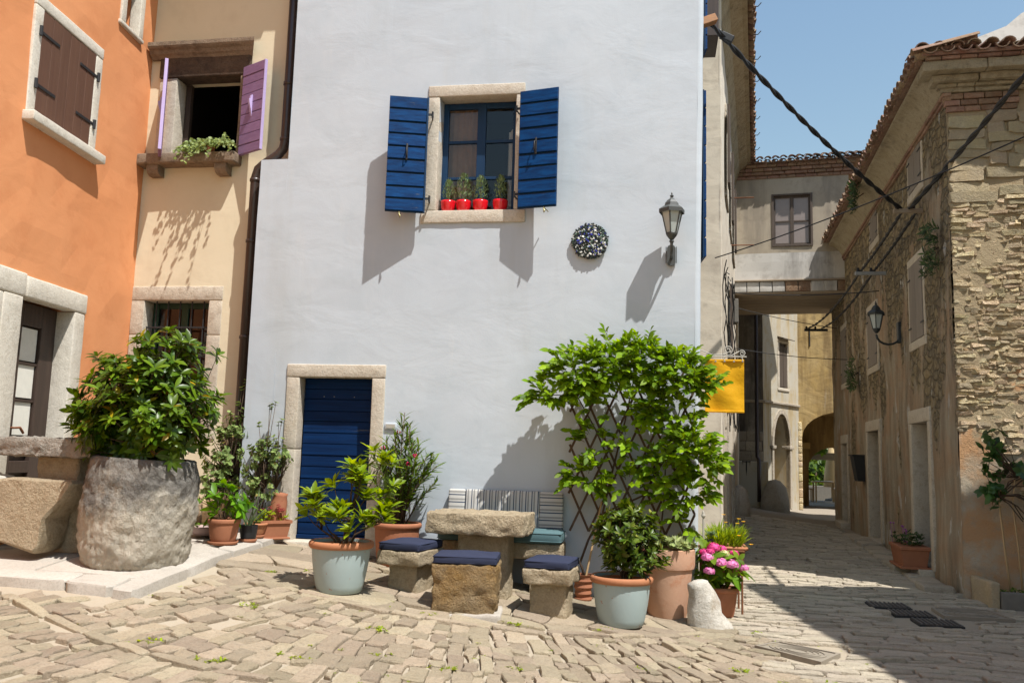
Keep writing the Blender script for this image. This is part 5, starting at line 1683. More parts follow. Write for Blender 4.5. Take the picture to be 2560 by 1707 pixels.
def bench():
    t = thing('stone_bench', 'low stone bench against the white wall behind the table', 'bench', (-1.55, 8.98, 0.3))
    mb = MB(); mb.rbox((-2.13, 8.80, 0.60), (-0.90, 9.25, 0.745), (14, 5, 2), 0.025, 0.02, 6, 4); mb.build('seat', M['table_stone'], t, smooth=True)
    for x in (-1.95, -1.12):
        mb = MB(); mb.rbox((x - 0.11, 8.86, 0.12), (x + 0.11, 9.22, 0.605), (3, 4, 5), 0.025, 0.02, 6, x); mb.build('leg', M['table_stone'], t, smooth=True)
    c = thing('bench_cushion', 'teal seat cushion on the stone bench', 'cushion', (-1.53, 8.95, 0.745))
    mb = MB(); mb.rbox((-2.17, 8.77, 0.75), (-0.90, 9.17, 0.872), (16, 6, 2), 0.035, 0.006, 4, 4, bulge=0.012); mb.build('cover', M['teal_fabric'], c, smooth=True)
    for zz in (0.775, 0.852):
        MB().tube([(-2.165, 9.16, zz), (-2.165, 8.775, zz), (-0.905, 8.775, zz), (-0.905, 9.16, zz)], 0.006, 6).build('piping', M['teal_fabric'], c, smooth=True)
    b = thing('backrest_cushion', 'striped grey and navy back cushion leaning on the white wall', 'cushion', (-1.55, 9.2, 0.87))
    S_ = Matrix.Translation((0, 9.15, 0.80)) @ Matrix.Rotation(-0.12, 4, 'X')
    for x0, x1, mt in ((-2.165, -1.985, 'stripe_along'), (-1.983, -1.185, 'stripe_across'), (-1.183, -0.935, 'stripe_along')):
        mb = MB(S_); mb.rbox((x0, 0.0, 0.0), (x1, 0.075, 0.452), (max(2, int((x1 - x0) / 0.1)), 1, 5), 0.022, 0.006, 5, x0); mb.build('panel', M[mt], b, smooth=True)
bench()

# ------------------------------------------------------------------ stone slab table on the terrace, guard stone
def slab_table():
    t = thing('slab_table', 'thick weathered stone slab on stacked stones beside the orange house', 'table', (-5.4, 7.25, 0.70))
    mb = MB(); mb.rbox((-5.98, 7.08, 1.492), (-4.93, 7.62, 1.655), (26, 12, 6), 0.012, 0.028, 11, 1); soft(mb.build('top_slab', M['grey_rock'], t), 0.5)
    mb = MB(); mb.rbox((-5.56, 7.22, 1.24), (-5.13, 7.55, 1.50), (6, 5, 5), 0.03, 0.02, 5, 5); mb.build('upper_stone', M['table_stone'], t, smooth=True)
    out = [(-5.83, 0.86), (-5.72, 0.74), (-5.34, 0.655), (-5.29, 0.70), (-5.26, 0.95), (-5.08, 1.14), (-5.02, 1.255), (-5.05, 1.29), (-5.30, 1.285), (-5.62, 1.30), (-5.76, 1.28), (-5.80, 1.12)]
    mb = MB()
    n = len(out); vs_ = []; fs_ = []
    cx = sum(p[0] for p in out) / n; cz = sum(p[1] for p in out) / n
    rings = [(6.99, 0.5), (6.985, 0.93), (7.01, 1.0), (7.12, 1.01), (7.24, 1.0), (7.34, 0.97), (7.36, 0.9)]
    for y, k in rings:
        for (x, z) in out:
            p = Vector((cx + (x - cx) * k, y, cz + (z - cz) * k))
            vs_.append(p + Vector((U(-.01, .01), 0.03 * noise.noise(p * 6), U(-.008, .008))))
    for j in range(len(rings) - 1):
        for i in range(n): fs_.append((j * n + i, j * n + (i + 1) % n, (j + 1) * n + (i + 1) % n, (j + 1) * n + i))
    fs_.append(tuple(range(n))[::-1]); fs_.append(tuple(range((len(rings) - 1) * n, len(rings) * n)))
    soft(mb.add(vs_, fs_).build('base_stone', M['table_stone'], t), 0.6)
    mb = MB(); mb.rbox((-5.42, 7.36, 0.62), (-5.10, 7.75, 1.27), (4, 5, 6), 0.03, 0.02, 5, 7); mb.build('rear_stone', M['table_stone'], t, smooth=True)
    mb = MB(); mb.rbox((-6.1, 7.05, 1.0), (-5.80, 7.3, 1.31), (3, 3, 3), 0.04, 0.03, 5, 9); mb.build('side_stone', M['pale_rock'], t, smooth=True)
slab_table()

def guard_stone():
    mb = MB()
    til = Matrix.Rotation(-0.22, 3, 'Y') @ Matrix.Rotation(0.10, 3, 'X')
    mb.lathe([(0.24, -0.12), (0.21, 0.02), (0.178, 0.12), (0.152, 0.22), (0.128, 0.32), (0.104, 0.40), (0.088, 0.44), (0.048, 0.458), (0.0, 0.46)], (0.52, 8.70, 0.05), 26, amp=0.035, freq=5, sx=1.0, sy=0.8, hf=0.5, tilt=til)
    o = mb.build('guard_stone', M['pale_rock'], None, smooth=True)
    tag(o, 'whitewashed leaning guard stone at the white house corner', 'stone')
guard_stone()

# ------------------------------------------------------------------ wall ornaments: mosaic disc, lanterns, banner
def mosaic_disc():
    t = thing('mosaic_disc', 'round mosaic plaque of dark and white pebbles on the white wall', 'plaque', (-0.71, 9.29, 3.95))
    F = Matrix.Translation((-0.705, 9.292, 3.945)) @ Matrix.Rotation(math.pi / 2, 4, 'X')
    mb = MB(F); mb.lathe([(0.0, 0.0), (0.185, 0.0), (0.19, 0.02), (0.18, 0.045), (0.0, 0.055)], n=40, capb=False); mb.build('backing', M['mosaic_dark'], t)
    cols = ['mosaic_dark', 'mosaic_white', 'mosaic_green', 'mosaic_blue']
    B = {c: MB(F) for c in cols}
    for i in range(520):
        r = 0.19 * math.sqrt(rnd.random()); a = U(0, 6.283)
        x, y = r * math.cos(a), r * math.sin(a)
        k = rnd.random()
        c = 'mosaic_dark' if k < 0.42 else 'mosaic_white' if k < 0.68 else 'mosaic_green' if k < 0.90 else 'mosaic_blue'
        s = U(0.005, 0.013)
        R_ = Matrix.Translation((x, y, 0.05 - 0.02 * (r / 0.19) ** 2)) @ Matrix.Rotation(U(0, 3.1), 4, 'Z') @ Matrix.Rotation(U(-.6, .6), 4, 'X')
        B[c].rbox((-s, -s * U(.5, 1), -0.012), (s, s * U(.5, 1), U(0.006, 0.02)), (1, 1, 1), 0.002, M=R_)
    for i in range(46):                                       # thin shards round the rim
        a = i / 46 * 6.283 + U(-.05, .05); r = 0.175
        R_ = Matrix.Translation((r * math.cos(a), r * math.sin(a), 0.035)) @ Matrix.Rotation(a, 4, 'Z')
        B['mosaic_dark'].rbox((-0.01, -0.008, -0.006), (U(0.02, 0.035), 0.008, 0.004), (1, 1, 1), 0.002, M=R_)
    for c in cols: B[c].build('pebbles', M[c], t, kind='stuff')
mosaic_disc()

def hexring(r, z, n=6, a0=0.0): return [(r * math.cos(a0 + 2 * math.pi * i / n), r * math.sin(a0 + 2 * math.pi * i / n), z) for i in range(n)]
def lantern_head(t, c, s, mat, a0=0.0):
    """six sided lantern: c = bottom centre of the glass cage, s = scale"""
    F = Matrix.Translation(c) @ Matrix.Scale(s, 4)
    rb, rt, h = 0.062, 0.125, 0.27
    cage = MB(F)
    lo, hi = hexring(rb, 0.0, 6, a0), hexring(rt, h, 6, a0)
    for i in range(6):
        cage.tube([lo[i], hi[i]], 0.0085, 5)
        cage.tube([lo[i], lo[(i + 1) % 6]], 0.009, 5)
        cage.tube([hi[i], hi[(i + 1) % 6]], 0.009, 5)
    cage.build('cage', M[mat], t)
    for i in range(6):
        j = (i + 1) % 6
        k = 0.985
        q = [Vector(lo[i]) * k, Vector(lo[j]) * k, Vector(hi[j]) * k, Vector(hi[i]) * k]
        n_ = ((q[1] - q[0]).cross(q[3] - q[0])).normalized() * 0.003
        g = MB(F); g.hexa([q[0], q[1], q[1] - n_, q[0] - n_, q[3], q[2], q[2] - n_, q[3] - n_]); g.build('glass_pane', M['frosted_glass'], t)
    r = MB(F)
    ring = [(0.150, h - 0.035), (0.152, h + 0.008), (0.10, h + 0.045), (0.085, h + 0.052), (0.078, h + 0.085), (0.05, h + 0.12), (0.03, h + 0.135), (0.014, h + 0.15), (0.022, h + 0.165), (0.024, h + 0.172), (0.008, h + 0.185), (0.010, h + 0.20), (0.0, h + 0.222)]
    vs_ = []; fs_ = []
    for rr, z in ring: vs_ += hexring(rr, z, 6, a0)
    for k in range(len(ring) - 1):
        for i in range(6): fs_.append((k * 6 + i, k * 6 + (i + 1) % 6, (k + 1) * 6 + (i + 1) % 6, (k + 1) * 6 + i))
    r.add(vs_, fs_).build('roof', M[mat], t)
    b = MB(F); b.lathe([(0.020, -0.075), (0.032, -0.06), (0.055, -0.03), (0.068, -0.004), (0.066, 0.004)], n=12, capt=True); b.build('cup', M[mat], t, smooth=True)

def lantern_white_wall():
    t = thing('wall_lantern', 'grey metal lantern on the white wall near the corner', 'lantern', (0.165, 9.28, 3.7), 'wall lanterns')
    c = Vector((0.165, 9.05, 3.965))
    lantern_head(t, c, 0.92, 'lantern_metal', 0.30)
    mb = MB()
    mb.tube([(c.x, c.y, c.z - 0.07), (c.x, c.y, 3.86), (c.x, 9.06, 3.80), (c.x, 9.12, 3.765), (c.x, 9.20, 3.75), (c.x, 9.26, 3.745)], [0.02, 0.016, 0.016, 0.016, 0.016, 0.016], 8)
    mb.lathe([(0.016, -0.012), (0.026, -0.006), (0.026, 0.006), (0.016, 0.012)], (c.x, c.y, 3.88), 10)
    mb.build('arm', M['lantern_metal'], t, smooth=True)
    mb = MB()
    mb.prism([(0.165 - 0.045, 3.70), (0.165 - 0.03, 3.675), (0.165, 3.665), (0.165 + 0.03, 3.675), (0.165 + 0.045, 3.70), (0.165 + 0.045, 3.86), (0.165 + 0.03, 3.885), (0.165, 3.895), (0.165 - 0.03, 3.885), (0.165 - 0.045, 3.86)], 9.255, 9.285, axis=1)
    for x in (-0.058, 0.05): mb.box(0.165 + x, 0.165 + x + 0.008, 9.25, 9.285, 3.70, 3.87)
    mb.build('wall_plate', M['lantern_metal'], t)
lantern_white_wall()

def lantern_stone_house():
    t = thing('wall_lantern', 'black lantern on curved arm at the stone house', 'lantern', (3.92, 14.8, 3.7), 'wall lanterns')
    p = RC + SD * 3.3
    c = Vector((p.x - 0.385, p.y - 0.1, 3.80))
    lantern_head(t, c, 0.95, 'lantern_black', 0.2)
    mb = MB()
    pts = []
    for i in range(9):
        a = math.pi * (1.0 + i / 8)
        pts.append((p.x - 0.20 + 0.19 * math.cos(a), p.y - 0.1 + 0.05 * i / 8, c.z - 0.09 + 0.16 * math.sin(a) * 1.0))
    mb.tube(pts, 0.018, 8); mb.build('arm', M['lantern_black'], t, smooth=True)
    MB().rbox((p.x - 0.05, p.y - 0.09, c.z - 0.22), (p.x + 0.03, p.y + 0.03, c.z + 0.12), (1, 1, 1), 0.012).build('wall_plate', M['lantern_black'], t)
lantern_stone_house()

def banner():
    t = thing('banner', 'plain yellow cloth banner hanging from a scrolled iron arm', 'banner', (0.82, 10.6, 2.2))
    y = 10.6
    x0, x1, z0, z1 = 0.592, 1.046, 2.185, 2.815
    nx, nz = 16, 20
    vs_ = []; fs_ = []
    def W(u, v):
        x = x0 + (x1 - x0) * u; z = z0 + (z1 - z0) * v
        dy = 0.012 * math.sin(u * 7 + v * 3) + 0.010 * noise.noise(Vector((u * 3, v * 4, 2))) + 0.006 * math.sin(v * 9 + u * 4)
        return x, y + dy, z + 0.006 * math.sin(u * math.pi * 4) * v
    for s in (0, 0.003):
        for j in range(nz + 1):
            for i in range(nx + 1):
                a = W(i / nx, j / nz); vs_.append((a[0], a[1] + s, a[2]))
    m = (nx + 1) * (nz + 1)
    for s in (0, 1):
        for j in range(nz):
            for i in range(nx):
                q = (s * m + j * (nx + 1) + i, s * m + j * (nx + 1) + i + 1, s * m + (j + 1) * (nx + 1) + i + 1, s * m + (j + 1) * (nx + 1) + i)
                fs_.append(q if s == 0 else q[::-1])
    MB().add(vs_, fs_).build('cloth', M['yellow_banner'], t, smooth=True)
    for z in (z0 + 0.012, z1 - 0.012):
        MB().rbox((x0, y - 0.016, z - 0.014), (x1, y + 0.016, z + 0.014), (8, 1, 1), 0.006, 0.004).build('hem', M['yellow_banner'], t, smooth=True)
    for u in (0.04, 0.27, 0.50, 0.74, 0.96):
        x = x0 + (x1 - x0) * u
        MB().lathe([(0.007, -0.001), (0.011, 0.0), (0.007, 0.001)], (x, y - 0.02, z1 - 0.022), 10, tilt=Matrix.Rotation(math.pi / 2, 3, 'X')).build('grommet', M['pale_metal'], t)
    for u in (0.04, 0.50, 0.96):
        x = x0 + (x1 - x0) * u
        MB().tube([(x, y - 0.02, z1 - 0.022), (x - 0.006, y - 0.012, z1 + 0.02), (x, y, z1 + 0.045), (x + 0.006, y + 0.012, z1 + 0.02), (x, y - 0.018, z1 - 0.02)], 0.004, 5).build('cable_tie', M['pale_metal'], t)
    a = MB()
    a.tube([(0.45, y, z1 + 0.035), (x1 + 0.03, y, z1 + 0.035)], 0.008, 6)
    a.build('arm', M['pale_metal'], t)
    def scroll(cx, cz, r, turns, a0, sgn):
        pts = []
        for i in range(28):
            k = i / 27
            an = a0 + sgn * k * turns * 2 * math.pi
            rr = r * (1 - 0.78 * k)
            pts.append((cx + rr * math.cos(an), y, cz + rr * math.sin(an)))
        return pts
    s = MB()
    s.tube([(0.46, y, z1 + 0.15), (0.55, y, z1 + 0.11), (0.68, y, z1 + 0.055), (0.80, y, z1 + 0.06), (0.90, y, z1 + 0.10)], 0.006, 6)
    s.tube(scroll(0.86, z1 + 0.115, 0.055, 1.6, -1.2, 1), 0.006, 6)
    s.tube(scroll(1.025, z1 + 0.075, 0.04, 1.5, 2.6, -1), 0.006, 6)
    s.tube([(0.80, y, z1 + 0.06), (0.90, y, z1 + 0.05), (0.99, y, z1 + 0.10)], 0.006, 6)
    s.build('scroll', M['pale_metal'], t, smooth=True)
banner()

# ------------------------------------------------------------------ cables, brackets, meter box
def sag(a, b, s, n=14):
    a, b = Vector(a), Vector(b)
    return [a.lerp(b, i / n) - Vector((0, 0, s * 4 * (i / n) * (1 - i / n))) for i in range(n + 1)]
def twisted(name, pts, label, r=0.017, turns=16, parent=None):
    t = thing(name, label, 'cable', pts[0], 'cables over the lane')
    n = len(pts)
    for k in range(2):
        q = []
        m = 90
        for i in range(m + 1):
            f = i / m * (n - 1); j = min(int(f), n - 2); p = pts[j].lerp(pts[j + 1], f - j)
            d = (pts[j + 1] - pts[j]).normalized()
            e1 = d.cross(Vector((0, 0, 1))).normalized(); e2 = d.cross(e1)
            an = i / m * turns * 2 * math.pi / 2 + k * math.pi
            q.append(p + (e1 * math.cos(an) + e2 * math.sin(an)) * r * 0.8)
        MB().tube(q, r, 6).build('strand', M['cable'], t, smooth=True)
    return t
pA = Vector((0.62, 9.75, 6.62))                               # bracket on the white house
pB = RC + SD * 1.45 - RU * 0.30; pB.z = 5.30                  # upper bracket on the stone house
pC = RC + SD * 4.3 - RU * 0.30; pC.z = 4.98
pD = RC + SD * 11.5 - RU * 0.55; pD.z = 5.02
pE = pB + (Vector((3.95, 8.2, 6.05)) - pB) * 1.22                                # on the side house, outside the picture
c = twisted('overhead_cable', sag(pA, pB, 0.10), 'thick twisted black cable crossing from white house to stone house', 0.020)
MB().rbox((-0.05, -0.03, -0.04), (0.11, 0.03, 0.05), (1, 1, 1), 0.012, M=Matrix.Translation(pA.lerp(pB, 0.055)) @ Matrix.Rotation(0.5, 4, 'Y')).build('clamp', M['cable'], c)
twisted('overhead_cable', sag(pE, pB + Vector((0.12, 0, 0)), 0.05), 'thick twisted cable rising right from the stone house bracket', 0.020)
twisted('wall_cable', sag(pB + Vector((0.02, 0, -0.03)), pC + Vector((-0.12, 0, 0.02)), 0.03) + sag(pC + Vector((-0.12, 0, 0.02)), pD + Vector((-0.05, 0, 0.02)), 0.16)[1:], 'twisted cable along the stone house, nearer the lane', 0.015, 26)
twisted('wall_cable', sag(pB + Vector((0.22, 0, -0.03)), pC + Vector((0.10, 0, 0.02)), 0.03) + sag(pC + Vector((0.10, 0, 0.02)), pD + Vector((0.28, 0, 0.02)), 0.16)[1:], 'twisted cable along the stone house, nearer the wall', 0.015, 26)
def thin(name, pts, label, r=0.008):
    o = MB().tube(pts, r, 6).build(name, M['cable'], None, smooth=True)
    tag(o, label, 'cable', 'cables over the lane')
thin('thin_cable', sag((0.80, 11.9, 4.35), (4.62, 7.55, 5.14), 0.12, 20), 'thin black cable crossing the whole lane below the bridge window')
thin('thin_cable', sag((1.30, 15.5, 4.55), tuple(RC + SD * 3.3 - RU * 0.30 + Vector((0, 0, 4.45))), 0.06, 16), 'thin cable running to the lantern on the stone house')
thin('thin_cable', sag((1.75, 19.8, 4.10), tuple(RC + SD * 9.0 - RU * 0.02 + Vector((0, 0, 3.95))), 0.05, 12), 'lowest thin cable under the bridge room')
thin('thin_cable', sag((1.70, 19.6, 5.0), tuple(RC + SD * 8.9 - RU * 0.25 + Vector((0, 0, 4.65))), 0.04, 12), 'thin cable just under the bridge ceiling boards')
def bracket(name, p, w, label, mat='lamp_bracket_grey'):
    t = thing(name, label, 'bracket', p)
    MB().rbox((p.x - w, p.y - 0.035, p.z - 0.06), (p.x + 0.42, p.y + 0.035, p.z), (2, 1, 1), 0.006).build('bar', M[mat], t)
    for dx in (-w + 0.05, -w + 0.27):
        MB().lathe([(0.016, 0.0), (0.028, 0.012), (0.03, 0.03), (0.02, 0.045), (0.026, 0.06), (0.012, 0.07)], (p.x + dx, p.y, p.z), 10, capt=True).build('insulator', M['iron'], t, smooth=True)
bracket('cable_bracket', pB, 0.10, 'grey bar bracket near the top of the stone house wall', 'weathered_beam')
bracket('cable_bracket', pC, 0.22, 'dark bar bracket with insulators midway along stone house')
bracket('cable_bracket', pD, 0.15, 'bar bracket at the far end of the stone house', 'iron')
t_ = thing('cable_bracket', 'orange timber bracket at the white house corner', 'bracket', (0.5, 9.6, 6.6))
MB().rbox((-0.02, -0.05, -0.045), (0.22, 0.05, 0.045), (2, 1, 1), 0.006, M=Matrix.Translation((0.47, 9.62, 6.56)) @ Matrix.Rotation(-0.45, 4, 'Y') @ Matrix.Rotation(0.3, 4, 'Z')).build('arm', M['bracket_wood'], t_)
MB().lathe([(0.03, 0.0), (0.03, 0.08)], (0.62, 9.72, 6.60), 10, capt=True).build('insulator', M['iron'], t_)
mtr = thing('meter_box', 'grey meter box with tangled wires on the beige house', 'box', (1.33, 15.9, 4.3))
MB().rbox((1.28, 15.7, 4.05), (1.46, 16.0, 4.48), (1, 1, 1), 0.012).build('case', M['concrete_dark'], mtr)
w_ = MB()
for k in range(7):
    z = 4.5
    pts = [Vector((0.98 + 0.04 * k, 12.25 + k * 0.25, 4.4 - 0.05 * k))]
    for i in range(12):
        pts.append(Vector((0.96 + 0.012 * i + U(-.03, .03) + 0.03 * k, 12.6 + 0.12 * k + U(-.1, .1) + i * 0.05, 4.3 - i * 0.2 + U(-.06, .06))))
    w_.tube(pts, 0.008, 5)
w_.build('wires', M['cable'], mtr, smooth=True)

mb = thing('mailbox', 'small black mailbox beside the second doorway', 'mailbox', tuple(RC + SD * 7.15 - RU * 0.1 + Vector((0, 0, 1.3))))
q = RC + SD * 7.15
MB().hexa([(q.x - 0.16, q.y - 0.14, 1.28), (q.x + 0.02, q.y - 0.14, 1.28), (q.x + 0.02, q.y + 0.14, 1.28), (q.x - 0.16, q.y + 0.14, 1.28),
           (q.x - 0.24, q.y - 0.16, 1.78), (q.x + 0.02, q.y - 0.16, 1.78), (q.x + 0.02, q.y + 0.16, 1.78), (q.x - 0.24, q.y + 0.16, 1.78)]).build('case', M['iron'], mb)
MB().rbox((q.x - 0.27, q.y - 0.18, 1.782), (q.x + 0.02, q.y + 0.18, 1.81), (1, 1, 1), 0.008).build('lid', M['iron'], mb)

bk = thing('litter_basket', 'slatted metal litter basket on the stained far wall', 'litter bin', (2.45, 24.5, 0.9))
for i in range(12):
    a = 2 * math.pi * i / 12
    MB().tube([(2.45 + 0.13 * math.cos(a), 24.55 + 0.13 * math.sin(a), 0.92), (2.45 + 0.19 * math.cos(a), 24.55 + 0.19 * math.sin(a), 1.62)], 0.016, 4).build('slat', M['iron'], bk)
for z, r in ((0.95, 0.135), (1.6, 0.19)):
    MB().tube([(2.45 + r * math.cos(a / 12 * 6.2832), 24.55 + r * math.sin(a / 12 * 6.2832), z) for a in range(13)], 0.014, 5).build('hoop', M['iron'], bk)

# ------------------------------------------------------------------ manhole covers and drain grates
def manhole(name, pts, label, mat):
    """square cover with concentric cast rings; pts = four ground corners"""
    P = [Vector((x, y, 0)) for x, y in pts]
    c = sum(P, Vector()) / 4
    t = thing(name, label, 'manhole cover', (c.x, c.y, G(c.x, c.y)))
    def Q(u, v, h):
        p = P[0] * (1 - u) * (1 - v) + P[1] * u * (1 - v) + P[2] * u * v + P[3] * (1 - u) * v
        return (p.x, p.y, G(p.x, p.y) + 0.012 + h)
    def slab(u0, u1, v0, v1, h0, h1, nm):
        MB().hexa([Q(u0, v0, h0), Q(u1, v0, h0), Q(u1, v1, h0), Q(u0, v1, h0), Q(u0, v0, h1), Q(u1, v0, h1), Q(u1, v1, h1), Q(u0, v1, h1)]).build(nm, M[mat], t)
    slab(0, 1, 0, 1, -0.05, 0.0, 'plate')
    for a in ((0, 1, 0, .05), (0, 1, .95, 1), (0, .05, .052, .948), (.95, 1, .052, .948)): slab(*a, 0.0, 0.010, 'frame_edge')
    for r in (0.42, 0.34, 0.26, 0.17):
        m = MB()
        n = 36
        for i in range(n):
            a0, a1 = 2 * math.pi * i / n, 2 * math.pi * (i + 1) / n
            q = []
            for h in (0.0, 0.007):
                for rr, aa in ((r, a0), (r, a1), (r - 0.028, a1), (r - 0.028, a0)):
                    q.append(Q(0.5 + rr * math.cos(aa), 0.5 + rr * math.sin(aa), h))
            m.hexa(q)
        m.build('ring', M[mat], t)
manhole('manhole_cover', [(0.86, 7.97), (1.32, 7.50), (1.54, 7.86), (1.08, 8.20)], 'sunlit manhole cover with cast rings in the pale paving', 'cast_iron')
manhole('manhole_cover', [(3.00, 10.00), (3.70, 10.02), (3.62, 10.55), (3.02, 10.50)], 'manhole cover lying in the shade near stone house', 'cast_iron')
def grate(x, y, w, d, label):
    t = thing('drain_grate', label, 'drain grate', (x, y, G(x, y)), 'drain grates')
    z = G(x, y) + 0.002
    MB().box(x - w / 2, x + w / 2, y - d / 2, y + d / 2, z - 0.03, z).build('tray', M['iron'], t)
    for i in range(9):
        xx = x - w / 2 + (i + 0.5) * w / 9
        MB().box(xx - 0.008, xx + 0.008, y - d / 2, y + d / 2, z, z + 0.012).build('bar', M['grate_iron'], t)
grate(2.60, 10.62, 0.42, 0.36, 'farthest of three dark drain grates in the lane')
grate(2.72, 10.16, 0.42, 0.36, 'middle of three dark drain grates in the lane')
grate(2.84, 9.70, 0.42, 0.36, 'nearest of three dark drain grates in the lane')
# kerb stones along the foot of the stone house
for i in range(12):
    s0 = 0.1 + i * 0.62
    p = RC + SD * (s0 + 0.3) - RU * (0.22 + U(-.03, .05)); a = math.pi / 2 - TH
    z = G(p.x, p.y)
    m = MB(rotz((p.x, p.y, z), a)); m.rbox((-0.29, -0.17, -0.1), (0.29, 0.17, 0.03 + U(0, .05)), (4, 3, 1), 0.03, 0.03, 5, i)
    o = m.build('kerb_stone', M['lane_cobble'], ground, smooth=True)

# ------------------------------------------------------------------ plants: leaves, stems, pots
_leaf = {}
def leaf_me(L=0.1, W=0.04, fold=0.18, curl=0.15, seg=4, mat='leaf_dark', pos=0.45, name='leaf'):
    key = (L, W, fold, curl, seg, mat, pos)
    if key in _leaf: return _leaf[key]
    vs_ = []; fs_ = []
    for i in range(seg + 1):
        t = i / seg
        if t <= pos: w = math.sin(t / pos * math.pi / 2) ** 0.8
        else: w = math.cos((t - pos) / (1 - pos) * math.pi / 2) ** 0.75
        w = max(w, 0.06) * W / 2
        z = -curl * L * t * t
        y = L * t
        vs_ += [(-w, y, z + fold * w), (0, y, z), (w, y, z + fold * w)]
    for i in range(seg):
        a = i * 3
        fs_ += [(a, a + 1, a + 4, a + 3), (a + 1, a + 2, a + 5, a + 4)]
    me = bpy.data.meshes.new(name)
    me.from_pydata(vs_, [], fs_)
    me.polygons.foreach_set('use_smooth', [True] * len(me.polygons))
    me.materials.append(M[mat])
    _leaf[key] = me
    return me

def orient(p, d, up, s=1.0):
    """leaf frame: along d, upper side towards up"""
    d = Vector(d).normalized()
    x = d.cross(Vector(up))
    if x.length < 1e-4: x = d.orthogonal()
    x.normalize()
    z = x.cross(d).normalized()
    m = Matrix((x * s, d * s, z * s)).transposed().to_4x4()
    m.translation = p
    return m

def foliage(parent, leaves, me, nsingle=120, name='leaf', rest='foliage'):
    """leaves: world matrices; the largest in view become parts, the rest one joined part"""
    if not leaves: return
    off = root_loc(parent)
    sc = [((m.translation - EYE).length / max(1e-3, m.to_scale().y), i) for i, m in enumerate(leaves)]
    sc.sort()
    single = [i for _, i in sc[:nsingle]]
    ss = set(single)
    T = Matrix.Translation(-off)
    for i in single:
        o = bpy.data.objects.new(name, me)
        COL.objects.link(o)
        o.parent = parent
        o.matrix_basis = T @ leaves[i]
    others = [i for i in range(len(leaves)) if i not in ss]
    if not others: return
    nv = len(me.vertices)
    base = np.empty(nv * 3, dtype=np.float32); me.vertices.foreach_get('co', base)
    base = np.c_[base.reshape(-1, 3), np.ones(nv)]
    faces = np.array([list(p.vertices) for p in me.polygons])
    mats = np.array([[list(r) for r in (T @ leaves[i])] for i in others])
    V_ = np.einsum('nij,kj->nki', mats, base)[:, :, :3].reshape(-1, 3)
    F_ = (faces[None, :, :] + (np.arange(len(others)) * nv)[:, None, None]).reshape(-1, faces.shape[1])
    jm = bpy.data.meshes.new(rest)
    jm.vertices.add(len(V_)); jm.vertices.foreach_set('co', V_.astype(np.float32).ravel())
    jm.loops.add(F_.size); jm.loops.foreach_set('vertex_index', F_.astype(np.int32).ravel())
    jm.polygons.add(len(F_)); jm.polygons.foreach_set('loop_start', (np.arange(len(F_)) * F_.shape[1]).astype(np.int32))
    jm.polygons.foreach_set('use_smooth', [True] * len(F_))
    jm.update(calc_edges=True)
    jm.materials.append(me.materials[0])
    o = bpy.data.objects.new(rest, jm)
    COL.objects.link(o)
    o.parent = parent
    o['kind'] = 'stuff'

def rdir():
    while True:
        v = Vector((U(-1, 1), U(-1, 1), U(-1, 1)))
        if 0.05 < v.length < 1: return v.normalized()

def whorl(out, p, d, n, tilt, size, var=0.38, tiers=1, gap=0.02, spread=0.35):
    d = Vector(d).normalized()
    a = d.orthogonal().normalized(); b = d.cross(a)
    ph = U(0, 6.28)
    for t in range(tiers):
        q = p - d * gap * t
        for i in range(n):
            an = ph + 2 * math.pi * i / n + t * 0.6 + U(-spread, spread)
            tl = tilt + U(-0.25, 0.25) + 0.25 * t
            r = a * math.cos(an) + b * math.sin(an)
            dv = d * math.cos(tl) + r * math.sin(tl)
            dv.z -= 0.08
            out.append(orient(q, dv, d, size * U(1 - var, 1 + var)))

def ell_points(ells, n, shell=0.45):
    pts = []
    vol = [e[1][0] * e[1][1] * e[1][2] for e in ells]
    tot = sum(vol)
    for (c, r), v in zip(ells, vol):
        for _ in range(max(1, int(n * v / tot))):
            d = rdir()
            k = shell + (1 - shell) * (rnd.random() ** 0.6)
            k *= 1 + 0.16 * noise.noise(d * 2.2 + Vector(c))
            pts.append((Vector((c[0] + d.x * r[0] * k, c[1] + d.y * r[1] * k, c[2] + d.z * r[2] * k)), d))
    return pts

def stems(parent, base, tips, mat='bark', r0=0.014, r1=0.003, limbs=7, wob=0.04, name='stems'):
    """branches from the base point through a few limbs to every tip"""
    base = Vector(base)
    mb = MB()
    cen = sum((t for t in tips), Vector()) / len(tips)
    L = []
    for i in range(limbs):
        t = tips[rnd.randrange(len(tips))]
        e = base.lerp(t, U(0.42, 0.6))
        e.x += U(-wob, wob); e.y += U(-wob, wob)
        s = base + Vector((U(-0.04, 0.04), U(-0.04, 0.04), 0))
        m = s.lerp(e, 0.5) + Vector((U(-wob, wob), U(-wob, wob), 0.03))
        mb.tube([s - Vector((0, 0, 0.05)), m, e], [r0, r0 * 0.8, r0 * 0.6], 6)
        L.append(e)
    for t in tips:
        e = min(L, key=lambda q: (q - t).length_squared * (1 + 0.3 * rnd.random()))
        m = e.lerp(t, 0.5) + Vector((U(-wob, wob), U(-wob, wob), -0.01))
        mb.tube([e, m, t], [r0 * 0.5, r1 * 1.4, r1], 4)
    return mb.build(name, M[mat], parent, smooth=True)

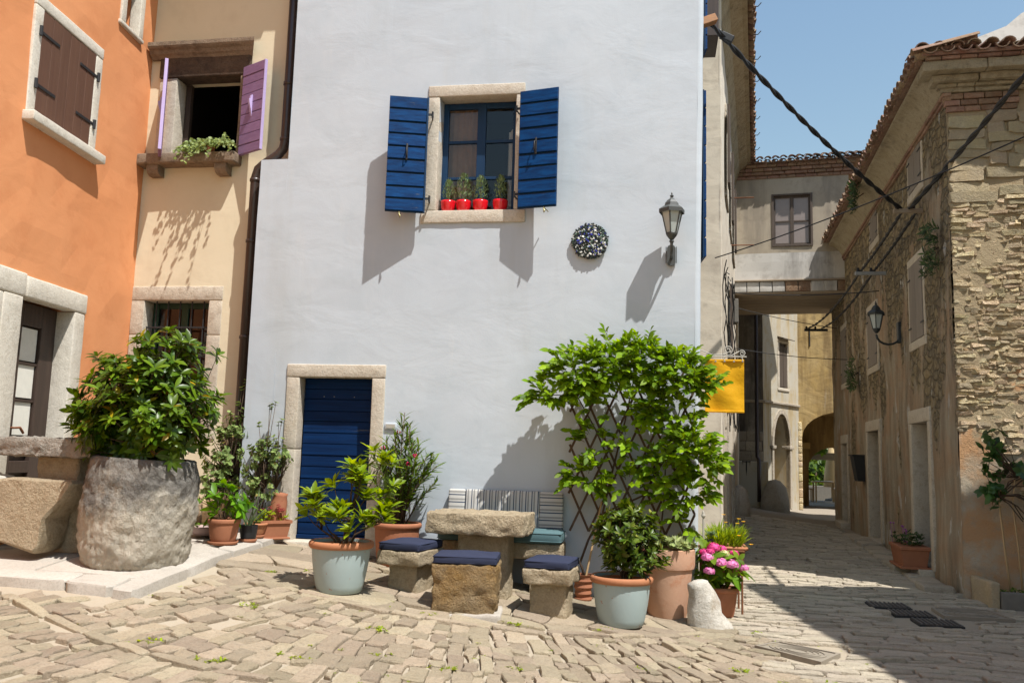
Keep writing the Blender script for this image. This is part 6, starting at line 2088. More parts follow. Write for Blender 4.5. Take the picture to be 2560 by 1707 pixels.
def shrub(parent, base, ells, n, me, per=7, tilt=0.9, size=1.0, tiers=2, shell=0.45, nsingle=150, upk=0.55, r0=0.014, limbs=7, gap=0.025, extra=()):
    pts = ell_points(ells, n, shell)
    out = []
    tips = []
    for p, d in pts:
        dd = (d * (1 - upk) + Vector((0, 0, 1)) * upk + rdir() * 0.25)
        whorl(out, p, dd, per, tilt, size, tiers=tiers, gap=gap)
        tips.append(p)
    for p, dd in extra:
        whorl(out, Vector(p), Vector(dd), per, tilt, size, tiers=tiers, gap=gap); tips.append(Vector(p))
    foliage(parent, out, me, nsingle)
    stems(parent, base, tips, r0=r0, limbs=limbs)

def pot(t, c, r0, r1, h, mat, rim=None, rimh=0.05, rimw=0.02, n=32, saucer=None, soil=True, amp=0.0, ribs=0, lip=True):
    """flower pot standing at c: base radius r0, top radius r1, height h"""
    c = Vector(c)
    pr = [(r0 * 0.2, 0.0), (r0 * 0.94, 0.0), (r0, 0.012)]
    m = 7
    for i in range(1, m + 1):
        k = i / m
        pr.append((r0 + (r1 - r0) * k + 0.012 * math.sin(k * math.pi) * (r1 / 0.3), h * k))
    if ribs:
        pr = [(r0 * 0.2, 0.0), (r0, 0.0)]
        for i in range(ribs * 4 + 1):
            k = i / (ribs * 4)
            pr.append((r0 + (r1 - r0) * k + 0.006 * math.cos(i * math.pi / 2), h * k))
    th = max(0.012, r1 * 0.07)
    inner = [(pr[-1][0] - th, h), (pr[-1][0] - th * 1.2, h * 0.80)]
    b = MB(); b.lathe(pr + inner, c, n, amp=amp, freq=6, capb=True); b.build('pot', M[mat], t, smooth=True)
    soft(t.children[-1], 0.7)
    rt = pr[-1][0]
    if rim:
        q = MB(); q.lathe([(rt - th - 0.004, h - rimh * 0.9), (rt + rimw * 0.5, h - rimh), (rt + rimw, h - rimh * 0.75), (rt + rimw * 1.1, h - rimh * 0.3), (rt + rimw * 0.8, h - 0.002), (rt + rimw * 0.2, h + 0.006), (rt - th * 0.8, h + 0.002), (rt - th - 0.006, h - rimh)], c, n, capb=False)
        q.build('rim', M[rim], t, smooth=True)
    if soil:
        s = MB(); s.lathe([(0.001, h * 0.88), (rt * 0.5, h * 0.89), (rt - th, h * 0.86)], c, n, amp=0.004, freq=30, capb=False); s.build('soil', M['soil'], t, smooth=True)
    if saucer:
        s = MB(); s.lathe([(r0 * 1.05, 0.0), (r0 * 1.22, 0.012), (r0 * 1.30, 0.035), (r0 * 1.25, 0.036), (r0 * 1.15, 0.012)], c - Vector((0, 0, 0.012)), n, capb=True); s.build('saucer', M[saucer], t, smooth=True)

# ---- big trough with the glossy shrub
def trough():
    c = Vector((-4.56, 7.28, 0.55))
    t = thing('planted_trough', 'big round stone trough with glossy green shrub on terrace', 'planter', c)
    mb = MB()
    pr = [(0.30, 0.0), (0.425, 0.0), (0.465, 0.05), (0.495, 0.16), (0.515, 0.34), (0.523, 0.55), (0.515, 0.74), (0.498, 0.88), (0.475, 0.945), (0.455, 0.955), (0.385, 0.95), (0.37, 0.90), (0.36, 0.80)]
    full = []
    for (a, za), (b_, zb) in zip(pr, pr[1:]):
        k = max(1, int(abs(zb - za) / 0.028))
        full += [(a + (b_ - a) * i / k, za + (zb - za) * i / k) for i in range(k)]
    full.append(pr[-1])
    mb.lathe(full, c, 120, amp=0.022, freq=5.0, hf=0.8, sx=0.925, sy=0.9, tilt=Matrix.Rotation(0.05, 3, 'Y'))
    mb.build('trough', M['trough_stone'], t, smooth=True)
    s = MB(); s.lathe([(0.001, 0.86), (0.2, 0.87), (0.36, 0.85)], c, 32, amp=0.01, freq=20, capb=False); s.build('soil', M['soil'], t, smooth=True)
    lm = leaf_me(0.105, 0.037, 0.25, 0.22, 4, 'leaf_trough', 0.55)
    ell = [((-4.55, 7.28, 1.93), (0.66, 0.54, 0.52)), ((-4.42, 7.28, 2.38), (0.38, 0.34, 0.28)), ((-4.85, 7.28, 2.18), (0.34, 0.30, 0.26)), ((-4.80, 7.22, 1.78), (0.42, 0.36, 0.28)), ((-4.28, 7.15, 1.74), (0.28, 0.30, 0.26))]
    ex = [((-5.10, 7.3, 2.42), (-.3, 0, 1)), ((-4.98, 7.3, 2.38), (-.1, 0, 1)), ((-3.93, 7.35, 2.45), (.7, 0, .6)), ((-4.40, 7.3, 2.66), (0, 0, 1)), ((-4.30, 7.3, 2.60), (.3, 0, 1)), ((-5.24, 7.25, 1.90), (-1, 0, .3)), ((-5.22, 7.25, 2.05), (-1, 0, .5)), ((-4.05, 7.3, 2.3), (.6, 0, .6)), ((-4.10, 7.0, 1.50), (.3, -.5, -.2)), ((-4.95, 7.0, 1.62), (-.3, -.5, 0))]
    shrub(t, (-4.55, 7.28, 1.42), ell, 430, lm, per=6, tilt=1.0, size=1.0, tiers=2, shell=0.40, nsingle=280, upk=0.45, r0=0.022, limbs=10, extra=ex)
trough()

# ---- blue pots
def blue_pot(name, c, label, pr0, pr1, h, lm, ells, n, base, **kw):
    t = thing('potted_shrub', label, 'potted plant', c, 'shrubs in pale blue pots')
    pot(t, c, pr0, pr1, h, 'blue_pot_paint', rim='orange_rim', rimh=0.055, rimw=0.022)
    shrub(t, base, ells, n, lm, **kw)
    return t
blue_pot('a', Vector((-2.72, 7.52, G(-2.72, 7.45) + 0.01)), 'yellow green shrub in peeling pale blue pot before the door', 0.195, 0.262, 0.435,
         leaf_me(0.115, 0.036, 0.3, 0.12, 4, 'leaf_yellowgreen', 0.6),
         [((-2.92, 7.45, 1.12), (0.24, 0.2, 0.14)), ((-2.72, 7.5, 1.38), (0.17, 0.16, 0.16)), ((-2.46, 7.55, 1.42), (0.20, 0.18, 0.22)), ((-2.38, 7.5, 1.05), (0.17, 0.18, 0.16)), ((-2.62, 7.35, 1.00), (0.2, 0.15, 0.14))],
         46, (-2.68, 7.52, 0.74), per=8, tilt=0.85, size=1.0, tiers=2, shell=0.5, nsingle=260, upk=0.75, r0=0.012, limbs=8, gap=0.03)
t2 = blue_pot('b', Vector((-0.285, 8.16, G(-0.285, 8.1) + 0.005)), 'dense dark shrub in peeling pale blue pot beside the corner', 0.20, 0.262, 0.43,
         leaf_me(0.068, 0.027, 0.25, 0.15, 3, 'leaf_dark', 0.6),
         [((-0.24, 8.2, 0.92), (0.32, 0.28, 0.25)), ((-0.16, 8.18, 0.72), (0.30, 0.25, 0.13)), ((-0.28, 8.2, 1.14), (0.17, 0.16, 0.10))],
         190, (-0.27, 8.2, 0.50), per=8, tilt=0.9, size=1.0, tiers=2, shell=0.35, nsingle=220, upk=0.6, r0=0.010, limbs=9)

# ---- oleander in terracotta
def oleander():
    c = Vector((-2.66, 9.02, G(-2.66, 9.0) + 0.005))
    t = thing('potted_oleander', 'oleander with red buds in terracotta pot right of the door', 'potted plant', c)
    pot(t, c, 0.19, 0.235, 0.44, 'terracotta', rim='terracotta', rimh=0.05, rimw=0.02)
    lm = leaf_me(0.115, 0.016, 0.2, 0.2, 4, 'leaf_oleander', 0.5)
    out = []; tips = []
    mb = MB()
    for i in range(38):
        a = U(0, 6.28); k = rnd.random() ** 0.6
        tx = c.x + 0.03 + 0.42 * k * math.cos(a); ty = c.y - 0.05 + 0.26 * k * math.sin(a)
        tz = 1.40 + 0.52 * (1 - k) + U(-.12, .16)
        tip = Vector((tx, ty, tz))
        b = c + Vector((U(-.08, .08), U(-.08, .08), 0.38))
        mid = b.lerp(tip, 0.5) + Vector((U(-.04, .04), U(-.04, .04), 0.05))
        mb.tube([b, mid, tip], [0.009, 0.006, 0.004], 5)
        m = 16
        for j in range(m):
            f = 0.30 + 0.70 * j / m
            q = b.lerp(mid, f * 2) if f < 0.5 else mid.lerp(tip, f * 2 - 1)
            dd = (tip - mid).normalized()
            whorl(out, q, dd, 2 if f < 0.8 else 3, 0.65 + U(-.2, .2), 1.0, tiers=1)
        if i % 3 == 0: tips.append(tip)
    mb.build('stems', M['bark'], t, smooth=True)
    foliage(t, out, lm, 220)
    for p in tips[:6]:
        f = MB()
        for k in range(9):
            f.lathe([(0.0, -0.008), (0.010, 0.0), (0.0, 0.010)], p + rdir() * 0.018 + Vector((0, 0, 0.03)), 5, capb=False)
        f.build('flower_bud', M['red_flower'], t, smooth=True)
    lm2 = leaf_me(0.035, 0.016, 0.2, 0.2, 3, 'leaf_bright', 0.5, name='ground_leaf')
    o2 = []
    for i in range(60):
        a = U(0, 6.28); r = 0.2 * math.sqrt(rnd.random())
        o2.append(orient(c + Vector((r * math.cos(a), r * math.sin(a), 0.41)), (U(-1, 1), U(-1, 1), 0.8), (0, 0, 1), U(.7, 1.3)))
    foliage(t, o2, lm2, 0, rest='ground_leaves')
oleander()

# ---- climbing vine on an expanding trellis
def trellis():
    t = thing('trellis', 'dark wooden diamond trellis against the white wall', 'trellis', (-0.2, 9.2, 0.8))
    y = 9.17
    x0, x1, z0, z1 = -0.86, 0.42, 0.86, 2.55
    lean = 0.46                                              # run per unit height
    H_ = z1 - z0
    k = 0
    for sgn in (1, -1):
        s = x0 - H_ * lean
        while s < x1 + H_ * lean:
            a = Vector((s if sgn > 0 else s, 0, z0)); b = a + Vector((sgn * lean * H_, 0, H_))
            # clip to the trellis width
            pts = []
            for f in [i / 40 for i in range(41)]:
                p = a.lerp(b, f)
                if x0 - 0.02 <= p.x <= x1: pts.append(p)
            s += 0.195
            if len(pts) < 6: continue
            p, q = pts[0], pts[-1]
            d = (q - p).normalized(); n_ = Vector((-d.z, 0, d.x)) * 0.012
            yy = y - (0.008 if sgn > 0 else -0.004)
            m = MB(); m.hexa([(p - n_) + Vector((0, yy, 0)), (p + n_) + Vector((0, yy, 0)), (p + n_) + Vector((0, yy + 0.009, 0)), (p - n_) + Vector((0, yy + 0.009, 0)),
                              (q - n_) + Vector((0, yy, 0)), (q + n_) + Vector((0, yy, 0)), (q + n_) + Vector((0, yy + 0.009, 0)), (q - n_) + Vector((0, yy + 0.009, 0))])
            m.build('slat', M['trellis_wood'], t)
trellis()

def vine():
    c = Vector((-0.70, 9.05, 0.19))
    t = thing('climbing_vine', 'bright green climbing vine spreading over the trellis', 'vine', c)
    pot(t, c + Vector((0, 0, 0.005)), 0.072, 0.105, 0.25, 'terracotta', rim=None, ribs=4, saucer='terracotta', soil=True, n=24)
    MB().tube([c + Vector((0.02, 0, 0.2)), c + Vector((0.10, 0.05, 0.62)), c + Vector((0.17, 0.08, 0.98))], [0.011, 0.010, 0.009], 6).build('stake', M['light_wood'], t)
    mb = MB()
    base = c + Vector((0.02, 0.02, 0.22))
    nodes = [base, Vector((-0.66, 9.12, 0.75)), Vector((-0.52, 9.12, 1.05))]
    mb.tube([base, Vector((-0.74, 9.10, 0.55)), Vector((-0.66, 9.12, 0.78)), Vector((-0.52, 9.12, 1.05)), Vector((-0.42, 9.12, 1.5)), Vector((-0.30, 9.10, 2.0)), Vector((-0.2, 9.10, 2.5))], [0.014, 0.013, 0.012, 0.012, 0.011, 0.009, 0.006], 6)
    mb.tube([Vector((-0.52, 9.12, 1.05)), Vector((-0.1, 9.12, 1.25)), Vector((0.15, 9.1, 1.7)), Vector((0.3, 9.1, 2.3))], [0.011, 0.010, 0.008, 0.005], 6)
    mb.tube([Vector((-0.42, 9.12, 1.5)), Vector((-0.6, 9.1, 1.9)), Vector((-0.8, 9.08, 2.25)), Vector((-1.15, 9.0, 2.25))], [0.010, 0.009, 0.007, 0.004], 6)
    mb.tube([Vector((0.0, 9.13, 0.45)), Vector((0.06, 9.13, 0.8)), Vector((0.10, 9.12, 1.2)), Vector((0.12, 9.1, 1.7))], [0.010, 0.010, 0.008, 0.006], 6)
    lm = leaf_me(0.085, 0.044, 0.18, 0.16, 3, 'leaf_vine', 0.40)
    # clumps read off the photograph: centre, radii, number of sprays
    cl = [((-1.05, 8.98, 2.25), (0.24, 0.16, 0.16), 26), ((-0.78, 8.98, 2.48), (0.28, 0.20, 0.24), 42), ((-0.45, 9.0, 2.58), (0.26, 0.18, 0.24), 34),
          ((-0.12, 8.98, 2.58), (0.26, 0.18, 0.24), 34), ((0.20, 8.98, 2.48), (0.26, 0.18, 0.22), 34), ((0.38, 9.0, 2.42), (0.18, 0.2, 0.18), 22), ((0.55, 9.05, 2.35), (0.10, 0.12, 0.08), 4),
          ((-0.30, 9.02, 2.20), (0.45, 0.12, 0.20), 30), ((0.15, 9.02, 2.10), (0.30, 0.12, 0.2), 18), ((-0.55, 9.04, 1.82), (0.28, 0.10, 0.12), 9), ((-0.70, 9.04, 1.42), (0.18, 0.10, 0.14), 16),
          ((-0.22, 9.05, 1.72), (0.22, 0.10, 0.18), 9), ((-0.28, 9.05, 1.35), (0.20, 0.10, 0.14), 10), ((0.12, 9.0, 1.55), (0.22, 0.12, 0.22), 16), ((0.36, 8.98, 1.74), (0.20, 0.2, 0.20), 26),
          ((0.47, 9.0, 1.58), (0.16, 0.2, 0.13), 16), ((0.34, 9.0, 1.30), (0.18, 0.16, 0.12), 12), ((0.10, 9.04, 1.22), (0.16, 0.1, 0.10), 6), ((0.30, 9.05, 0.98), (0.10, 0.1, 0.08), 4)]
    out = []
    for cc, rr, n in cl:
        C_ = Vector(cc)
        for _ in range(int(n * (1.85 if cc[2] > 2.15 else 1.9 if cc[0] > 0.05 else 1.75))):
            d = rdir(); k = 0.35 + 0.65 * rnd.random() ** 0.6
            s = Vector((C_.x + d.x * rr[0] * k, C_.y + d.y * rr[1] * k, C_.z + d.z * rr[2] * k))
            # a pinnate spray: stalk with leaflets in pairs, arching down and out
            dv = Vector((d.x * 0.9 + U(-.3, .3), -0.40 - 0.3 * rnd.random(), 0.50 + d.z * 0.5 + U(-.4, .3))).normalized()
            L_ = U(0.10, 0.17)
            pts = [s]
            e = dv.copy()
            p = s.copy()
            for j in range(5):
                p = p + e * (L_ / 4.5); e = (e + Vector((0, -0.04, -0.12))).normalized(); pts.append(p.copy())
            mb.tube(pts, [0.0028] * 5 + [0.0015], 4, caps=False)
            side = e.cross(Vector((0, 0, 1))).normalized()
            for j in range(1, 5):
                q = pts[j]
                dr = (pts[j + 1] - pts[j - 1]).normalized()
                for sg in (1, -1):
                    ld = (side * sg * 0.75 + dr * 0.8 + Vector((0, -0.1, 0.0)) + rdir() * 0.3)
                    out.append(orient(q, ld, Vector((0.25, -1.0, 0.75)) + rdir() * 0.6, U(0.7, 1.2)))
            out.append(orient(pts[-1], e, Vector((0.25, -1.0, 0.75)) + rdir() * 0.4, U(0.9, 1.3)))
    mb.build('stems', M['bark'], t, smooth=True)
    foliage(t, out, lm, 300)
vine()

# ---- pot with succulents, hydrangea, flower box on the rusty stand
def succulent_pot():
    c = Vector((0.135, 8.95, G(0.135, 8.9) + 0.01))
    t = thing('succulent_pot', 'tall weathered terracotta pot with pale succulents at the corner', 'potted plant', c)
    b = MB()
    b.lathe([(0.10, 0), (0.185, 0.0), (0.192, 0.02), (0.215, 0.22), (0.238, 0.40), (0.243, 0.46), (0.262, 0.47), (0.268, 0.50), (0.272, 0.60), (0.270, 0.65), (0.255, 0.655), (0.24, 0.645), (0.235, 0.60)], c, 36, amp=0.003, freq=8)
    soft(b.build('pot', M['weathered_terracotta'], t), 0.6)
    s = MB(); s.lathe([(0.001, 0.615), (0.24, 0.61)], c, 24, capb=False); s.build('soil', M['soil'], t)
    lm = leaf_me(0.055, 0.022, 0.35, -0.2, 3, 'leaf_succulent', 0.6)
    out = []
    for i in range(46):
        a = U(0, 6.28); r = 0.27 * math.sqrt(rnd.random())
        p = c + Vector((r * math.cos(a), r * math.sin(a), 0.66 + U(0.0, 0.09) * (1.2 - r)))
        whorl(out, p, Vector((math.cos(a) * r * 3, math.sin(a) * r * 3 - 0.2, 1)), 7, 0.95, U(0.7, 1.2), tiers=2, gap=0.012)
    foliage(t, out, lm, 160)
    mb = MB(); mb.rbox((c.x - 0.24, c.y - 0.25, c.z - 0.1), (c.x + 0.26, c.y + 0.2, c.z + 0.006), (5, 4, 1), 0.03, 0.03, 7, 3); mb.build('foot_stone', M['cobble'], t, smooth=True)
succulent_pot()

def hydrangea():
    c = Vector((0.68, 9.28, G(0.68, 9.28) + 0.005))
    t = thing('potted_hydrangea', 'hydrangea with pink flower heads in terracotta pot', 'potted plant', c)
    pot(t, c, 0.115, 0.16, 0.30, 'terracotta', rim='terracotta', rimh=0.04, rimw=0.014)
    lm = leaf_me(0.125, 0.072, 0.15, 0.2, 4, 'leaf_hydrangea', 0.45)
    shrub(t, c + Vector((0, 0, 0.27)), [((0.66, 9.24, 0.50), (0.25, 0.2, 0.15)), ((0.66, 9.26, 0.66), (0.22, 0.18, 0.10))], 46, lm, per=4, tilt=1.15, tiers=1, size=0.95, shell=0.4, nsingle=150, upk=0.5, r0=0.007, limbs=6)
    hs = [((0.535, 9.12, 0.655), 0.068, 'petal_pink'), ((0.665, 9.08, 0.61), 0.075, 'petal_pink'), ((0.765, 9.08, 0.60), 0.072, 'petal_pink'), ((0.545, 9.05, 0.53), 0.058, 'petal_pink'), ((0.60, 9.2, 0.745), 0.072, 'petal_magenta'), ((0.68, 9.22, 0.735), 0.05, 'petal_magenta'),
          ((0.80, 9.2, 0.695), 0.048, 'petal_magenta'), ((0.70, 9.16, 0.69), 0.058, 'petal_pale'), ((0.89, 9.15, 0.565), 0.05, 'petal_pink'), ((0.50, 9.18, 0.70), 0.05, 'petal_magenta'), ((0.73, 9.25, 0.66), 0.04, 'petal_magenta'), ((0.56, 9.16, 0.71), 0.05, 'petal_magenta')]
    for p, r, mt in hs:
        pm = leaf_me(0.022, 0.022, 0.1, 0.1, 2, mt, 0.5, name='petal')
        out = []
        for k in range(130):
            d = rdir(); d.z = abs(d.z) * 0.8 - 0.25
            d = d.normalized()
            q = Vector(p) + Vector((d.x * r, d.y * r, d.z * r * 0.8)) * U(0.85, 1.02)
            tn = d.orthogonal().normalized()
            tn = (Matrix.Rotation(U(0, 6.28), 3, d) @ tn + d * 0.15)
            out.append(orient(q - tn * 0.011, tn, d, U(0.8, 1.2)))
        b = MB(); b.lathe([(0.0, -r * 0.5), (r * 0.6, -r * 0.3), (r * 0.75, 0.0), (r * 0.6, r * 0.5), (0.0, r * 0.65)], p, 8, capb=False)
        core = b.build('flower_head', M[mt], t, smooth=True)
        foliage(core, out, pm, 0, name='petal', rest='petals')
hydrangea()

def flower_stand():
    t = thing('flower_stand', 'rusty iron plant stand at the corner of white house', 'stand', (0.70, 9.65, 0.05))
    z = 0.70
    for x, y in ((0.50, 9.45), (0.90, 9.45), (0.90, 9.85), (0.50, 9.85)):
        MB().tube([(x, y, 0.03), (x, y, z)], 0.011, 6).build('leg', M['rust'], t)
    MB().tube([(0.48, 9.44, z), (0.92, 9.44, z), (0.92, 9.86, z), (0.48, 9.86, z), (0.48, 9.44, z)], 0.010, 6).build('rail', M['rust'], t)
    MB().tube([(0.51, 9.44, z), (0.51, 9.44, 1.02)], 0.011, 6).build('post', M['pale_metal'], t)
    MB().lathe([(0.008, 0), (0.022, 0.02), (0.024, 0.035), (0.012, 0.05), (0.016, 0.06), (0.0, 0.08)], (0.51, 9.44, 1.02), 10).build('finial', M['pale_metal'], t, smooth=True)
    b = thing('flower_box', 'terracotta flower box of yellow daisies on the rusty stand', 'planter', (0.72, 9.65, 0.45))
    q = MB()
    for k in range(1):
        a0, a1, zl, zh = 0.155, 0.20, 0.44, 0.725
        cx, cy = 0.74, 9.66
        o = [(-1, -1), (1, -1), (1, 1), (-1, 1)]
        vs_ = [(cx + u * a0, cy + v * a0 * 0.9, zl) for u, v in o] + [(cx + u * a1, cy + v * a1 * 0.95, zh) for u, v in o] + [(cx + u * (a1 - 0.02), cy + v * (a1 - 0.02) * 0.95, zh) for u, v in o] + [(cx + u * (a1 - 0.03), cy + v * (a1 - 0.03) * 0.95, zh - 0.05) for u, v in o]
        fs_ = [(3, 2, 1, 0)]
        for l in range(3): fs_ += [(l * 4 + i, l * 4 + (i + 1) % 4, (l + 1) * 4 + (i + 1) % 4, (l + 1) * 4 + i) for i in range(4)]
        fs_.append((12, 13, 14, 15))
        q.add(vs_, fs_)
    q.build('box', M['terracotta'], b)
    MB().tube([(0.53, 9.46, 0.725), (0.955, 9.46, 0.725), (0.955, 9.86, 0.725), (0.53, 9.86, 0.725), (0.53, 9.46, 0.725)], 0.017, 8).build('rim', M['orange_rim'], b, smooth=True)
    lm = leaf_me(0.15, 0.012, 0.3, 0.25, 4, 'leaf_grassy', 0.4)
    out = []
    for i in range(420):
        x, y = U(0.58, 0.91), U(9.5, 9.82)
        h = U(0.0, 0.12)
        d = Vector(((x - 0.73) * 2.2 + U(-.35, .35), (y - 9.66) * 2 + U(-.35, .35) - 0.15, 0.9))
        out.append(orient(Vector((x, y, 0.70 + h)), d, (0, -0.4, 1), U(0.7, 1.35)))
    foliage(b, out, lm, 180)
    pm = leaf_me(0.024, 0.012, 0.1, 0.0, 2, 'petal_yellow', 0.6, name='petal')
    for p in ((0.72, 9.50, 1.06), (0.88, 9.55, 1.02), (0.86, 9.5, 0.975), (0.93, 9.6, 0.99), (0.99, 9.42, 0.775), (0.74, 9.48, 0.985), (0.87, 9.42, 0.86)):
        s = MB(); s.tube([(p[0] * 0.5 + 0.37, 9.62, 0.75), (p[0], p[1] + 0.02, p[2] - 0.03), p], 0.0025, 4); st = s.build('flower_stem', M['green_stem'], b)
        o2 = []
        for k in range(12):
            a = k / 12 * 6.283
            o2.append(orient(Vector(p), (math.cos(a), math.sin(a) - 0.1, 0.25), (0, -0.3, 1), 1.0))
        foliage(st, o2, pm, 0, rest='petals')
    s = thing('small_pot', 'small dark pot of silvery succulent beside the flower box', 'potted plant', (0.56, 9.44, 0.715))
    pot(s, (0.565, 9.47, 0.725), 0.036, 0.05, 0.085, 'black_plastic', n=16)
    lm2 = leaf_me(0.045, 0.014, 0.3, 0.1, 3, 'leaf_strap', 0.5)
    o3 = []
    for k in range(16): whorl(o3, Vector((0.565 + U(-.03, .06), 9.46 + U(-.03, .03), 0.83 + U(0, .04))), (U(-.5, .8), -0.3, 1), 5, 0.9, 0.9)
    foliage(s, o3, lm2, 40)
flower_stand()

# ---- group of pots on the terrace beside the yellow house
def terrace_pots():
    # bright leafed plant in terracotta
    c = Vector((-4.23, 8.28, Tz(-4.2, 8.2) + 0.02))
    t = thing('leafy_pot', 'bright green leafy plant in terracotta pot with saucer', 'potted plant', c)
    pot(t, c, 0.115, 0.152, 0.235, 'terracotta', rim='terracotta', rimh=0.04, rimw=0.008, saucer='terracotta')
    lm = leaf_me(0.11, 0.046, 0.2, 0.25, 4, 'leaf_bright', 0.5)
    shrub(t, c + Vector((0, 0, 0.2)), [((c.x - 0.02, c.y - 0.02, c.z + 0.40), (0.24, 0.2, 0.18)), ((c.x + 0.02, c.y, c.z + 0.27), (0.2, 0.18, 0.06))], 24, lm, per=5, tilt=1.05, tiers=1, shell=0.5, nsingle=120, upk=0.5, r0=0.006, limbs=6)
    # black pot with strap leaves
    c = Vector((-4.10, 8.56, Tz(-4.1, 8.5) + 0.02))
    t = thing('strap_leaf_pot', 'black plastic pot with long grey green strap leaves', 'potted plant', c)
    pot(t, c, 0.070, 0.092, 0.16, 'black_plastic', saucer='terracotta', n=24)
    mb = MB()
    for k in range(11):
        a = U(-0.6, 1.2) if k % 3 else U(1.2, 3.6); L_ = U(0.30, 0.55); sp = U(0.25, 0.75)
        d = Vector((math.cos(a) * sp, math.sin(a) * sp * 0.7 - 0.1, 1)).normalized()
        p = c + Vector((U(-.03, .03), U(-.03, .03), 0.13)); e = d.copy(); pts = [p.copy()]
        dr = U(0.05, 0.16)
        for j in range(7):
            p = p + e * L_ / 7; e = (e + Vector((0, 0, -dr))).normalized(); pts.append(p.copy())
        lm = MB()
        vs_ = []; fs_ = []
        sd = d.cross(Vector((0, -1, 0.2))).normalized()
        for j, q in enumerate(pts):
            w = 0.0075 * (1 - (j / 7) ** 2.2) + 0.0008
            n_ = sd.cross((pts[min(j + 1, 7)] - pts[max(j - 1, 0)]).normalized())
            vs_ += [q - sd * w + n_ * 0.004, q - n_ * 0.002, q + sd * w + n_ * 0.004]
        for j in range(7): fs_ += [(j * 3, j * 3 + 1, j * 3 + 4, j * 3 + 3), (j * 3 + 1, j * 3 + 2, j * 3 + 5, j * 3 + 4)]
        lm.add(vs_, fs_).build('leaf', M['leaf_strap'], t, smooth=True)
    # small terracotta bowl pot
    c = Vector((-4.15, 8.82, Tz(-4.15, 8.8) + 0.02))
    t = thing('small_terracotta_pot', 'small terracotta pot with low seedlings behind the black pot', 'potted plant', c)
    pot(t, c, 0.075, 0.115, 0.14, 'orange_rim', rim='orange_rim', rimh=0.02, rimw=0.01, saucer='terracotta')
    o = []; lm = leaf_me(0.035, 0.016, 0.2, 0.2, 3, 'leaf_bright', 0.5)
    for k in range(14): whorl(o, c + Vector((U(-.07, .07), U(-.07, .07), 0.14 + U(0, .03))), (0, 0, 1), 5, 1.0, 1.0)
    foliage(t, o, lm, 20)
    # stack of old tiles / terracotta jar behind
    c = Vector((-4.08, 9.13, Tz(-4.1, 9.1)))
    t = thing('terracotta_jar', 'upright terracotta jar leaning near the door jamb', 'jar', c)
    b = MB(); b.lathe([(0.07, 0), (0.09, 0.05), (0.095, 0.2), (0.085, 0.38), (0.07, 0.44), (0.078, 0.47), (0.06, 0.47), (0.055, 0.4)], c, 20, amp=0.004, tilt=Matrix.Rotation(0.12, 3, 'Y')); b.build('body', M['terracotta'], t, smooth=True)
    # trough box with dark red flowers
    c = Vector((-4.06, 8.98, Tz(-4.0, 8.95) + 0.02))
    t = thing('pansy_box', 'old terracotta box with dark red flowers by the door', 'planter', c)
    F = rotz((c.x, c.y, c.z), 0.75)
    q = MB(F); q.hexa([(-0.17, -0.07, 0), (0.17, -0.07, 0), (0.17, 0.07, 0), (-0.17, 0.07, 0), (-0.20, -0.09, 0.17), (0.20, -0.09, 0.17), (0.20, 0.09, 0.17), (-0.20, 0.09, 0.17)]); q.build('box', M['terracotta'], t)
    q = MB(F)
    for (a, b_, e, f) in ((-0.21, 0.21, -0.102, -0.085), (-0.21, 0.21, 0.085, 0.102), (-0.212, -0.195, -0.0845, 0.0845), (0.195, 0.212, -0.0845, 0.0845)): q.box(a, b_, e, f, 0.15, 0.182)
    q.build('rim', M['terracotta'], t)
    MB(F).rbox((-0.20, -0.09, -0.018), (0.20, 0.09, 0.004), (1, 1, 1), 0.008).build('tray', M['terracotta'], t)
    o = []; lm = leaf_me(0.045, 0.02, 0.2, 0.2, 3, 'leaf_grassy', 0.5)
    for k in range(44): whorl(o, F @ Vector((U(-.18, .18), U(-.08, .08), 0.17 + U(0, .10))), (U(-.4, .4), U(-.6, .1), 1), 4, 0.9, 1.0)
    foliage(t, o, lm, 80)
    for k in range(8):
        p = F @ Vector((U(-.1, .2), U(-.09, .05), 0.30 + U(-.04, .09)))
        f = MB()
        for j in range(5):
            a = j / 5 * 6.283
            f.lathe([(0.0, -0.004), (0.015, 0.0), (0.0, 0.005)], p + Vector((math.cos(a) * 0.016, -0.004, math.sin(a) * 0.016)), 7, capb=False)
        f.tube([p + Vector((0, 0.01, 0)), Vector((p.x, p.y + 0.03, c.z + 0.15))], 0.002, 4)
        f.build('flower', M['dark_red_flower'], t)
    # shallow bowl
    c = Vector((-4.60, 8.62, Tz(-4.6, 8.6) + 0.015))
    t = thing('shallow_bowl', 'shallow mauve bowl with small plants beside the trough', 'potted plant', c)
    b = MB(); b.lathe([(0.03, 0), (0.11, 0.0), (0.17, 0.04), (0.195, 0.085), (0.20, 0.09), (0.188, 0.088), (0.165, 0.05)], c, 32); b.build('bowl', M['mauve_plastic'], t, smooth=True)
    s = MB(); s.lathe([(0.001, 0.066), (0.18, 0.064)], c, 24, capb=False); s.build('soil', M['soil'], t)
    o = []; lm = leaf_me(0.04, 0.018, 0.2, 0.2, 3, 'leaf_oleander', 0.5)
    for k in range(26): whorl(o, c + Vector((U(-.15, .15), U(-.13, .13), 0.08 + U(0, .03))), (0, 0, 1), 5, 1.0, 1.0)
    foliage(t, o, lm, 60)
terrace_pots()

